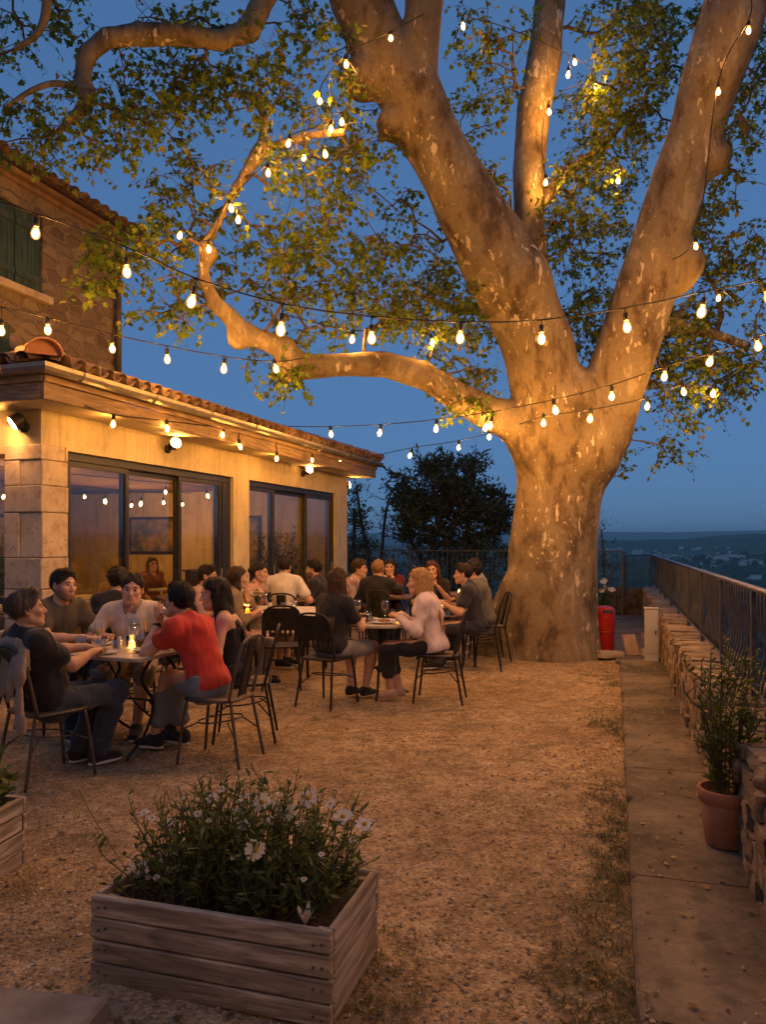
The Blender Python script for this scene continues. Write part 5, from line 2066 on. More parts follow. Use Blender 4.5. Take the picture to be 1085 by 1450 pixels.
    if tp in ('strap', 'tank'):
        T_.cut(nb - up1 * (0.135 if tp == 'strap' else 0.08), up1 + fw * 0.12, 0.012)
        for q in (1, -1):
            for y_ in (0.078, -0.082):
                T_.cone(chest + up1 * 0.06 + rt * 0.082 * q + fw * y_, nb + up1 * 0.034 + rt * 0.082 * q, 0.026, 0.020, 0.01)
    else:
        for i in (0, 1):
            arm(T_, i, sleeve, 0.012, 0.013 if sleeve < 1 else 0.005, 0.06)
        T_.cone(nb - up1 * 0.05 + fw * 0.035, P(0, -0.005, -0.06), neckline * 0.86, neckline, 0.01, 's')
        if tp == 'vneck' or tp == 'polo':
            T_.cone(nb + up1 * 0.02 + fw * 0.10, nb - up1 * 0.11 + fw * 0.16, 0.045, 0.012, 0.01, 's')
    T_.cut(pel - up0 * 0.045, -up0, 0.02)
    T_.ripple(0.0060, 24, int(abs(loc[1] * 37)), 6, (1, 1, 1.3))
    T_.ripple(0.0025, 60, 4, 5, (1, 1, .6))
    gm = link(top[3] if len(top) > 3 else 't_shirt', T_.mesh('top'), tm, root, True)
    if tp == 'polo':
        m = MB()
        for q in (1, -1):
            pts_ = [nb + up1 * 0.035 - fw * 0.05, nb + up1 * 0.028 + rt * 0.066 * q + fw * 0.01, nb - up1 * 0.005 + rt * 0.05 * q + fw * 0.085, nb - up1 * 0.055 + rt * 0.035 * q + fw * 0.105]
            m.tube(spline(pts_, 5), [0.012] * 11 + [0.014] * 4 + [0.004], 8, flat=(Vector(unit(rt * q * .5 + fw)), 0.5))
        m.build('collar', top[4] if len(top) > 4 else tm, gm, True)
    del T_
    lm, frac = legs[0], legs[1]
    L_ = Solid(np.minimum(pel - .24, np.min([*kn, *an], 0) - 0.12), np.maximum(pel + .22, np.max([*kn, *an], 0) + 0.12), 0.0085 if fine else 0.012)
    L_.ell(pel + A3((0, -0.01, 0.01)), (0.160 + .012 * fem, 0.12, 0.10), None, 0.05, grow=0.009)
    L_.cone(pel, waist - up0 * 0.05, 0.135, 0.118, 0.05, flat=(fw, 0.82), grow=0.009)
    for i in (0, 1):
        t = min(frac * 2, 1)
        L_.cone(hip[i], hip[i] + (kn[i] - hip[i]) * t, 0.090, 0.090 - 0.031 * t, 0.05, grow=0.010)
        if frac > 0.5:
            t2 = (frac - 0.5) * 2
            e = kn[i] + (an[i] - kn[i]) * t2
            L_.cone(kn[i], e, 0.064, 0.062 - 0.010 * t2, 0.045, grow=0.017)
        elif frac > .3:
            L_.cone(hip[i] + (kn[i] - hip[i]) * .7 * t, hip[i] + (kn[i] - hip[i]) * t, 0.082, 0.075, 0.03, grow=0.010)
    L_.cut(pel + up0 * 0.075, up0, 0.01)
    L_.ripple(0.0058, 30, int(abs(loc[0] * 53)) + 1, 6)
    L_.ripple(0.0022, 70, 3, 5)
    link(legs[2] if len(legs) > 2 else 'trousers', L_.mesh('legs'), lm, root, True)
    del L_
    for i, q in ((0, 1), (1, -1)):
        sd = unit(unit(A3((an[i][0] - hip[i][0], an[i][1] - hip[i][1], 0)) * A3((1, 1, 0)) + A3((0, 1.2, 0))))
        tip = (shoe[3][i] if len(shoe) > 3 and shoe[3] else None)
        if tip is not None:
            sd = unit(tip)
        dn = unit(A3((0, 0, -1)) + sd * (sd[2]) * 1.0)
        a0 = an[i]
        z = 1.0 if male else 0.9
        sl = a0 + dn * 0.055
        K = Solid(np.minimum(a0, a0 + sd * 0.2) - 0.11, np.maximum(a0, a0 + sd * 0.2) + 0.09, 0.0065 if fine else 0.009)
        side = np.cross(sd, -dn)
        K.cone(a0 - sd * 0.03 + dn * 0.02, a0 + sd * 0.02 + dn * 0.025, 0.044 * z, 0.042 * z, 0.02)
        K.cone(sl - sd * 0.035, sl + sd * 0.145 * z + dn * 0.004, 0.038 * z, 0.040 * z, 0.03, flat=(dn, 0.8))
        K.cone(a0 + dn * 0.015, sl + sd * 0.10 * z, 0.040 * z, 0.034 * z, 0.03)
        K.cut(sl + dn * 0.022, dn, 0.006)
        so = link('shoe', K.mesh('shoe'), shoe[0], root, True)
        if shoe[1] is not None:
            m = MB()
            vs, N = [], 20
            for zz, gr in ((0.014, 0.002), (0.031, 0.004)):
                for k in range(N):
                    a = 2 * PI * k / N
                    yy = math.cos(a) * (0.128 * z + gr)
                    xx = math.sin(a) * (0.041 * z + gr) * (1.0 + 0.12 * math.cos(a))
                    vs.append(sl + sd * (0.055 * z + yy) + side * xx + dn * zz)
            fs = [(k, (k + 1) % N, N + (k + 1) % N, N + k) for k in range(N)] + [tuple(range(N))[::-1], tuple(range(N, 2 * N))]
            m.add(vs, fs)
            m.build('sole', shoe[1], so, True)
    info = dict(root=root, wr=wr, el=el, kn=kn, an=an, nb=nb, hc=hc, P=P, HR=HR, rt=rt, fw=fw, up=up1, sh=sh)
    if fx and 'watch' in fx:
        i = 1 if 'watchleft' in fx else 0
        a = unit(wr[i] - el[i])
        m = MB().tube([wr[i] - a * 0.035, wr[i] - a * 0.010], 0.0325, 14)
        m.build('wrist_watch', mottled('black_strap', (0.01, 0.01, 0.01), (0.02, 0.02, 0.02), 30, 0.4, 0), root, True)
    return info

# ------------------------------------------------------------------ chairs
CH_DARK = mottled('chair_iron', (0.020, 0.018, 0.016), (0.045, 0.038, 0.032), 14, 0.5, 0.15, 100, metallic=0.5)
CH_BRONZE = mottled('chair_worn_metal', (0.085, 0.068, 0.050), (0.15, 0.12, 0.085), 14, 0.5, 0.2, 90, metallic=0.5)
SEAT_W = wood('chair_seat_wood', (0.26, 0.16, 0.085), (0.38, 0.25, 0.14), 'Y', 1.4)


def rounded(hx, hy, r, n=5, z=0):
    out = []
    for cx, cy, a0 in ((hx - r, hy - r, 0), (-hx + r, hy - r, PI / 2), (-hx + r, -hy + r, PI), (hx - r, -hy + r, 1.5 * PI)):
        for k in range(n + 1):
            a = a0 + PI / 2 * k / n
            out.append((cx + r * math.cos(a), cy + r * math.sin(a)))
    return out


def make_chair(metal, kind):
    """Bistro chair: hooped tube back with a sheet or slotted splat, rounded seat in a metal rim, four splayed legs, hoop stretcher."""
    t = empty('bistro_chair', (0, 0, 0), 0, 'x', 'chair', 'metal bistro chairs on the terrace')
    hx, hy = 0.20, 0.20
    s = MB()
    out = rounded(hx - 0.012, hy - 0.012, 0.09)
    n = len(out)
    vs = [(x * f, y * f, z) for f, z in ((1, 0.448), (1, 0.460), (0.9, 0.464), (0.45, 0.458)) for x, y in out] + [(0, 0, 0.456)]
    fs = [(k * n + i, k * n + (i + 1) % n, (k + 1) * n + (i + 1) % n, (k + 1) * n + i) for k in range(3) for i in range(n)]
    fs += [(3 * n + i, 3 * n + (i + 1) % n, 4 * n) for i in range(n)] + [tuple(range(n))[::-1]]
    s.add(vs, fs)
    seat = s.build('seat', SEAT_W if kind != 'sheet' else metal, t, True)
    r = MB()
    ring = rounded(hx, hy, 0.10)
    r.tube([(x, y, 0.452) for x, y in ring] + [(ring[0][0], ring[0][1], 0.452)], 0.011, 6, cap=False)
    r.build('seat_rim', metal, seat, True)
    for sx in (-1, 1):
        MB().tube(spline([(sx * 0.165, 0.165, 0.448), (sx * 0.18, 0.19, 0.30), (sx * 0.20, 0.225, 0.0)], 4), [0.0115] * 8 + [0.010], 7).build('leg', metal, t, True)
        MB().tube(spline([(sx * 0.165, -0.17, 0.448), (sx * 0.18, -0.20, 0.28), (sx * 0.20, -0.25, 0.0)], 4), [0.0115] * 8 + [0.010], 7).build('leg', metal, t, True)
    b = MB()
    arch = [(-0.185, -0.165, 0.45), (-0.195, -0.205, 0.62), (-0.190, -0.245, 0.78), (-0.155, -0.262, 0.855), (-0.085, -0.270, 0.885), (0, -0.272, 0.892),
            (0.085, -0.270, 0.885), (0.155, -0.262, 0.855), (0.190, -0.245, 0.78), (0.195, -0.205, 0.62), (0.185, -0.165, 0.45)]
    b.tube(spline(arch, 4), 0.0115, 7)
    bk = b.build('backrest', metal, t, True)
    p = MB()
    if kind == 'splat':
        for x in (-0.055, 0.055):
            p.tube(spline([(x, -0.17, 0.455), (x * 1.02, -0.212, 0.65), (x * 1.05, -0.267, 0.884)], 4), 0.007, 6)
        nx, nz = 6, 8
        vs = []
        for j in range(nz + 1):
            f = j / nz
            for i in range(nx + 1):
                x = -0.05 + 0.10 * i / nx
                vs.append((x, -0.175 - 0.095 * f ** 1.2 - 0.008 * (1 - (2 * i / nx - 1) ** 2), 0.47 + 0.405 * f))
        fs = [(j * (nx + 1) + i, j * (nx + 1) + i + 1, (j + 1) * (nx + 1) + i + 1, (j + 1) * (nx + 1) + i) for j in range(nz) for i in range(nx)]
        p.add(vs, fs, True)
        p.build('splat', CH_DARK, bk, True)
    else:
        nx, nz = 14, 9
        vs = []
        for j in range(nz + 1):
            f = j / nz
            z = 0.565 + 0.305 * f
            w = 0.183 if f < 0.75 else 0.183 * math.sqrt(max(0.05, 1 - ((f - 0.75) / 0.27) ** 2)) * 0.5 + 0.0915
            for i in range(nx + 1):
                u = 2 * i / nx - 1
                vs.append((u * w, -0.197 - 0.07 * f - 0.018 * (1 - u * u), z))
        fs = []
        for j in range(nz):
            for i in range(nx):
                if j in (0, 1) and i % 2 == 1:            # slots along the foot of the sheet
                    continue
                fs.append((j * (nx + 1) + i, j * (nx + 1) + i + 1, (j + 1) * (nx + 1) + i + 1, (j + 1) * (nx + 1) + i))
        p.add(vs, fs, True)
        p.build('back_panel', metal, bk, True)
    st = MB()
    st.tube([(0.15 * math.cos(a), 0.16 * math.sin(a) - 0.005, 0.29 - 0.02 * math.sin(a)) for a in np.linspace(0, 2 * PI, 25)], 0.006, 5, cap=False)
    for sx in (-1, 1):
        st.tube([(sx * 0.186, 0.2, 0.24), (sx * 0.110, 0.112, 0.28)], 0.006, 5)
        st.tube([(sx * 0.186, -0.213, 0.20), (sx * 0.110, -0.118, 0.29)], 0.006, 5)
    st.build('stretcher', metal, t, True)
    return t


PROTO = {}


def chair(x, y, face, label, kind='sheet', metal='dark'):
    key = (kind, metal)
    rz = math.atan2(-face[0], face[1])
    if key not in PROTO:
        PROTO[key] = make_chair(CH_DARK if metal == 'dark' else CH_BRONZE, kind)
        o = PROTO[key]
        o.location, o.rotation_euler = (x, y, 0), (0, 0, rz)
        o['label'] = label
        return o
    return copy_thing(PROTO[key], (x, y, 0), rz, label)


# ------------------------------------------------------------------ tables and what stands on them
ZTOP = 0.745
TOP_M = mottled('table_top_paint', (0.42, 0.35, 0.28), (0.56, 0.48, 0.39), 4, 0.45, 0.1, 40)
TOP_W = wood('table_wood', (0.20, 0.12, 0.065), (0.32, 0.20, 0.11), 'X', 1.2)


def iron_legs(hx, hy, z, root):
    """Two cast end frames of curled bars and a tie bar between them."""
    for s in (-1, 1):
        m = MB()
        x = s * hx * 0.62
        for q in (-1, 1):
            m.tube(spline([(x, q * 0.06, z), (x, q * 0.20, z - 0.16), (x, q * 0.07, z - 0.36), (x, q * 0.16, 0.16), (x, q * hy * 0.85, 0.012)], 6), 0.012, 6)
            m.tube(spline([(x, q * 0.07, 0.34), (x, q * 0.15, 0.40), (x, q * 0.17, 0.32), (x, q * 0.12, 0.30)], 5), 0.008, 5)
        m.tube([(x, -hy * 0.7, z - 0.01), (x, hy * 0.7, z - 0.01)], 0.012, 6)
        m.tube([(x, -0.08, 0.36), (x, 0.08, 0.36)], 0.010, 6)
        m.build('leg_frame', CH_DARK, root, True)
    m = MB()
    m.tube([(-hx * 0.62, 0, 0.36), (hx * 0.62, 0, 0.36)], 0.009, 6)
    m.tube(spline([(-hx * 0.62, 0, z - 0.02), (-hx * .2, 0, 0.47), (hx * .2, 0, 0.30), (hx * 0.62, 0, 0.2)], 6), 0.007, 5)
    m.build('stretcher', CH_DARK, root, True)


def table(x, y, rz, hx, hy, label, top, legs='iron', thick=0.028):
    root = empty('dining_table', (x, y, 0), rz, label, 'table', 'tables on the terrace')
    m = MB()
    out = rounded(hx, hy, 0.035, 3)
    n = len(out)
    vs = [(a * f, b * f, z) for f, z in ((0.985, ZTOP - thick), (1, ZTOP - thick + .004), (1, ZTOP - .004), (0.99, ZTOP)) for a, b in out]
    fs = [(k * n + i, k * n + (i + 1) % n, (k + 1) * n + (i + 1) % n, (k + 1) * n + i) for k in range(3) for i in range(n)] + [tuple(range(n))[::-1], tuple(3 * n + i for i in range(n))]
    m.add(vs, fs)
    m.build('table_top', top, root, True)
    if legs == 'iron':
        iron_legs(hx, hy, ZTOP - thick, root)
    else:
        for sx in (-1, 1):
            for sy in (-1, 1):
                MB().tube([(sx * (hx - 0.07), sy * (hy - 0.07), ZTOP - thick), (sx * (hx - 0.05), sy * (hy - 0.05), 0)], [0.022, 0.016], 6).build('leg', CH_DARK, root, True)
    return root


def round_table(x, y, r, label, top):
    root = empty('dining_table', (x, y, 0), 0, label, 'table', 'tables on the terrace')
    MB().lathe([(r * .98, ZTOP - .028), (r, ZTOP - .024), (r, ZTOP - .004), (r * .985, ZTOP)], (0, 0, 0), 40, smooth=False).build('table_top', top, root, True)
    m = MB()
    m.tube([(0, 0, ZTOP - 0.03), (0, 0, 0.25)], 0.022, 10)
    m.lathe([(0.03, 0.30), (0.045, 0.27), (0.03, 0.24)], (0, 0, 0), 10)
    m.build('pedestal', CH_DARK, root, True)
    for k in range(3):
        a = k * 2 * PI / 3 + 0.4
        c, s = math.cos(a), math.sin(a)
        MB().tube(spline([(0, 0, 0.30), (c * 0.12, s * 0.12, 0.24), (c * 0.2, s * 0.2, 0.08), (c * 0.31, s * 0.31, 0.012)], 5), 0.013, 6).build('foot', CH_DARK, root, True)
    return root


def clear_glass():
    t = NT('drinking_glass')
    t.t.nodes.remove(t.b)
    tr = t.n('BsdfTransparent')
    tr.inputs[0].default_value = (0.93, 0.94, 0.93, 1)
    gl = t.n('BsdfGlossy')
    gl.inputs['Roughness'].default_value = 0.03
    lw = t.n('LayerWeight')
    lw.inputs[0].default_value = 0.25
    mx = t.n('MixShader')
    t.l(t.math('ADD', t.math('MULTIPLY', lw.outputs['Facing'], 0.6), 0.07), mx.inputs[0])
    t.l(tr.outputs[0], mx.inputs[1])
    t.l(gl.outputs[0], mx.inputs[2])
    t.l(mx.outputs[0], t.out.inputs[0])
    return t.m


GLASS_D = clear_glass()
WINE = mottled('red_wine', (0.10, 0.006, 0.012), (0.13, 0.01, 0.016), 5, 0.1, 0)
WATER = mottled('pale_drink', (0.55, 0.45, 0.25), (0.6, 0.5, 0.3), 5, 0.1, 0)
WAX = emitter('candle_glow', (1.0, 0.52, 0.16), (1.0, 0.38, 0.08), 10.0, 5.0)  # wax emits by itself, in place of the flame lighting it through
FLAME = emitter('flame', (1.0, 0.72, 0.32), (1.0, 0.5, 0.12), 420.0, 150.0)
CHINA = mottled('china', (0.66, 0.62, 0.56), (0.72, 0.68, 0.62), 5, 0.25, 0)


def tumbler(p, label, fill=None, s=1.0, group='drinks glasses on the tables'):
    o = MB().lathe([(0.028 * s, 0), (0.030 * s, 0.004), (0.037 * s, 0.105 * s), (0.035 * s, 0.105 * s), (0.027 * s, 0.01)], (0, 0, 0), 14, cap=False).build('tumbler', GLASS_D)
    o.location = p
    tag(o, label, 'glass', group)
    if fill:
        MB().lathe([(0.0265 * s, 0.008), (0.031 * s, 0.06 * s)], (0, 0, 0), 14).build('drink', fill, o, True)
    return o


def wine_glass(p, label, fill=None, s=1.0, group='drinks glasses on the tables'):
    pr = [(0.034, 0), (0.03, 0.004), (0.005, 0.012), (0.004, 0.085), (0.012, 0.098), (0.034, 0.125), (0.038, 0.155), (0.031, 0.205), (0.029, 0.205), (0.036, 0.155), (0.031, 0.126), (0.004, 0.10)]
    o = MB().lathe([(r * s, z * s) for r, z in pr], (0, 0, 0), 14, cap=False).build('wine_glass', GLASS_D)
    o.location = p
    tag(o, label, 'glass', group)
    if fill:
        MB().lathe([(0.004 * s, 0.103 * s), (0.029 * s, 0.127 * s), (0.034 * s, 0.143 * s)], (0, 0, 0), 14).build('drink', fill, o, True)
    return o


def candle(p, label, tint=(0.95, 0.80, 0.55), s=1.0, red=False):
    """Tealight in a glass: glass cup, flame, and wax made to glow so the cup looks lit."""
    root = empty('candle_glass', p, 0, label, 'candle', 'candles on the tables')
    cup = glass_sheet('cup_' + ('red' if red else 'clear'), tint, 0.03)
    c = MB().lathe([(0.036 * s, 0), (0.040 * s, 0.004), (0.044 * s, 0.085 * s), (0.041 * s, 0.085 * s), (0.036 * s, 0.008)], (0, 0, 0), 18, cap=False).build('cup', cup, root, True)
    MB().lathe([(0.034 * s, 0.005), (0.038 * s, 0.052 * s), (0.006, 0.045 * s)], (0, 0, 0), 16).build('wax', WAX, root, True)
    MB().lathe([(0.001, 0.040 * s), (0.008 * s, 0.050 * s), (0.006 * s, 0.062 * s), (0.0008, 0.080 * s)], (0, 0, 0), 10).build('flame', FLAME, root, True)
    return root


def plate(p, label, r=0.12, food=None):
    o = MB().lathe([(r * 0.55, 0), (r * 0.6, 0.004), (r, 0.018), (r * 0.985, 0.021), (r * 0.62, 0.009), (0.002, 0.008)], (0, 0, 0), 24, cap=False).build('plate', CHINA)
    o.location = p
    tag(o, label, 'plate', 'plates on the tables')
    if food:
        m = MB()
        rnd = random.Random(int(p[0] * 100))
        for k in range(9):
            a = rnd.random() * 6.28
            q = r * 0.5 * rnd.random()
            stone_blob(m, (q * math.cos(a), q * math.sin(a), 0.022 + rnd.random() * .012), (0.03, 0.025, 0.022), a, rnd, 2)
        m.build('food', food, o, True)
    return o


BREAD = mottled('bread_crust', (0.30, 0.17, 0.07), (0.50, 0.33, 0.17), 30, 0.8, 0.3)
SALAD = mottled('salad', (0.06, 0.11, 0.02), (0.20, 0.16, 0.05), 60, 0.6, 0.3)


def bottle(p, label, col, s=1.0):
    o = MB().lathe([(0.034 * s, 0), (0.037 * s, 0.006), (0.037 * s, 0.175 * s), (0.030 * s, 0.205 * s), (0.0135 * s, 0.235 * s), (0.0135 * s, 0.298 * s), (0.0155 * s, 0.30 * s), (0.0155 * s, 0.31 * s)], (0, 0, 0), 16).build('bottle', col)
    o.location = p
    tag(o, label, 'bottle')
    MB().lathe([(0.0378 * s, 0.05 * s), (0.0378 * s, 0.14 * s)], (0, 0, 0), 16, cap=False).build('paper_label', CHINA, o, True)
    return o


def shaker(p, label, col):
    o = MB().lathe([(0.018, 0), (0.020, 0.004), (0.016, 0.06), (0.017, 0.066), (0.014, 0.085), (0.005, 0.09)], (0, 0, 0), 12).build('shaker', col)
    o.location = p
    return tag(o, label, 'shaker')


def at_top(px, py, dz=0.0):
    """Point on the table top under this pixel."""
    p = G(px, py, ZTOP + dz)
    return (p.x, p.y, ZTOP + 0.001)


# ------------------------------------------------------------------ planters, pot, small things
PL_X = wood('planter_board_x', (0.42, 0.33, 0.23), (0.72, 0.60, 0.45), 'X', 0.8)
PL_Y = wood('planter_board_y', (0.42, 0.33, 0.23), (0.72, 0.60, 0.45), 'Y', 0.8)
SOIL = mottled('potting_soil', (0.025, 0.017, 0.011), (0.07, 0.048, 0.032), 40, 1.0, 0.8, 90, dist=0.01)


def planter_box(loc, rz, L, D, Hh, label):
    root = empty('planter_box', loc, rz, label, 'planter', 'weathered plank planter boxes')
    n = 4
    h = Hh / n
    rnd = random.Random(int(L * 100))
    t = 0.028
    for i in range(n):
        z = (i + 0.5) * h
        for s, nm in ((-1, 0), (1, 1)):
            w = rnd.uniform(-.003, .003)
            MB().box((0.004 * rnd.uniform(-1, 1) , s * (D / 2 - t / 2) + w, z), (L, t, h - 0.006), rnd.uniform(-.002, .002), 0.005).build('board', PL_X, root, True)
            MB().box((s * (L / 2 - t / 2 + (0.003 if i % 2 else -0.001)), 0, z + 0.001), (t, D - 2 * t - 0.004, h - 0.006), 0, 0.005).build('board', PL_Y, root, True)
    for sx in (-1, 1):
        for sy in (-1, 1):
            MB().box((sx * (L / 2 - t - 0.022), sy * (D / 2 - t - 0.022), Hh / 2 - .01), (0.042, 0.042, Hh - 0.02), 0, 0.003).build('corner_post', PL_Y, root, True)
    sc_ = MB()
    for i in range(n):
        for sx in (-1, 1):
            for sy in (-1, 1):
                for dx in (-.012, .018):
                    x, z = sx * (L / 2 - t - 0.022 + dx), (i + .5 + rnd.uniform(-.15, .15)) * h
                    sc_.tube([(x, sy * (D / 2 - .003), z), (x, sy * (D / 2 + 0.0045), z)], 0.0042, 8)
    tag(sc_.build('screws', IRON, root, True), kind='stuff')
    m = MB()
    k, q = 22, 12
    vs = []
    for i in range(k + 1):
        for j in range(q + 1):
            x, y = -L / 2 + t + (L - 2 * t) * i / k, -D / 2 + t + (D - 2 * t) * j / q
            vs.append((x, y, Hh - 0.055 + 0.03 * noise.noise((x * 9, y * 9, L))))
    m.add(vs, [(i * (q + 1) + j, (i + 1) * (q + 1) + j, (i + 1) * (q + 1) + j + 1, i * (q + 1) + j + 1) for i in range(k) for j in range(q)], True)
    m.build('soil', SOIL, root, True)
    return root


HERB = leaf_material('herb_leaf', [(0, (0.055, 0.085, 0.022)), (0.6, (0.105, 0.15, 0.036)), (1, (0.17, 0.20, 0.055))], 0.35)
STEM = mottled('green_stem', (0.05, 0.065, 0.022), (0.10, 0.105, 0.04), 20, 0.7, 0)
PETAL = leaf_material('white_petal', [(0, (0.84, 0.74, 0.60)), (1, (0.90, 0.82, 0.70))], 0.3, 0.7)
YOLK = mottled('flower_disc', (0.45, 0.26, 0.02), (0.60, 0.38, 0.04), 200, 0.8, 0.3)


def leafy_stems(root, stems, leafsize, mat, shape, per, rnd, name='foliage', lean=0.6, stem_r=0.003, droop=0.0):
    """stems: (base, tip); builds all the leaf blades as one foliage mesh and the stalks as another."""
    st = MB()
    pos, dr, nm_, sz = [], [], [], []
    for a, b in stems:
        a, b = Vector(a), Vector(b)
        mid = a.lerp(b, 0.55) + Vector((rnd.gauss(0, .02), rnd.gauss(0, .02), (b - a).length * 0.06))
        P = spline([a, mid, b], 4)
        st.tube(P, list(np.linspace(stem_r, stem_r * 0.45, len(P))), 4, cap=False)
        L = (b - a).length
        k = max(3, int(per * L / 0.3))
        for q in range(k):
            f = 0.06 + 0.94 * (q + rnd.random()) / k
            i = min(int(f * (len(P) - 1)), len(P) - 2)
            p = P[i].lerp(P[i + 1], f * (len(P) - 1) - i)
            an = rnd.random() * 6.28
            o = Vector((math.cos(an), math.sin(an), rnd.uniform(0.1, 1.0) - droop))
            pos.append(p)
            dr.append(o)
            nm_.append(Vector((rnd.gauss(0, .4), rnd.gauss(0, .4), 1)))
            sz.append(leafsize * rnd.uniform(0.6, 1.35) * (1.15 - 0.5 * f))
    st.build('stems', STEM, root)
    ar = lambda q: np.array([tuple(x) for x in q])
    link(name, leaves_mesh(name, ar(pos), ar(dr), ar(nm_), np.array(sz), shape), mat, root)


def daisy_head(root, p, up, r, rnd, closed=False):
    up = Vector(up).normalized()
    x = up.orthogonal().normalized()
    y = up.cross(x)
    m = MB()
    n = 13
    for k in range(n):
        a = 2 * PI * k / n + rnd.uniform(-.08, .08)
        d = x * math.cos(a) + y * math.sin(a)
        s = d.cross(up)
        R = r * rnd.uniform(0.85, 1.1)
        dz = up * (R * rnd.uniform(-0.15, 0.22) * (1 if not closed else 3))
        w = R * 0.24
        q = [Vector(p) + d * R * 0.15, Vector(p) + d * R * 0.6 + s * w + dz * 0.6, Vector(p) + d * R + s * w * 0.5 + dz, Vector(p) + d * R * 1.02 - s * w * 0.5 + dz, Vector(p) + d * R * 0.6 - s * w + dz * 0.6]
        m.add(q, [(0, 1, 2, 3, 4)], True)
    f = m.build('flower', PETAL, root)
    d_ = MB()
    M = Matrix((x, y, up)).transposed()
    d_.lathe([(0.0005, 0.30 * r), (0.17 * r, 0.24 * r), (0.27 * r, 0.08 * r), (0.25 * r, -0.05 * r)], p, 10, M=M)
    d_.build('flower_disc', YOLK, f)


def daisy_planter():
    FL, FR = G(128, 1388), G(469, 1455)
    d = (FR - FL)
    L = d.length
    rz = math.atan2(d.y, d.x)
    D = 0.51
    c = FL.lerp(FR, 0.5) + Vector((-math.sin(rz), math.cos(rz), 0)) * D / 2
    planter_box((c.x, c.y, -0.012), rz, L, D, 0.315, 'large weathered plank planter box full of daisies, in the foreground on the gravel')
    M = Matrix.Translation(c) @ Matrix.Rotation(rz, 4, 'Z')
    rnd = random.Random(17)
    root = empty('daisy_clump', M @ Vector((0, 0, 0.27)), rz, 'tall clump of white daisies and thin green stems growing in the plank planter', 'flowers')
    stems = []
    for i in range(330):
        x, y = rnd.gauss(0.02, L * 0.22), rnd.uniform(-D / 2 + 0.06, D / 2 - 0.05)
        x = max(-L / 2 + 0.09, min(L / 2 - 0.12, x))
        edge = abs(x) / (L / 2)
        h = rnd.uniform(0.10, 0.36) * (1.1 - 0.55 * edge ** 2) * (0.75 + 0.5 * (y / D + .5))
        tip = Vector((x * (1 + 0.30 * rnd.random()) + rnd.gauss(0, 0.05), y + rnd.gauss(0.01, 0.05), 0.26 + h))
        stems.append((M @ Vector((x, y, 0.255)), M @ tip))
    leafy_stems(root, stems, 0.050, HERB, lance_leaf(), 15, rnd)
    # flowers where the photograph has them
    fl = [(437, 1130, 0.042, 2.95), (486, 1156, 0.036, 2.86), (516, 1167, 0.034, 2.82), (362, 1203, 0.036, 2.62), (371, 1136, 0.040, 2.9), (348, 1133, 0.036, 2.95), (336, 1152, 0.032, 2.9), (408, 1150, 0.034, 2.9), (392, 1140, 0.028, 2.98), (314, 1117, 0.016, 3.0), (259, 1133, 0.013, 2.95), (204, 1150, 0.018, 2.9), (215, 1158, 0.016, 2.9), (296, 1162, 0.012, 2.85), (455, 1210, 0.012, 2.7), (430, 1245, 0.012, 2.62), (330, 1215, .01, 2.7), (395, 1125, .014, 3.0), (300, 1130, .022, 2.9), (425, 1166, .021, 2.85), (468, 1138, .022, 2.9), (280, 1152, .016, 2.85), (500, 1188, .018, 2.8), (345, 1168, .024, 2.8), (384, 1162, .020, 2.85), (240, 1165, .015, 2.85), (455, 1168, .017, 2.85)]
    st = MB()
    for px, py, r, Y in fl:
        p = W(px, py, Y)
        b = M @ Vector(((M.inverted() @ p).x * 0.7, 0.03, 0.26))
        st.tube(spline([b, b.lerp(p, 0.6) + Vector((rnd.gauss(0, .02), 0, 0.03)), p - Vector((0, 0, 0.004))], 5), 0.0022, 4, cap=False)
        up = Vector((rnd.gauss(0.1, .25), rnd.gauss(-0.55, .2), 1))
        if py == 1203:
            up = Vector((0.05, -1.0, 0.55))
        daisy_head(root, p, up, r, rnd)
    for k in range(36):
        px, py, Y = rnd.gauss(335, 75), rnd.uniform(1105, 1190), rnd.uniform(2.75, 3.0)
        p = W(px, py, Y)
        b = M @ Vector(((M.inverted() @ p).x * 0.75, 0.0, 0.26))
        st.tube(spline([b, b.lerp(p, 0.6) + Vector((rnd.gauss(0, .03), 0, 0.02)), p], 5), 0.0015, 4, cap=False)
    st.build('flower_stems', STEM, root)
    # low white blooms along the left end
    root = empty('flower_clump', M @ Vector((-L / 2 + 0.13, -0.05, 0.27)), rz, 'low clump of small white blooms by the left end of the plank planter', 'flowers')
    stems = []
    for i in range(26):
        b = Vector((-L / 2 + 0.12 + rnd.gauss(0, 0.035), rnd.uniform(-0.15, 0.08), 0.26))
        stems.append((M @ b, M @ (b + Vector((rnd.gauss(0, .03), rnd.gauss(-.01, .03), rnd.uniform(0.04, 0.11))))))
    leafy_stems(root, stems, 0.03, HERB, lance_leaf(), 16, rnd)
    for a, b in stems[:15]:
        daisy_head(root, b + Vector((0, 0, .005)), (rnd.gauss(0, .4), -0.5, 1), rnd.uniform(0.010, 0.017), rnd, True)
    # one drooping pale bloom and a fallen leaf by the right front corner
    root = empty('trumpet_flower', M @ Vector((L / 2 - 0.12, -D / 2 + 0.07, 0.27)), rz, 'wilting cream trumpet bloom at the front right corner of the plank planter', 'flowers')
    p = M @ Vector((L / 2 - 0.115, -D / 2 + 0.06, 0.28))
    m = MB()
    for k in range(5):
        a = k * 1.256
        q = Vector((math.cos(a), math.sin(a), 0))
        s = Vector((-q.y, q.x, 0))
        m.add([p, p + q * 0.018 + s * 0.012 + Vector((0, 0, .035)), p + q * 0.034 + Vector((0, 0, .06 + .012 * (k % 2))), p + q * 0.018 - s * 0.012 + Vector((0, 0, .035))], [(0, 1, 2, 3)], True)
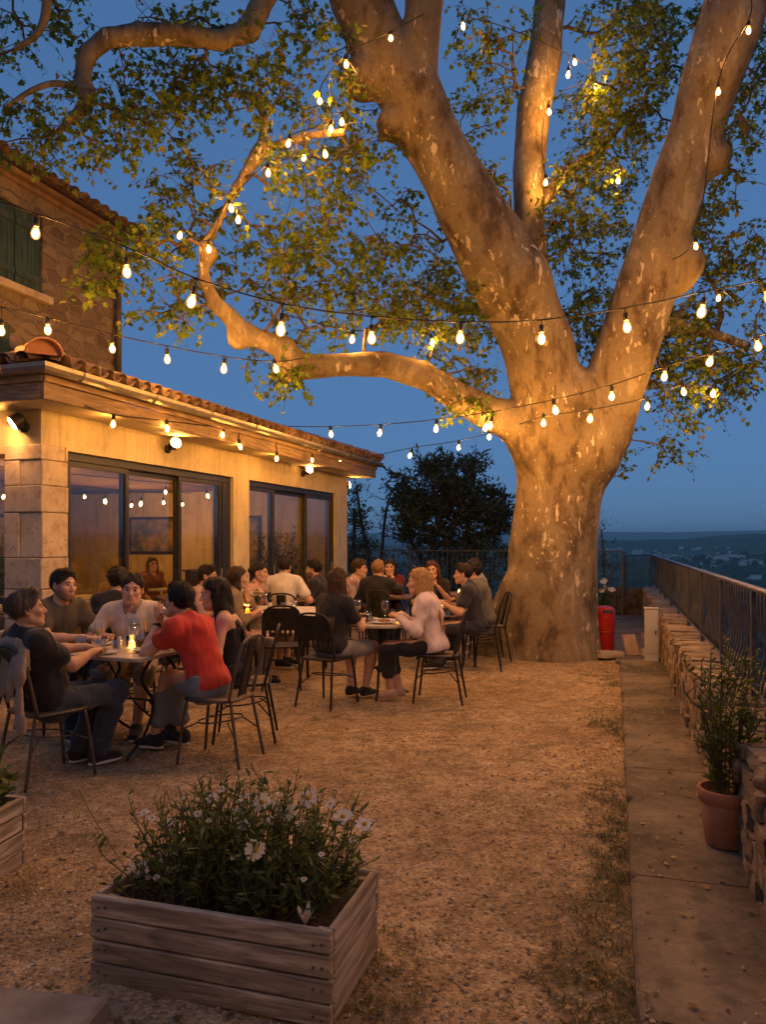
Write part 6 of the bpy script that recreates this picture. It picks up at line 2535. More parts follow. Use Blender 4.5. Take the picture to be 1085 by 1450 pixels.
    m.build('petals', mottled('cream_petal', (0.62, 0.50, 0.38), (0.72, 0.60, 0.48), 20, 0.7, 0.1), root)


daisy_planter()


def left_planter():
    p = G(28, 1272)
    rz = math.radians(-10)
    L, D = 0.9, 0.45
    ex = Vector((math.cos(rz), math.sin(rz), 0))
    ey = Vector((-math.sin(rz), math.cos(rz), 0))
    c = p - ex * (L / 2 + 0.22) + ey * D * 0.30
    planter_box((c.x, c.y, -0.01), rz, L, D, 0.33, 'weathered plank planter box with broad-leaved plant, cut off by the left edge')
    M = Matrix.Translation(c) @ Matrix.Rotation(rz, 4, 'Z')
    rnd = random.Random(5)
    root = empty('leafy_plant', M @ Vector((L / 2 - 0.2, 0, 0.28)), rz, 'bushy plant with broad dark leaves in the planter at the left edge', 'plant')
    stems = []
    for i in range(70):
        b = Vector((L / 2 - 0.05 - rnd.random() * 0.5, rnd.uniform(-0.17, 0.17), 0.27))
        stems.append((M @ b, M @ (b + Vector((rnd.gauss(0.02, .07), rnd.gauss(0, .06), rnd.uniform(0.06, 0.27))))))
    leafy_stems(root, stems, 0.075, HERB, leaf_shape(), 13, rnd)


left_planter()


def pot_plant():
    p = G(1028, 1196, 0.075)
    p = Vector((p.x, p.y + 0.0, 0.08))
    t = NT('terracotta')
    v = t.coords()
    a = t.noise(v, 9, 5, 0.65)
    c = t.ramp(a, [(0.3, (0.27, 0.115, 0.062)), (0.6, (0.40, 0.19, 0.11)), (0.8, (0.46, 0.27, 0.18))])
    t.base(c)
    t.set(Roughness=0.85)
    t.bump(t.noise(v, 60, 4, 0.6), 0.2, 0.003)
    s = 1.0
    root = empty('flower_pot', p, 0, 'terracotta flower pot standing on the concrete walk by the low wall', 'pot')
    MB().lathe([(0.088, 0), (0.092, 0.004), (0.118, 0.205), (0.117, 0.21), (0.126, 0.213), (0.130, 0.268), (0.126, 0.274), (0.112, 0.272), (0.105, 0.235)], (0, 0, 0), 32, cap=False).build('pot', t.m, root, True)
    MB().lathe([(0.110, 0.232), (0.06, 0.246), (0.001, 0.24)], (0, 0, 0), 24, cap=False).build('soil', SOIL, root, True)
    rnd = random.Random(3)
    pr = empty('potted_shrub', p + Vector((0, 0, 0.24)), 0, 'leggy green shrub growing in the terracotta pot in front of the railing', 'plant')
    stems = []
    for i in range(17):
        a = rnd.random() * 6.28
        b = p + Vector((math.cos(a) * 0.04, math.sin(a) * 0.04, 0.235))
        h = rnd.uniform(0.28, 0.74)
        tip = b + Vector((math.cos(a) * rnd.uniform(0.02, 0.15) + 0.02, math.sin(a) * rnd.uniform(0.02, 0.14), h))
        stems.append((b, tip))
        for k in range(3):
            f = rnd.uniform(0.3, 0.85)
            q = b.lerp(tip, f)
            stems.append((q, q + Vector((rnd.gauss(0, .06), rnd.gauss(0, .06), rnd.uniform(0.06, 0.2)))))
    leafy_stems(pr, stems, 0.055, leaf_material('shrub_leaf', [(0, (0.06, 0.09, 0.025)), (0.6, (0.11, 0.15, 0.04)), (1, (0.18, 0.20, 0.06))], 0.3), lance_leaf(), 17, rnd, stem_r=0.0045)


pot_plant()


def wall_weed():
    rnd = random.Random(6)
    b0 = W(1052, 1010, 4.1)
    root = empty('wall_plant', (b0.x, b0.y, WALL_H), 0, 'tall yellowish weed sprouting from the top of the low wall by the railing', 'plant')
    stems = []
    for i in range(13):
        b = Vector((b0.x + rnd.gauss(0, 0.06), b0.y + rnd.gauss(0.1, 0.16), WALL_H - 0.06))
        stems.append((b, b + Vector((rnd.gauss(0.0, .06), rnd.gauss(0, .05), rnd.uniform(0.22, 0.56)))))
    leafy_stems(root, stems, 0.062, leaf_material('weed_leaf', [(0, (0.08, 0.09, 0.02)), (1, (0.17, 0.155, 0.04))], 0.3), lance_leaf(), 10, rnd)


wall_weed()


def grass():
    """Grass and weeds along the edge of the walk and here and there in the gravel, with dry leaves."""
    rnd = random.Random(44)
    pos, dr, nm_, sz = [], [], [], []

    def tuft(x, y, n, h):
        for i in range(n):
            a = rnd.random() * 6.28
            pos.append((x + rnd.gauss(0, .022), y + rnd.gauss(0, .022), -0.012))
            dr.append((math.cos(a), math.sin(a), rnd.uniform(0.15, 1.1)))
            nm_.append((math.cos(a), math.sin(a), 0.4))
            sz.append(h * rnd.uniform(0.4, 1.2))
    for i in range(1500):
        Y = 2.0 + rnd.random() ** 1.3 * 7.5
        if noise.noise((Y * 1.1, 2.2, 0)) < -0.22 + rnd.uniform(-.1, .1):
            continue
        wdt = 0.10 + 0.16 * max(0, noise.noise((Y * 0.9, 8, 0)) + 0.3)
        p = on_line(0.055, Y) - S_NRM * abs(rnd.gauss(0, wdt))
        tuft(p.x, p.y, rnd.randint(7, 15), rnd.uniform(0.016, 0.05))
    for i in range(110):
        p = G(rnd.uniform(500, 600), rnd.uniform(1310, 1450))
        tuft(p.x, p.y, rnd.randint(6, 12), rnd.uniform(0.015, 0.045))
    for i in range(60):
        p = G(rnd.uniform(20, 130), rnd.uniform(1230, 1330))
        tuft(p.x, p.y, rnd.randint(3, 7), rnd.uniform(0.02, 0.045))
    for i in range(260):
        p = on_line(0.62 + rnd.uniform(-.03, .01), rnd.uniform(3, 9.5))
        tuft(p.x, p.y, rnd.randint(3, 6), rnd.uniform(0.02, 0.05))
        pos[-1] = (pos[-1][0], pos[-1][1], 0.07)
    ar = lambda q: np.array([tuple(x) for x in q])
    blade = (np.array([(-0.05, 0, 0), (0.05, 0, 0), (0.04, 0.5, 0.06), (-0.04, 0.5, 0.06), (0, 1, -0.02)]), np.array([(0, 1, 2), (0, 2, 3), (3, 2, 4)]))
    gm = leaf_material('grass_blade', [(0, (0.045, 0.060, 0.018)), (0.6, (0.085, 0.10, 0.03)), (0.85, (0.17, 0.14, 0.06)), (1, (0.24, 0.18, 0.09))], 0.2)
    tag(link('grass', leaves_mesh('grass', ar(pos), ar(dr), ar(nm_), np.array(sz), blade), gm), kind='stuff')
    pos, dr, nm_, sz = [], [], [], []
    for i in range(800):
        Y = 2.0 + rnd.random() ** 1.2 * 8.6
        zz = 0.004
        if rnd.random() < 0.3:
            p = on_line(0.04, Y) - S_NRM * abs(rnd.gauss(0, 0.22))
        elif rnd.random() < 0.14:
            p = on_line(0.10, Y) + S_NRM * rnd.uniform(0.02, 0.55)
            zz = 0.084
        else:
            p = Vector((rnd.uniform(-0.5, 0.5) * Y * 1.0, Y, 0))
            if p.x > 0.02 + 0.302 * Y:
                continue
        pos.append((p.x, p.y, zz))
        a = rnd.random() * 6.28
        dr.append((math.cos(a), math.sin(a), rnd.uniform(-.05, .35)))
        nm_.append((rnd.gauss(0, .35), rnd.gauss(0, .35), 1))
        sz.append(rnd.uniform(0.014, 0.042))
    dm = leaf_material('dry_leaf', [(0, (0.10, 0.055, 0.025)), (0.6, (0.20, 0.12, 0.055)), (1, (0.32, 0.23, 0.11))], 0.1)
    tag(link('fallen_leaves', leaves_mesh('fallen_leaves', ar(pos), ar(dr), ar(nm_), np.array(sz), leaf_shape()), dm), kind='stuff')


grass()


def corner_things():
    # red bin
    p = G(860, 925)
    root = empty('red_bin', (p.x, p.y + 0.15, 0), 0, 'tall red metal bin with a domed lid behind the plane tree', 'bin')
    RED = mottled('red_enamel', (0.42, 0.018, 0.014), (0.50, 0.030, 0.022), 5, 0.35, 0.05)
    MB().lathe([(0.135, 0.0), (0.14, 0.01), (0.148, 0.50), (0.150, 0.53), (0.142, 0.535)], (0, 0, 0), 28).build('bin_body', RED, root, True)
    MB().lathe([(0.150, 0.27), (0.153, 0.275), (0.153, 0.30), (0.150, 0.305)], (0, 0, 0), 28, cap=False).build('rim_band', mottled('band_metal', (.25, .02, .018), (.3, .03, .025), 8, .4, .1), root, True)
    MB().box((0.02, -0.152, 0.585), (0.15, 0.02, 0.05), bev=.008).build('slot', IRON, root, True)
    MB().lathe([(0.155, 0.53), (0.158, 0.56), (0.150, 0.60), (0.115, 0.635), (0.05, 0.65), (0.001, 0.652)], (0, 0, 0), 28, cap=False).build('lid', RED, root, True)
    # pale box post
    p = G(926, 936, 0.075)
    root = empty('meter_post', (p.x, p.y + 0.07, 0.07), S_ANG, 'pale grey upright box post at the far end of the concrete walk', 'post')
    GP = mottled('grey_paint', (0.42, 0.40, 0.37), (0.50, 0.48, 0.44), 4, 0.6, 0.1)
    MB().box((0, 0, 0.325), (0.165, 0.14, 0.65), bev=.006).build('cabinet', GP, root, True)
    MB().box((0, -0.073, 0.36), (0.13, 0.008, 0.52), bev=.002).build('cabinet_door', GP, root, True)
    MB().box((0.045, -0.082, 0.36), (0.018, 0.012, 0.05), bev=.003).build('latch', IRON, root, True)
    MB().box((0, 0, 0.658), (0.18, 0.155, 0.014), bev=.003).build('cap', GP, root, True)
    # loose stones and a leaning slab by the end of the walk
    rnd = random.Random(14)
    for k, (px, py, s, lb, c) in enumerate(((917, 930, 0.11, 'round pale stone leaning against the grey box post', 'pale'), (916, 905, 0.10, 'orange rough stone lying behind the grey box post', 'orange'), (865, 932, 0.20, 'long flat stone lying at the foot of the plane tree', 'pale'))):
        p = G(px, py)
        mb = MB()
        stone_blob(mb, (0, 0, 0), (s * (1.9 if k == 2 else 1), s, s * (0.45 if k == 2 else .95)), 0.3, rnd, 4)
        o = mb.build('loose_stone', mottled('stone_' + c, (0.42, 0.34, 0.25) if c == 'pale' else (0.40, 0.20, 0.09), (0.55, 0.46, 0.36) if c == 'pale' else (0.52, 0.30, 0.15), 9, .9, .4, 40))
        o.location = (p.x, p.y + s / 2, s * (0.2 if k == 2 else .42))
        tag(o, lb, 'stone')
    p = G(905, 932)
    o = MB().box((0, 0, 0.15), (0.20, 0.035, 0.30), bev=.006).build('leaning_tile', mottled('old_tile', (0.34, 0.22, 0.15), (0.46, 0.33, 0.24), 9, .9, .3, 40))
    o.location = (p.x - .02, p.y + 0.15, 0.01)
    o.rotation_euler = (math.radians(-24), 0, 0.3)
    tag(o, 'old clay tile leaning behind the walk next to the grey box post', 'tile')
    # pot of pale flowers in the corner
    p = W(858, 905, 14.5)
    root = empty('flower_tub', (p.x, 14.6, 0), 0, 'dark tub of pale flowers in front of the corner railing', 'planter')
    MB().lathe([(0.16, 0), (0.2, 0.3), (0.19, 0.3)], (0, 0, 0), 20).build('tub', mottled('dark_tub', (.05, .04, .035), (.08, .065, .05), 5, .7, .1), root, True)
    fr = empty('flower_bush', (p.x, 14.6, 0.3), 0, 'bush of pale blooms in the dark tub by the corner railing', 'flowers')
    stems = [((p.x + rnd.gauss(0, .06), 14.6 + rnd.gauss(0, .06), 0.28), (p.x + rnd.gauss(0, .15), 14.6 + rnd.gauss(0, .15), rnd.uniform(0.6, 1.05))) for _ in range(26)]
    leafy_stems(fr, stems, 0.07, HERB, lance_leaf(), 12, rnd)
    for a, b in stems[:9]:
        daisy_head(fr, Vector(b), (0, -0.7, 0.7), 0.055, rnd)


corner_things()


def bicycle(p, rz):
    root = empty('bicycle', p, rz, 'pale bicycle with black grips parked against the stone pier behind the diners', 'bicycle')
    PAINT = mottled('bike_paint', (0.55, 0.52, 0.47), (0.62, 0.59, 0.54), 5, 0.3, 0)
    BLK = mottled('bike_rubber', (0.012, 0.012, 0.012), (0.022, 0.022, 0.022), 8, 0.7, 0.1)
    # own axes: x forward, z up; wheels 0.33 m
    wb = 1.02
    for x in (-wb / 2, wb / 2):
        w = MB()
        w.tube([(x + 0.325 * math.cos(a), 0, 0.345 + 0.325 * math.sin(a)) for a in np.linspace(0, 2 * PI, 37)], 0.019, 8, cap=False)
        wo = w.build('wheel', BLK, root, True)
        s = MB()
        for k in range(14):
            a = k * 2 * PI / 14
            s.tube([(x, 0.02 * (-1) ** k, 0.345), (x + 0.31 * math.cos(a), 0, 0.345 + 0.31 * math.sin(a))], 0.0014, 3)
        s.tube([(x, -0.05, 0.345), (x, 0.05, 0.345)], 0.02, 8)
        s.tube([(x + 0.305 * math.cos(a), 0, 0.345 + 0.305 * math.sin(a)) for a in np.linspace(0, 2 * PI, 37)], 0.009, 6, cap=False)
        s.build('spokes', ZINC, wo, True)
    bb, st, hd, hb = Vector((-0.08, 0, 0.30)), Vector((-0.22, 0, 0.76)), Vector((0.34, 0, 0.86)), Vector((0.37, 0, 0.74))
    f = MB()
    f.tube([bb, st], 0.017, 8)
    f.tube([st - Vector((0, 0, .04)), hd], 0.017, 8)
    f.tube([bb, hb], 0.020, 8)
    f.tube([hd + Vector((-.01, 0, .05)), hb + Vector((.01, 0, -.03))], 0.021, 8)
    for s in (-1, 1):
        f.tube([bb + Vector((0, s * .03, 0)), (-wb / 2, s * 0.06, 0.345)], 0.010, 6)
        f.tube([st + Vector((0, s * .015, -.05)), (-wb / 2, s * 0.06, 0.345)], 0.008, 6)
        f.tube([hb + Vector((.015, s * .035, -.03)), (wb / 2, s * 0.055, 0.345)], 0.013, 6)
    f.build('frame', PAINT, root, True)
    h = MB()
    h.tube([hd, hd + Vector((-.02, 0, 0.16))], 0.014, 8)
    h.tube(spline([(0.26, -0.30, 1.04), (0.30, -0.22, 1.06), (0.33, -0.08, 1.03), (0.33, 0.08, 1.03), (0.30, 0.22, 1.06), (0.26, 0.30, 1.04)], 5), 0.012, 8)
    hbm = h.build('handlebar', ZINC, root, True)
    for s in (-1, 1):
        MB().tube([(0.285, s * 0.255, 1.055), (0.22, s * 0.36, 1.035)], 0.018, 8).build('grip', BLK, hbm, True)
    MB().tube([st, st + Vector((-.03, 0, 0.13))], 0.013, 8).build('seat_post', ZINC, root, True)
    sd = MB()
    sd.tube(spline([(-0.37, 0, 0.91), (-0.30, 0, 0.915), (-0.18, 0, 0.91), (-0.10, 0, 0.905)], 5), [0.05, 0.085, 0.088, 0.085, 0.08, 0.075, 0.06, 0.05, 0.04, 0.034, 0.03, 0.028, 0.027, 0.026, 0.025, 0.02], 10, flat=(Vector((0, 0, 1)), 0.45))
    sd.build('saddle', BLK, root, True)
    return root

# ------------------------------------------------------------------ festoon lights
def filament(name, st):
    t = NT(name)
    t.t.nodes.remove(t.b)
    e = t.n('Emission')
    e.inputs[0].default_value = (1.0, 0.495, 0.135, 1)
    e.inputs[1].default_value = st
    t.l(e.outputs[0], t.out.inputs[0])
    return t.m


def envelope(name):
    """Amber bulb glass aglow round its filament."""
    t = NT(name)
    t.t.nodes.remove(t.b)
    tr = t.n('BsdfTransparent')
    tr.inputs[0].default_value = (1.0, 0.86, 0.6, 1)
    e = t.n('Emission')
    lw = t.n('LayerWeight')
    lw.inputs[0].default_value = 0.5
    e.inputs[0].default_value = (1.0, 0.45, 0.09, 1)
    st = t.math('ADD', t.math('MULTIPLY', t.math('SUBTRACT', 1.0, lw.outputs['Facing']), 2.0), 0.75)
    t.l(st, e.inputs[1])
    mx = t.n('MixShader')
    mx.inputs[0].default_value = 0.55
    t.l(tr.outputs[0], mx.inputs[1])
    t.l(e.outputs[0], mx.inputs[2])
    t.l(mx.outputs[0], t.out.inputs[0])
    t.m.cycles.emission_sampling = 'NONE'
    return t.m


BULB_I = 2150.0
FIL_HI = filament('lit_filament_inside', BULB_I * 0.5)
FIL, FIL_DIM, FIL_MID = filament('lit_filament', BULB_I), filament('lit_filament_dim', BULB_I * 0.30), filament('lit_filament_mid', BULB_I * 0.55)
BULB = envelope('lit_bulb')
SOCK = mottled('bulb_socket', (0.012, 0.011, 0.010), (0.022, 0.02, 0.018), 20, 0.6, 0)
CABLE = mottled('rubber_cable', (0.014, 0.013, 0.012), (0.022, 0.02, 0.018), 20, 0.7, 0)


def bulb_meshes():
    s = MB().lathe([(0.006, 0.0), (0.017, -0.004), (0.0185, -0.05), (0.013, -0.055)], (0, 0, 0), 8)
    s.tube([(0, 0, 0.012), (0, 0, -0.004)], 0.005, 5)
    b = MB().lathe([(0.012, -0.048), (0.019, -0.062), (0.0275, -0.082), (0.030, -0.100), (0.025, -0.119), (0.012, -0.130), (0.0012, -0.1325)], (0, 0, 0), 9)
    f = MB().lathe([(0.003, -0.066), (0.0135, -0.078), (0.0180, -0.097), (0.0125, -0.115), (0.002, -0.123)], (0, 0, 0), 7)
    out = []
    for mb, nm, m in ((s, 'socket', SOCK), (b, 'bulb', BULB), (f, 'filament', FIL), (f, 'filament', FIL_DIM), (f, 'filament', FIL_MID), (f, 'filament', FIL_HI)):
        me = bpy.data.meshes.new(nm)
        me.from_pydata([tuple(p) for p in mb.v], [], mb.f)
        me.polygons.foreach_set('use_smooth', mb.s)
        me.materials.append(m)
        out.append(me)
    return out


SOCK_ME, BULB_ME, FIL_ME, FILD_ME, FILM_ME, FILH_ME = bulb_meshes()
NB = [0]


def light_string(label, cable, bulbs, scale=1.0, r=0.0068, dim=False):
    """cable: world points; bulbs: world points of the glowing glass. Each hangs from the cable by its socket."""
    root = empty('light_string', cable[0], 0, label, 'string lights', 'strings of warm bulbs over the terrace')
    P = spline(cable, 8)
    m = MB()
    m.tube(P, r, 5)
    rnd = random.Random(len(bulbs) * 7 + int(cable[0][0] * 10))
    A = np.array([tuple(p) for p in P])
    for b in bulbs:
        sc = 1.32 * scale * rnd.uniform(0.93, 1.07)
        top = Vector(b) + Vector((0, 0, 0.095 * sc))
        # nearest cable point above; a short lead joins the socket to it
        j = int(np.argmin(np.linalg.norm(A - np.array(tuple(top)), axis=1)))
        q = Vector(A[j])
        if (q - top).length > 0.02:
            m.tube([q, top + Vector((0, 0, 0.008))], r * 0.8, 4)
        rot = Matrix.Rotation(rnd.gauss(0, 0.14), 4, 'X') @ Matrix.Rotation(rnd.gauss(0, 0.14), 4, 'Y')
        so = link('socket', SOCK_ME, None, root)
        so.matrix_basis = Matrix.Translation(top) @ rot @ Matrix.Scale(sc, 4)
        link('bulb', BULB_ME, None, so, True)
        link('filament', {0: FIL_ME, 1: FILD_ME, 2: FILM_ME, 3: FILH_ME}[int(dim)], None, so, True)
        NB[0] += 1
    m.build('cable', CABLE, root)
    return root


def eave_pt(px, py, x0=-5.60):
    """Point over this pixel in the upright plane X = x0 + 0.34 Y (along the eaves)."""
    k = (px - CX) / F
    Y = x0 / (k - 0.34)
    return W(px, py, Y)


def strings():
    Lr = lambda rows: [W(*r) for r in rows]
    light_string('long front string of warm bulbs sagging from the stone house past the trunk',
                 Lr([(-60, 268, 6.6), (52, 303, 6.3), (178, 350, 6.2), (277, 394, 6.1), (400, 430, 6.0), (526, 448, 6.0), (653, 456, 6.0), (767, 453, 6.0), (886, 436, 6.0), (998, 413, 5.9), (1080, 396, 5.9), (1160, 372, 5.8), (1400, 300, 5.6), (1700, 200, 5.2)]),
                 Lr([(52, 330, 6.3), (178, 385, 6.2), (277, 428, 6.1), (400, 467, 6.0), (526, 482, 6.0), (653, 479, 6.0), (767, 481, 6.0), (886, 464, 6.0), (998, 444, 5.9), (1082, 425, 5.9), (1200, 395, 5.9), (1330, 360, 5.7)]))  # bulbs right of the frame are added to warm the foreground
    light_string('string of warm bulbs from the stone house to the low limb of the tree',
                 Lr([(-40, 425, 7.3), (67, 450, 7.6), (157, 473, 7.9), (236, 490, 8.3), (318, 505, 8.4), (388, 512, 8.5), (432, 507, 9.1)]),
                 Lr([(2, 470, 7.4), (67, 468, 7.6), (157, 494, 7.9), (236, 509, 8.3), (318, 524, 8.4), (388, 524, 8.5)]))
    light_string('upper string of warm bulbs from the roof edge across the trunk to the right',
                 Lr([(395, 604, 12.2), (468, 604, 11.6), (540, 601, 11.0), (618, 594, 10.4), (697, 583, 9.8), (784, 566, 8.7), (867, 545, 8.5), (943, 519, 8.4), (1010, 500, 8.0), (1071, 477, 7.7), (1150, 455, 7.4), (1350, 400, 6.6), (1700, 280, 5.6)]),
                 Lr([(468, 616, 11.6), (540, 614, 11.0), (619, 608, 10.4), (697, 603, 9.8), (784, 582, 8.7), (867, 562, 8.5), (943, 534, 8.4), (1010, 515, 8.0), (1071, 491, 7.7), (1160, 472, 7.3), (1290, 440, 6.8)]))  # its right end runs on unseen, with bulbs added for warm foreground light
    light_string('lower string of warm bulbs from the roof corner to the trunk and beyond',
                 Lr([(528, 646, 15.0), (584, 634, 13.6), (650, 624, 12.4), (714, 608, 11.0), (770, 590, 9.2), (838, 580, 9.0), (918, 563, 9.3), (967, 545, 9.8), (1012, 545, 10.0), (1060, 520, 10.2)]),
                 Lr([(584, 646, 13.6), (650, 635, 12.4), (693, 619, 11.6), (714, 620, 11.0), (770, 600, 9.2), (838, 594, 9.0), (918, 576, 9.3), (967, 556, 9.8), (1012, 558, 10.0)]), dim=2)
    light_string('string of warm bulbs hung under the eaves along the restaurant facade',
                 [eave_pt(x, y, -5.50) for x, y in ((120, 575), (161, 587), (236, 596), (317, 606), (397, 618), (433, 628), (484, 640), (520, 644))],
                 [eave_pt(x, y, -5.50) for x, y in ((161, 601), (236, 608), (317, 617), (338, 633), (392, 650), (397, 612), (433, 624), (442, 652), (484, 651), (520, 652))], scale=0.85, dim=True)
    light_string('string of small bulbs wound along the great left limb of the plane tree',
                 Lr([(600, 20, 8.6), (553, 45, 8.5), (490, 78, 8.5), (453, 128, 8.5), (470, 170, 8.4), (411, 192, 8.2), (431, 212, 8.2), (380, 232, 8.1), (324, 284, 8.1), (295, 340, 8.1), (257, 322, 8.1)]),
                 Lr([(553, 60, 8.5), (490, 91, 8.5), (453, 143, 8.5), (470, 183, 8.4), (484, 174, 8.5), (411, 205, 8.2), (431, 223, 8.2), (459, 220, 8.5), (380, 246, 8.1), (324, 297, 8.1), (337, 311, 8.1), (295, 354, 8.1), (257, 336, 8.1)]), scale=0.85, dim=2)
    light_string('string of bulbs pinned up along the right hand limb of the plane tree',
                 Lr([(1064, -10, 8.7), (1061, 28, 8.6), (1018, 116, 8.7), (985, 338, 9.1), (930, 376, 10.6), (1020, 410, 9.9), (1045, 430, 9.6)]),
                 Lr([(1061, 43, 8.6), (1018, 131, 8.7), (985, 349, 9.1), (930, 390, 10.6), (1020, 422, 9.9)]), scale=0.85, dim=2)
    light_string('string of bulbs hanging high between the middle and right limbs of the tree',
                 Lr([(655, 22, 10.5), (720, 40, 11.0), (806, 78, 11.4), (843, 108, 11.6), (777, 146, 11.7), (773, 246, 11.6), (820, 240, 11.5), (878, 243, 11.2)]),
                 Lr([(655, 36, 10.5), (813, 88, 11.4), (806, 105, 11.3), (843, 122, 11.6), (777, 159, 11.7), (773, 258, 11.6), (878, 255, 11.2)]), scale=0.95)
    light_string('pair of bulbs hanging by the low limb among the leaves left of the trunk',
                 Lr([(400, 445, 8.9), (500, 468, 9.6), (600, 470, 10.2), (690, 585, 10.2)]),
                 Lr([(500, 482, 9.6), (610, 486, 9.9), (690, 606, 9.9)]))
    light_string('added string of warm bulbs out of view, running back to the added stucco house',
                 [Vector(p) for p in ((4.6, 5.2, 4.2), (3.2, 3.0, 3.55), (1.9, 1.0, 3.3), (0.2, -1.4, 3.35), (-1.6, -4.4, 3.8))],
                 [Vector(p) for p in ((3.9, 4.1, 3.65), (3.2, 3.0, 3.38), (2.55, 2.0, 3.22), (1.9, 1.0, 3.13), (1.05, -0.2, 3.12), (0.2, -1.4, 3.18), (-0.7, -2.9, 3.4))])  # whole string added out of view to light the planter front warmly
    # bulbs added inside to brighten the room and stand in for pane reflections
    light_string('added zigzag string of warm bulbs in the middle of the room inside the restaurant',
                 [fac(0.6, -3.0, 2.58), fac(1.3, -2.9, 2.4), fac(2.0, -3.4, 2.5), fac(2.9, -2.9, 2.4), fac(3.8, -3.3, 2.5), fac(5.2, -2.9, 2.45), fac(7.4, -3.0, 2.55)],
                 [fac(0.8, -2.95, 2.3), fac(1.1, -2.9, 2.15), fac(1.6, -3.1, 2.25), fac(2.2, -3.3, 2.3), fac(2.6, -3.05, 2.2), fac(3.1, -2.95, 2.2), fac(3.6, -3.2, 2.3), fac(4.3, -3.1, 2.3), fac(5.3, -2.9, 2.2), fac(6.3, -2.95, 2.3), fac(7.0, -3.0, 2.3)], scale=0.7, dim=3)
    light_string('added string of warm bulbs along the back wall inside the restaurant',
                 [fac(0.6, -4.0, 2.58), fac(1.5, -4.4, 2.4), fac(2.4, -4.3, 2.45), fac(3.5, -4.1, 2.55), fac(5.0, -3.8, 2.5), fac(7.2, -3.6, 2.55)],
                 [fac(0.9, -4.15, 2.25), fac(1.5, -4.4, 2.15), fac(2.1, -4.35, 2.2), fac(2.9, -4.2, 2.3), fac(4.6, -3.9, 2.3), fac(5.6, -3.7, 2.3), fac(6.6, -3.65, 2.3)], dim=3)
    light_string('added row of small warm bulbs hanging under the ceiling inside the restaurant',
                 [fac(0.7, -1.6, 2.60), fac(1.4, -2.2, 2.55), fac(2.3, -2.6, 2.58), fac(3.4, -2.2, 2.55), fac(4.8, -2.0, 2.55), fac(6.6, -1.9, 2.58)],
                 [fac(1.0, -1.9, 2.40), fac(1.6, -2.3, 2.38), fac(2.3, -2.6, 2.40), fac(3.0, -2.35, 2.38), fac(5.0, -2.0, 2.40), fac(6.2, -1.95, 2.40)], scale=0.8, dim=3)
    print('BULBS', NB[0])


strings()


def wall_lamp(base, nrm, aim, label, k=1.0):
    """Small round floodlight: wall rose, knuckle arm, drum with a lit lens."""
    nrm, aim = Vector(nrm).normalized(), Vector(aim).normalized()
    root = empty('wall_lamp', base, 0, label, 'wall lamp', 'round spot lamps on the restaurant walls')
    B = Vector(base)
    MET = mottled('lamp_metal', (0.035, 0.032, 0.028), (0.06, 0.055, 0.05), 20, 0.45, 0.05, metallic=0.4)
    MB().tube([B, B + nrm * 0.03], 0.052, 16).build('wall_rose', MET, root)
    j = B + nrm * 0.11 + Vector((0, 0, 0.01))
    m = MB()
    m.tube([B + nrm * 0.025, j], 0.014, 8)
    m.build('arm', MET, root)
    h = MB()
    c = j + Vector((0, 0, 0.045))
    h.tube([c - aim * 0.07, c - aim * 0.05, c + aim * 0.05, c + aim * 0.055], [0.035, 0.062, 0.075, 0.078], 18)
    ho = h.build('lamp_head', MET, root)
    l = MB()
    l.tube([c + aim * 0.056, c + aim * 0.066, c + aim * 0.072], [0.066, 0.060, 0.03], 16)
    l.build('lens', emitter('lamp_lens', (1.0, 0.46, 0.13), (1.0, 0.42, 0.11), 100.0 * k, 70.0 * k), ho)


nF = Vector((0.947, -0.322, 0))
dF = Vector((0.322, 0.947, 0))


def wall_pt(px, py):
    k = (px - CX) / F
    return W(px, py, -5.99 / (k - 0.3401))


p = wall_pt(236, 636)
wall_lamp(p, nF, nF * 0.5 + dF * 0.15 + Vector((0, -0.7, 0.25)), 'round spot lamp on the facade above the first glass door')
p = wall_pt(428, 671)
wall_lamp(p, nF, nF * 0.5 + dF * 0.1 + Vector((0, -0.7, 0.3)), 'round spot lamp on the facade above the second glass door')
p = fac(0.0, -0.19, 2.70)
wall_lamp(p, -dF, -dF * 0.55 - nF * 0.5 + Vector((0.0, 0.0, -0.55)), 'round spot lamp on the near end wall left of the stone pier', 3.0)
p = fac(FLEN, -0.05, 2.66)
wall_lamp(p, dF, dF * 0.6 + nF * 0.7 + Vector((0.1, -0.4, 0.1)), 'spot lamp on the far end wall by the terrace railing')

# ------------------------------------------------------------------ who sits where
HAIR = {'dark': ('dark', (0.020, 0.012, 0.008)), 'black': ('black', (0.010, 0.007, 0.005)), 'brown': ('brown', (0.055, 0.028, 0.014)), 'blond': ('blond', (0.38, 0.22, 0.085)),
        'grey': ('grey', (0.075, 0.058, 0.045)), 'sandy': ('sandy', (0.30, 0.17, 0.065))}
K = dict(black=cloth('black', (0.022, 0.021, 0.021)), olive=cloth('olive', (0.085, 0.074, 0.052)), stone=cloth('stone', (0.56, 0.50, 0.43)), red=cloth('red', (0.46, 0.042, 0.026)),
         jean=cloth('jean', (0.075, 0.095, 0.135)), darkjean=cloth('darkjean', (0.034, 0.042, 0.058)), pale_jean=cloth('pale_jean', (0.15, 0.17, 0.19)), cream=cloth('cream', (0.68, 0.63, 0.53)),
         pink=cloth('pink', (0.62, 0.51, 0.48)), navy=cloth('navy', (0.028, 0.029, 0.040)), rose=cloth('rose', (0.46, 0.30, 0.26)), tan=cloth('tan', (0.24, 0.175, 0.105)), rust=cloth('rust', (0.22, 0.085, 0.045)),
         khaki=cloth('khaki', (0.25, 0.21, 0.145)), greyshort=cloth('greyshort', (0.24, 0.23, 0.21)), green=cloth('greengrey', (0.12, 0.12, 0.095)), leather=cloth('leather', (0.05, 0.03, 0.02), 0))
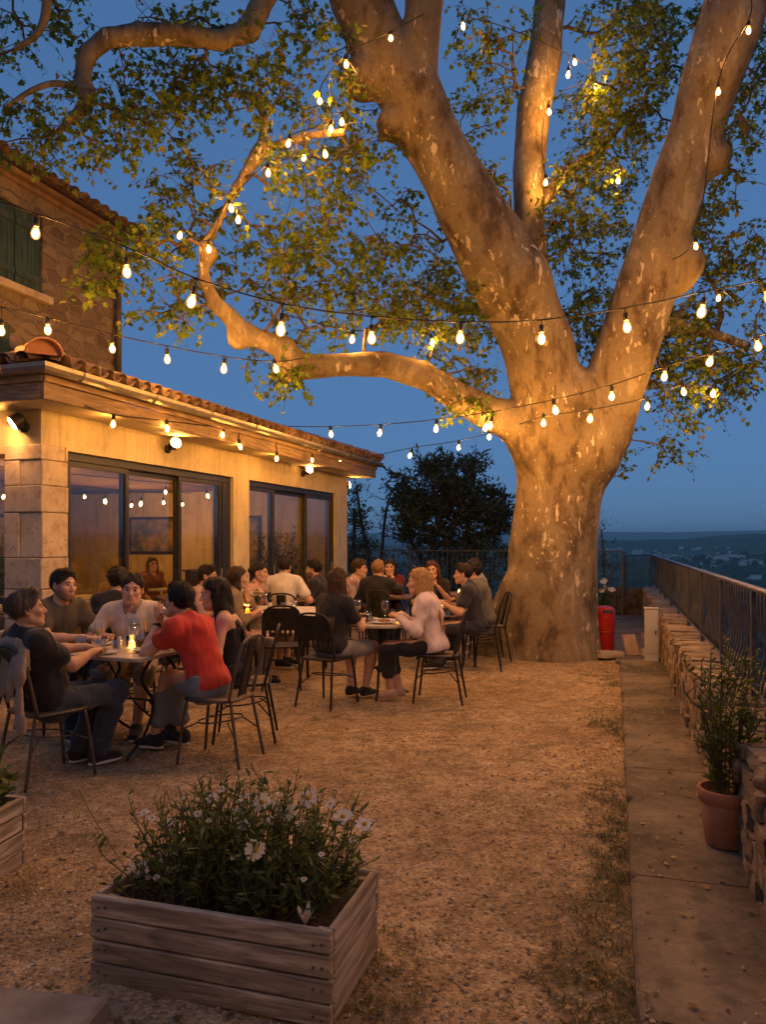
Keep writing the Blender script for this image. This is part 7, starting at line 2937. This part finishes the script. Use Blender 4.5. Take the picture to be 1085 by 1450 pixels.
SH = (K['black'], RUBBER)
T1 = (-1.93, 5.86)
t1rz = math.radians(-20)
table(T1[0], T1[1], t1rz, 0.42, 0.44, 'pale rectangular table on curled iron legs, set with drinks, at the front left', TOP_M)

# front table
chair(-2.22, 5.08, (0.62, 0.78), 'worn metal chair with a jacket draped on it under the man in black', 'sheet', 'bronze')
P1 = person((-2.22, 5.10), (0.66, 0.75), 'older short-haired man in a black t-shirt at the left end of the front table', ('short', HAIR['grey']), ('tee', K['black'], 0.62), (K['darkjean'], 0.97), SH,
            seat=0.43, lean=-19, head=(-14, 9, 0), hands=[(0.02, 0.29, 0.79), (-0.20, 0.36, 0.80)], elbows=[(0.6, -0.2, -0.9), (-0.7, -0.2, -0.8)], feet=[(-0.02, 0.36, 0.09), (-0.18, 0.30, 0.09)], knees=[(0.15, .6, 1), (-0.05, .6, 1)], skin=SKIN_TAN, curl=(0.9, 0.9))
chair(-2.74, 6.38, (0.75, -0.6), 'dark metal chair of the smiling man in the olive t-shirt', 'splat', 'dark')
P2 = person((-2.72, 6.32), (0.78, -0.55), 'smiling dark-haired man in an olive t-shirt leaning on the front table near the stone pier', ('short', HAIR['dark']), ('tee', K['olive'], 0.55), (K['darkjean'], 0.97), SH, seat=0.50,
            lean=8, head=(8, 0, -3), hands=[(0.02, 0.44, 0.80), (-0.10, 0.46, 0.795)], elbows=[(0.8, -0.1, -0.6), (-0.8, -0.1, -0.6)], smile=True, curl=(0.8, 0.7), fx=['beard'])
chair(-2.13, 6.66, (0.10, -1), 'dark metal chair of the laughing diner in the pale polo shirt', 'splat', 'dark')
P3 = person((-2.12, 6.56), (0.10, -1), 'laughing diner with tied dark hair and a pale polo shirt at the front table', ('tied', HAIR['dark']), ('polo', K['stone'], 0.6, 'polo_shirt', K['tan']), (K['khaki'], 0.55), SH,
            lean=9, head=(6, -2, -5), hands=[(0.16, 0.36, 0.795), (-0.24, 0.26, 0.93)], elbows=[(0.8, -0.2, -0.6), (-0.9, -0.1, -0.7)], hdir=[None, ((-0.1, 0.5, 0.75), (0.1, 0.8, -0.4))], smile=True, curl=(0.7, 0.35))
chair(-1.17, 5.50, (-0.96, 0.27), 'worn metal chair with a wooden seat, carrying the man in the red t-shirt', 'splat', 'bronze')
P4 = person((-1.25, 5.51), (-0.93, 0.37), 'dark-haired man in a red t-shirt sitting cross-legged with his chin on his hand', ('short', HAIR['black']), ('tee', K['red'], 0.44), (K['pale_jean'], 0.86), SH,
            lean=20, head=(-6, 3, 0), hands=[(0.10, 0.41, 0.795), (-0.055, 0.40, 0.96)], elbows=[(0.7, 0.2, -0.8), (-0.5, 0.5, -1.0)], hdir=[None, ((0.05, -0.35, 0.9), (0, 0.95, 0.3))],
            feet=[(0.06, 0.52, 0.10), (0.17, 0.36, 0.12)], knees=[(0.15, 0.7, 1), (0.05, 0.6, 1.2)], curl=(0.4, 1.1), fx=['watch', 'watchleft'])
chair(-1.10, 6.10, (-1, -0.10), 'dark metal chair of the long-haired woman in the black top', 'splat', 'dark')
P5 = person((-1.18, 6.08), (-0.98, -0.16), 'woman with long dark hair and a black strappy top behind the man in red', ('long', HAIR['black'], 0.26), ('strap', K['black'], 0.5, 'strappy_top'), (K['darkjean'], 0.97), SH, 'f',
            lean=8, head=(4, -6, 0), hands=[(0.10, 0.32, 0.79), (-0.12, 0.30, 0.79)], elbows=[(0.6, -0.4, -0.8), (-0.6, -0.4, -0.8)], sc=0.97)

# diner near the first glass door, back to the camera
chair(-2.66, 7.55, (0.1, 1), 'dark metal chair of the diner in black close to the first glass door', 'splat', 'dark')
person((-2.66, 7.55), (0.15, 1), 'dark-haired diner in black seen from behind close to the first glass door', ('curly', HAIR['dark']), ('tee', K['black'], 1.8, 'jumper'), (K['darkjean'], 0.97), SH, lean=6, fine=False)

# tables along the facade
t2 = table(-1.22, 9.2, math.radians(-12), 0.50, 0.42, 'table under a pale cloth in front of the second glass door', TOP_W, 'plain')


def tablecloth():
    hx, hy = 0.53, 0.45
    m = MB()
    N = 56
    out = []
    per = [(hx, hy), (-hx, hy), (-hx, -hy), (hx, -hy)]
    for e in range(4):
        a, b = Vector(per[e]), Vector(per[(e + 1) % 4])
        for k in range(N // 4):
            out.append(a.lerp(b, k / (N // 4)))
    n = len(out)
    vs = []
    rows = [(0.95, ZTOP + 0.008, 0), (1.0, ZTOP + 0.004, 0), (1.015, ZTOP - 0.04, 0.2), (1.02, ZTOP - 0.12, .6), (1.03, ZTOP - 0.22, 1)]
    for f, z, wv in rows:
        for i, p in enumerate(out):
            q = 1 + 0.035 * wv * math.sin(i * 1.35) + 0.02 * wv * math.sin(i * 0.7 + 1)
            c = 0.06 * wv if i % (N // 4) == 0 else 0
            vs.append((p.x * f * q, p.y * f * q, z - c))
    fs = [(k * n + i, (k + 1) * n + i, (k + 1) * n + (i + 1) % n, k * n + (i + 1) % n) for k in range(4) for i in range(n)] + [tuple(range(n))]
    m.add(vs, fs, True)
    o = m.build('tablecloth', cloth('linen', (0.62, 0.57, 0.49)))
    o.location = (-1.22, 9.2, 0)
    o.rotation_euler = (0, 0, math.radians(-12))
    tag(o, 'pale cloth spread over the table in front of the second glass door', 'tablecloth')


tablecloth()
chair(-2.18, 8.75, (0.9, -0.1), 'dark metal chair of the man in the rose shirt by the first glass door', 'splat', 'dark')
person((-2.14, 8.75), (1, -0.05), 'short-haired man in a rose shirt in profile by the first glass door', ('short', HAIR['dark']), ('tee', K['rose'], 0.9), (K['jean'], 0.97), SH, lean=8, fine=False, hands=[(0.14, 0.36, 0.78), (-0.14, 0.36, 0.78)])
chair(-1.78, 8.35, (0.9, 0.3), 'dark metal chair of the woman in the tan top', 'splat', 'dark')
person((-1.74, 8.35), (0.95, 0.25), 'woman with brown hair and a tan top resting her cheek on her hand', ('bob', HAIR['brown']), ('loose', K['tan'], 1.4, 'blouse'), (K['khaki'], 0.97), SH, 'f', lean=10, fine=False,
       hands=[(0.10, 0.36, 0.80), (-0.05, 0.25, 1.02)], elbows=[(0.7, -.3, -.8), (-.5, .3, -1)], hdir=[None, ((0, -0.1, 1), (0, 1, 0))])
chair(-1.72, 9.75, (0.9, -0.3), 'dark metal chair of the woman in the rust dress', 'splat', 'dark')
person((-1.68, 9.75), (0.9, -0.25), 'woman with short tied hair and a rust-brown top beside the cloth-covered table', ('tied', HAIR['dark']), ('tank', K['rust'], 0.5, 'tank_top'), (K['tan'], 0.7), SH, 'f', lean=6, fine=False)
chair(-1.30, 10.15, (0.05, 1), 'dark metal chair of the man in the cream t-shirt', 'splat', 'dark')
person((-1.32, 10.15), (0.08, 1), 'man in a cream t-shirt seen from behind in front of the second glass door', ('short', HAIR['dark']), ('tee', K['cream'], 0.6), (K['jean'], 0.97), SH, lean=2, fine=False, seat=0.50, hands=[(0.26, 0.25, 0.76), (-0.26, 0.25, 0.76)], sc=1.04)
chair(-0.86, 11.0, (-0.9, 0.2), 'dark metal chair of the man in the navy shirt', 'splat', 'dark')
person((-0.88, 11.0), (-0.95, 0.2), 'dark-haired man in a navy shirt in profile by the last glass panel', ('short', HAIR['black']), ('tee', K['navy'], 0.9), (K['darkjean'], 0.97), SH, lean=6, fine=False, fx=['beard'])
table(-1.3, 10.95, math.radians(-19), 0.40, 0.40, 'small wooden table between the man in cream and the glass door', TOP_W, 'plain')
table(-1.52, 8.62, math.radians(-10), 0.16, 0.28, 'narrow dark wooden table carrying the orange candle glass', TOP_W, 'plain')
chair(-1.08, 8.22, (-0.10, 1), 'empty dark metal chair drawn up to the cloth-covered table', 'sheet', 'dark')

# middle table
round_table(-0.03, 7.78, 0.38, 'round pale table on an iron foot between the woman in black and the blonde woman', TOP_M)
chair(-0.53, 7.36, (0.5, 0.87), 'dark sheet-back metal chair under the woman in the black t-shirt', 'sheet', 'dark')
person((-0.50, 7.44), (0.62, 0.78), 'woman with long brown hair, black t-shirt and grey shorts at the round table', ('long', HAIR['brown'], 0.42), ('tee', K['black'], 0.6), (K['greyshort'], 0.42, 'shorts'), (K['black'], None), 'f',
       lean=4, head=(-14, -3, 0), hands=[(0.10, 0.36, 0.79), (-0.10, 0.30, 0.80)], feet=[(0.08, 0.42, 0.09), (-0.06, 0.36, 0.09)], sc=1.0)
chair(0.55, 7.55, (-0.97, 0.2), 'metal chair with a wooden seat under the blonde woman', 'splat', 'dark')
person((0.49, 7.56), (-0.98, 0.12), 'blonde woman in a pale pink cardigan and black trousers at the round table', ('long', HAIR['blond'], 0.30), ('loose', K['pink'], 1.9, 'cardigan'), (K['black'], 0.78), (K['rose'], None), 'f',
       lean=7, head=(4, -3, 0), hands=[(0.08, 0.34, 0.82), (-0.10, 0.32, 0.81)], feet=[(0.03, 0.34, 0.10), (-0.01, 0.42, 0.09)], knees=[(0.15, 0.7, 1), (-0.1, 0.7, 1)], smile=True)

# tables by the railing
table(-0.02, 11.5, 0.1, 0.55, 0.40, 'dark wooden table by the railing behind the blonde woman', TOP_W, 'plain')
chair(-0.08, 10.75, (0.1, 1), 'dark metal chair of the blond person in black by the railing', 'splat', 'dark')
person((-0.08, 10.75), (0.12, 1), 'person with short blond hair and a black jumper seen from behind by the railing', ('short', HAIR['sandy']), ('tee', K['black'], 1.9, 'jumper'), (K['darkjean'], 0.97), SH, lean=4, fine=False,
       hands=[(0.10, 0.24, 1.04), (-0.16, 0.36, 0.79)], elbows=[(0.8, .1, -.8), (-.7, -.3, -.8)])
chair(-0.50, 11.4, (0.9, -0.2), 'dark metal chair of the person in the pink checked shirt', 'splat', 'dark')


def check_cloth():
    t = NT('cloth_check')
    v = t.coords((1, 1, 1))
    ck = t.n('TexChecker')
    ck.inputs['Scale'].default_value = 14
    ck.inputs[1].default_value = (0.60, 0.30, 0.30, 1)
    ck.inputs[2].default_value = (0.62, 0.55, 0.52, 1)
    t.l(v, ck.inputs[0])
    t.base(ck.outputs[0])
    t.set(Roughness=0.9)
    return t.m


person((-0.48, 11.4), (0.95, -0.3), 'person in a pink and white checked shirt half hidden behind the woman in black', ('curly', HAIR['brown']), ('tee', check_cloth(), 1.5, 'shirt'), (K['jean'], 0.97), SH, lean=8, fine=False)
chair(0.14, 12.05, (-0.1, -1), 'dark metal chair of the diner facing the blond person by the railing', 'splat', 'dark')
person((0.12, 12.0), (-0.1, -1), 'diner in a dark red top facing the camera across the table by the railing', ('bob', HAIR['dark']), ('tee', cloth('wine', (0.10, 0.016, 0.02)), 1.9, 'jumper'), (K['darkjean'], 0.97), SH, 'f', lean=8, fine=False, hands=[(0.1, .3, .82), (-0.06, .22, 1.0)])

# table by the trunk
table(0.80, 9.85, math.radians(6), 0.36, 0.40, 'wooden table with drinks in front of the big trunk', TOP_W, 'plain')
chair(0.68, 10.78, (-0.1, -1), 'dark metal chair of the smiling woman with a fringe', 'splat', 'dark')
person((0.70, 10.72), (-0.06, -1), 'smiling woman with long auburn hair and a fringe facing the camera near the trunk', ('long', ('auburn', (0.085, 0.032, 0.014)), 0.25), ('tee', K['black'], 1.0, 'cardigan'), (K['darkjean'], 0.97), SH, 'f', lean=6, fine=False, head=(-8, 0, 6), smile=True,
       hands=[(0.14, .34, .79), (-0.08, .28, .93)])
chair(1.20, 9.42, (-1, 0.15), 'dark metal chair with a pale seat under the man in the dark navy shirt', 'sheet', 'dark')
person((1.14, 9.44), (-0.98, 0.18), 'short-haired man in a dark navy shirt facing left at the table by the trunk', ('short', HAIR['dark']), ('tee', K['navy'], 0.62), (K['darkjean'], 0.97), SH, lean=9, fine=False, hands=[(0.08, 0.38, 0.80), (-0.12, 0.36, 0.79)])
chair(1.40, 10.15, (-1, -0.1), 'dark metal chair of the diner in the grey-green jacket', 'splat', 'dark')
person((1.34, 10.12), (-1, -0.05), 'dark-haired diner in a grey-green jacket with a hand at the mouth by the trunk', ('curly', HAIR['black']), ('loose', K['green'], 1.9, 'jacket'), (K['darkjean'], 0.97), SH, lean=10, fine=False, hands=[(0.1, .34, .79), (-0.04, .20, 1.04)], elbows=[(0.7, -.3, -.8), (-.5, .3, -1)])
table(1.25, 12.2, 0, 0.42, 0.38, 'wooden table far back half hidden by the big trunk', TOP_W, 'plain')
chair(1.62, 12.3, (-1, 0.1), 'dark metal chair of the diner half hidden by the trunk', 'splat', 'dark')
person((1.60, 12.3), (-1, 0.1), 'brown-haired diner in a pale shirt half hidden behind the edge of the trunk', ('bob', HAIR['brown']), ('tee', K['stone'], 1.5, 'shirt'), (K['jean'], 0.97), SH, 'f', lean=8, fine=False)

# ------------------------------------------------------------------ on the tables
tp = lambda x, y, z=ZTOP + 0.001: (x, y, z)
tm = Matrix.Translation((T1[0], T1[1], 0)) @ Matrix.Rotation(t1rz, 4, 'Z')


def on_t1(x, y):
    p = tm @ Vector((x, y, 0))
    return (p.x, p.y, ZTOP + 0.001)


candle(on_t1(0.00, 0.02), 'lit candle in a clear glass in the middle of the front table', s=1.05)
tumbler(on_t1(-0.27, -0.22), 'water tumbler in front of the man in olive on the front table', None, 1.0)
tumbler(on_t1(0.14, 0.10), 'tall water tumbler beside the candle on the front table', WATER, 1.15)
tumbler(on_t1(0.03, -0.20), 'small empty tumbler before the candle at the near edge of the front table', None, 0.8)
wine_glass(on_t1(-0.20, -0.12), 'wine glass of pale wine at the left of the front table', WATER, 0.95)
wine_glass(on_t1(-0.08, 0.16), 'empty wine glass behind the candle on the front table', None, 1.0)
wine_glass(on_t1(0.24, 0.02), 'wine glass with a little red wine by the elbow of the man in red', WINE, 0.9)
tumbler(on_t1(0.085, 0.0), 'tumbler of dark red drink right beside the candle', WINE, 1.1)
plate(on_t1(0.22, -0.13), 'white plate by the man in red on the front table', 0.10, BREAD)
plate(on_t1(-0.05, 0.30), 'white plate in front of the laughing diner on the front table', 0.10, SALAD)
plate(on_t1(-0.30, 0.05), 'small white plate in front of the man in olive', 0.085, BREAD)
shaker(on_t1(-0.06, -0.05), 'salt shaker with a dark cap left of the front candle', CHINA)
shaker(on_t1(-0.115, -0.02), 'pepper shaker left of the front candle', mottled('pepper_wood', (.08, .04, .02), (.12, .06, .03), 9, .5, 0))


def bread_basket(p):
    root = empty('bread_basket', p, 0, 'small dark basket holding breadsticks behind the candle on the front table', 'basket')
    MB().lathe([(0.035, 0), (0.038, 0.004), (0.045, 0.11), (0.042, 0.11), (0.034, 0.01)], (0, 0, 0), 12, smooth=False).build('basket', mottled('wicker', (.09, .05, .025), (.16, .09, .045), 60, .8, .4), root, True)
    rnd = random.Random(2)
    for k in range(10):
        a = rnd.random() * 6.28
        MB().tube([(0.02 * math.cos(a), 0.02 * math.sin(a), 0.02), (0.05 * math.cos(a), 0.05 * math.sin(a), 0.19 + rnd.uniform(-.03, .02))], 0.005, 5).build('breadstick', BREAD, root, True)


bread_basket(on_t1(0.05, 0.17))
bottle(on_t1(-0.16, 0.24), 'clear water bottle at the back of the front table', GLASS_D, 1.0)
tumbler(on_t1(-0.02, -0.30), 'water tumbler nearest the camera on the front table', None, 1.0)
wine_glass(on_t1(0.10, 0.26), 'wine glass of red wine at the back of the front table', WINE, 1.0)
plate(on_t1(0.05, -0.33), 'white side plate at the near edge of the front table', 0.08, BREAD)
for q_, st_ in PLANTS:
    leafy_stems(q_, st_, 0.13, HERB, lance_leaf(), 9, random.Random(4), stem_r=0.006)
pin = fac(3.3, -2.9)
person((pin.x, pin.y), (0.3, -1), 'dark-haired diner in a pale shirt at a table inside behind the glass', ('short', HAIR['dark']), ('tee', K['stone'], 1.5, 'shirt'), (K['darkjean'], 0.97), SH, fine=False, group='people dining inside the restaurant')
pin = fac(5.4, -2.6)
person((pin.x, pin.y), (0.6, -0.8), 'woman with long hair and a rust top sitting inside behind the second glass door', ('long', HAIR['brown'], .25), ('tee', K['rust'], 1.5, 'jumper'), (K['jean'], 0.97), SH, 'f', fine=False, group='people dining inside the restaurant')
for u_, v_, lb_ in ((3.3, -2.92, 'dark metal chair inside the restaurant under the diner in the pale shirt'), (5.4, -2.62, 'dark metal chair inside the restaurant under the woman in the rust top')):
    pin = fac(u_, v_)
    chair(pin.x, pin.y, (0.4, -0.9), lb_, 'splat', 'dark')
# cloth-covered table and its neighbours
Z2 = ZTOP + 0.010
candle((-1.50, 8.50, ZTOP + .001), 'orange glowing candle glass on the narrow table beside the woman in tan', (1.0, 0.42, 0.10), 1.25, True)
tumbler((-1.05, 9.0, Z2), 'water tumbler on the pale cloth in front of the man in cream', None, 1.1)
tumbler((-1.16, 8.98, Z2), 'second tumbler on the pale cloth, left of the water tumbler', WATER, 0.9)
wine_glass((-1.40, 9.05, Z2), 'wine glass on the left of the pale cloth', None)
plate((-1.25, 9.25, Z2), 'white plate in the middle of the pale cloth', 0.11, SALAD)
bottle((-1.32, 8.95, Z2), 'small dark bottle at the front of the pale cloth', mottled('dark_bottle', (.012, .02, .01), (.02, .03, .014), 5, .1, 0), 0.7)


def posy(p):
    root = empty('flower_posy', p, 0, 'posy of pale flowers in a jar on the cloth-covered table', 'flowers')
    MB().lathe([(0.035, 0), (0.042, 0.05), (0.03, 0.09), (0.034, 0.10), (0.03, 0.10)], (0, 0, 0), 14, cap=False).build('jar', GLASS_D, root, True)
    rnd = random.Random(8)
    P0 = Vector(p)
    st = [(P0 + Vector((0, 0, 0.03)), P0 + Vector((rnd.gauss(0, .06), rnd.gauss(0, .06), rnd.uniform(.13, .24)))) for _ in range(26)]
    leafy_stems(root, st, 0.045, HERB, lance_leaf(), 14, rnd)
    for a, b in st[:14]:
        daisy_head(root, b, (rnd.gauss(0, .5), -0.6, 0.8), 0.022, rnd)


posy((-1.55, 9.32, Z2))
# round table
wine_glass((-0.26, 7.86, ZTOP + .001), 'tall wine glass between the two women at the round table', WATER, 1.05)
wine_glass((0.02, 7.92, ZTOP + .001), 'wine glass of red wine at the back of the round table', WINE, 1.0)
tumbler((-0.15, 7.68, ZTOP + .001), 'tumbler beside the plate at the round table', None)
plate((0.0, 7.62, ZTOP + .001), 'white plate of food at the near edge of the round table', 0.12, BREAD)
plate((-0.15, 7.95, ZTOP + .001), 'white plate at the back of the round table', 0.11, SALAD)


def basket(p, label):
    root = empty('food_basket', p, 0, label, 'basket')
    MB().lathe([(0.06, 0), (0.065, 0.004), (0.085, 0.085), (0.08, 0.085), (0.06, 0.01)], (0, 0, 0), 18, smooth=False, cap=False).build('basket', mottled('wire_basket', (.03, .03, .03), (.06, .06, .055), 60, .5, .3), root, True)
    m = MB()
    rnd = random.Random(4)
    for k in range(7):
        a = k * 0.9
        stone_blob(m, (0.04 * math.cos(a), 0.04 * math.sin(a), 0.07), (0.06, 0.04, 0.04), a, rnd, 2)
    m.build('bread', BREAD, root, True)


basket((-0.22, 7.70, ZTOP + .001), 'round basket of bread at the left of the round table')
candle((0.16, 7.70, ZTOP + .001), 'lit candle glass by the hands of the blonde woman', s=0.8)
# table by the trunk
bottle((0.66, 9.95, ZTOP + .001), 'clear water bottle on the table by the trunk', GLASS_D, 0.9)
tumbler((0.55, 9.78, ZTOP + .001), 'tumbler of pale drink on the table by the trunk', WATER, 1.1)
candle((0.76, 9.74, ZTOP + .001), 'lit candle glass on the table by the trunk', s=0.9)
plate((0.62, 10.1, ZTOP + .001), 'white plate on the table by the trunk', 0.11, SALAD)
candle((-0.10, 11.35, ZTOP + .001), 'lit candle glass on the dark table by the railing', s=0.9)
plate((0.06, 11.25, ZTOP + .001), 'white plate on the dark table by the railing', 0.11, BREAD)
wine_glass((-0.25, 11.4, ZTOP + .001), 'wine glass on the dark table by the railing', WINE)
candle((1.2, 12.1, ZTOP + .001), 'lit candle glass on the far table beside the trunk', s=0.9)
bottle((1.38, 12.0, ZTOP + .001), 'red bottle on the far table beside the trunk', mottled('red_bottle', (.30, .02, .015), (.35, .03, .02), 5, .2, 0), 0.8)

# things at the left edge: bicycle, rucksack, jacket
bicycle((-3.27, 6.40, 0), math.radians(30))


def jacket():
    """Pale jacket slung over the top of the chair back, sleeves hanging either side."""
    root = empty('jacket', (-2.37, 4.89, 0.5), 0, 'beige jacket draped over the back of the chair at the left edge', 'jacket')
    f = Vector((0.62, 0.78, 0)).normalized()
    r = Vector((f.y, -f.x, 0))
    o = Vector((-2.22, 5.08, 0)) - f * 0.250
    lo, hi = o - Vector((0.45, 0.45, -0.15)), o + Vector((0.45, 0.45, 1.05))
    S = Solid(lo, hi, 0.0085)
    for k in range(9):                                     # the back of the jacket, folded over the hoop
        q = (k - 4) / 4
        top = o + r * 0.17 * q + Vector((0, 0, 0.905 - 0.05 * q * q))
        S.cone(top + f * 0.015, top - f * (0.045 + 0.01 * math.sin(k * 2.1)) + Vector((0, 0, -0.30 - 0.05 * math.sin(k * 1.7))), 0.026, 0.024, 0.03, flat=(f, 0.6))
        S.cone(top + f * 0.015, top + f * 0.04 + Vector((0, 0, -0.10)), 0.026, 0.02, 0.03, flat=(f, 0.6))
    for s in (-1, 1):
        P = [o + r * 0.17 * s + Vector((0, 0, 0.85)), o + r * 0.215 * s - f * 0.045 + Vector((0, 0, 0.74)), o + r * 0.23 * s - f * 0.055 + Vector((0, 0, 0.55)), o + r * (0.25 + .02 * s) * s - f * 0.06 + Vector((0, 0, 0.36 + .05 * s))]
        R = [0.040, 0.046, 0.042, 0.034]
        for i in range(3):
            S.cone(P[i], P[i + 1], R[i], R[i + 1], 0.02, flat=(f, 0.55))
    S.ripple(0.008, 30, 3, 6, (1, 1, .5))
    S.ripple(0.004, 75, 4, 5)
    link('jacket_cloth', S.mesh('jacket_cloth'), cloth('beige', (0.27, 0.20, 0.135)), root)


jacket()


def rucksack():
    c = G(2, 1100)
    c = Vector((-2.56, 4.93, 0.70))
    root = empty('rucksack', c, 0, 'green and dark rucksack hanging on the chair at the left edge', 'rucksack')
    S = Solid(c - Vector((.28, .28, .36)), c + Vector((.28, .28, .34)), 0.0085)
    S.ell(c + Vector((0, 0, -0.05)), (0.13, 0.12, 0.21), None, 0.02)
    S.ell(c + Vector((0, 0, 0.10)), (0.115, 0.105, 0.11), None, 0.05)
    S.ell(c + Vector((0.03, -0.09, -0.10)), (0.095, 0.06, 0.10), None, 0.02)
    S.ripple(0.005, 26, 9, 6)
    link('bag', S.mesh('bag'), cloth('bag_dark', (0.016, 0.030, 0.026)), root)
    S = Solid(c - Vector((.28, .28, .36)), c + Vector((.28, .28, .34)), 0.0085)
    S.ell(c + Vector((0.0, -0.005, 0.10)), (0.122, 0.112, 0.118), None, 0.02)
    S.cut(c + Vector((0, 0, 0.10)), (0.1, 0.1, -1), 0.006)
    link('flap', S.mesh('flap'), cloth('bag_green', (0.06, 0.20, 0.05)), root)
    m = MB()
    m.tube(spline([c + Vector((-.05, .06, .19)), c + Vector((0, .10, .26)), c + Vector((.06, .07, .19))], 5), 0.008, 5)
    m.build('strap', cloth('strap_red', (0.25, 0.03, 0.04)), root)


rucksack()

# ------------------------------------------------------------------ sky, sun, camera
sc = bpy.context.scene
w = bpy.data.worlds.new('World')
sc.world = w
w.use_nodes = True
nt = w.node_tree
bg = nt.nodes['Background']
sky = nt.nodes.new('ShaderNodeTexSky')
sky.sky_type = 'NISHITA'
sky.sun_disc = False
SUN_EL, SUN_ROT = math.radians(4), math.radians(200)
sky.sun_elevation, sky.sun_rotation = SUN_EL, SUN_ROT
sky.altitude, sky.air_density, sky.dust_density, sky.ozone_density = 2000, 1.0, 0.5, 4.0
# dusk: the sky's range is narrowed and its hue cooled before it lights the scene
gm_ = nt.nodes.new('ShaderNodeGamma')
gm_.inputs[1].default_value = 0.24
tn = nt.nodes.new('ShaderNodeMix')
tn.data_type, tn.blend_type = 'RGBA', 'MULTIPLY'
tn.inputs[0].default_value = 1.0
tn.inputs[7].default_value = (1.07, 1.86, 3.25, 1)
nt.links.new(sky.outputs[0], gm_.inputs[0])
nt.links.new(gm_.outputs[0], tn.inputs[6])
nt.links.new(tn.outputs[2], bg.inputs[0])
bg.inputs[1].default_value = 0.10
sl = bpy.data.lights.new('sun', 'SUN')
sl.energy = 0.02
sl.angle = math.radians(12)
sl.color = (1.0, 0.8, 0.65)
so = bpy.data.objects.new('sun', sl)
d = Vector((math.sin(SUN_ROT) * math.cos(SUN_EL), math.cos(SUN_ROT) * math.cos(SUN_EL), math.sin(SUN_EL)))
so.rotation_euler = d.to_track_quat('Z', 'Y').to_euler()
so.location = d * 50
C.objects.link(so)

cd = bpy.data.cameras.new('camera')
cam = bpy.data.objects.new('camera', cd)
C.objects.link(cam)
cam.location = (0, 0, EYE)
cam.rotation_euler = (PI / 2, 0, 0)
cd.sensor_fit = 'VERTICAL'
cd.sensor_height = 36.0
cd.lens = F / 1450 * 36.0
cd.shift_y = (HZ - 725) / 1450
cd.clip_end = 60000
sc.camera = cam
sc.render.engine = 'CYCLES'
cy = sc.cycles
cy.use_denoising = True
try:
    cy.denoiser = 'OPENIMAGEDENOISE'
except Exception:
    pass
cy.use_light_tree = True
cy.max_bounces = 6
cy.diffuse_bounces = 3
cy.glossy_bounces = 3
cy.transmission_bounces = 4
cy.transparent_max_bounces = 12
cy.volume_bounces = 2
cy.sample_clamp_indirect = 4.0
cy.caustics_reflective = cy.caustics_refractive = False
vs_ = sc.view_settings
vs_.view_transform = 'Standard'
vs_.look = 'None'
vs_.exposure = 0.0
vs_.gamma = 1.0
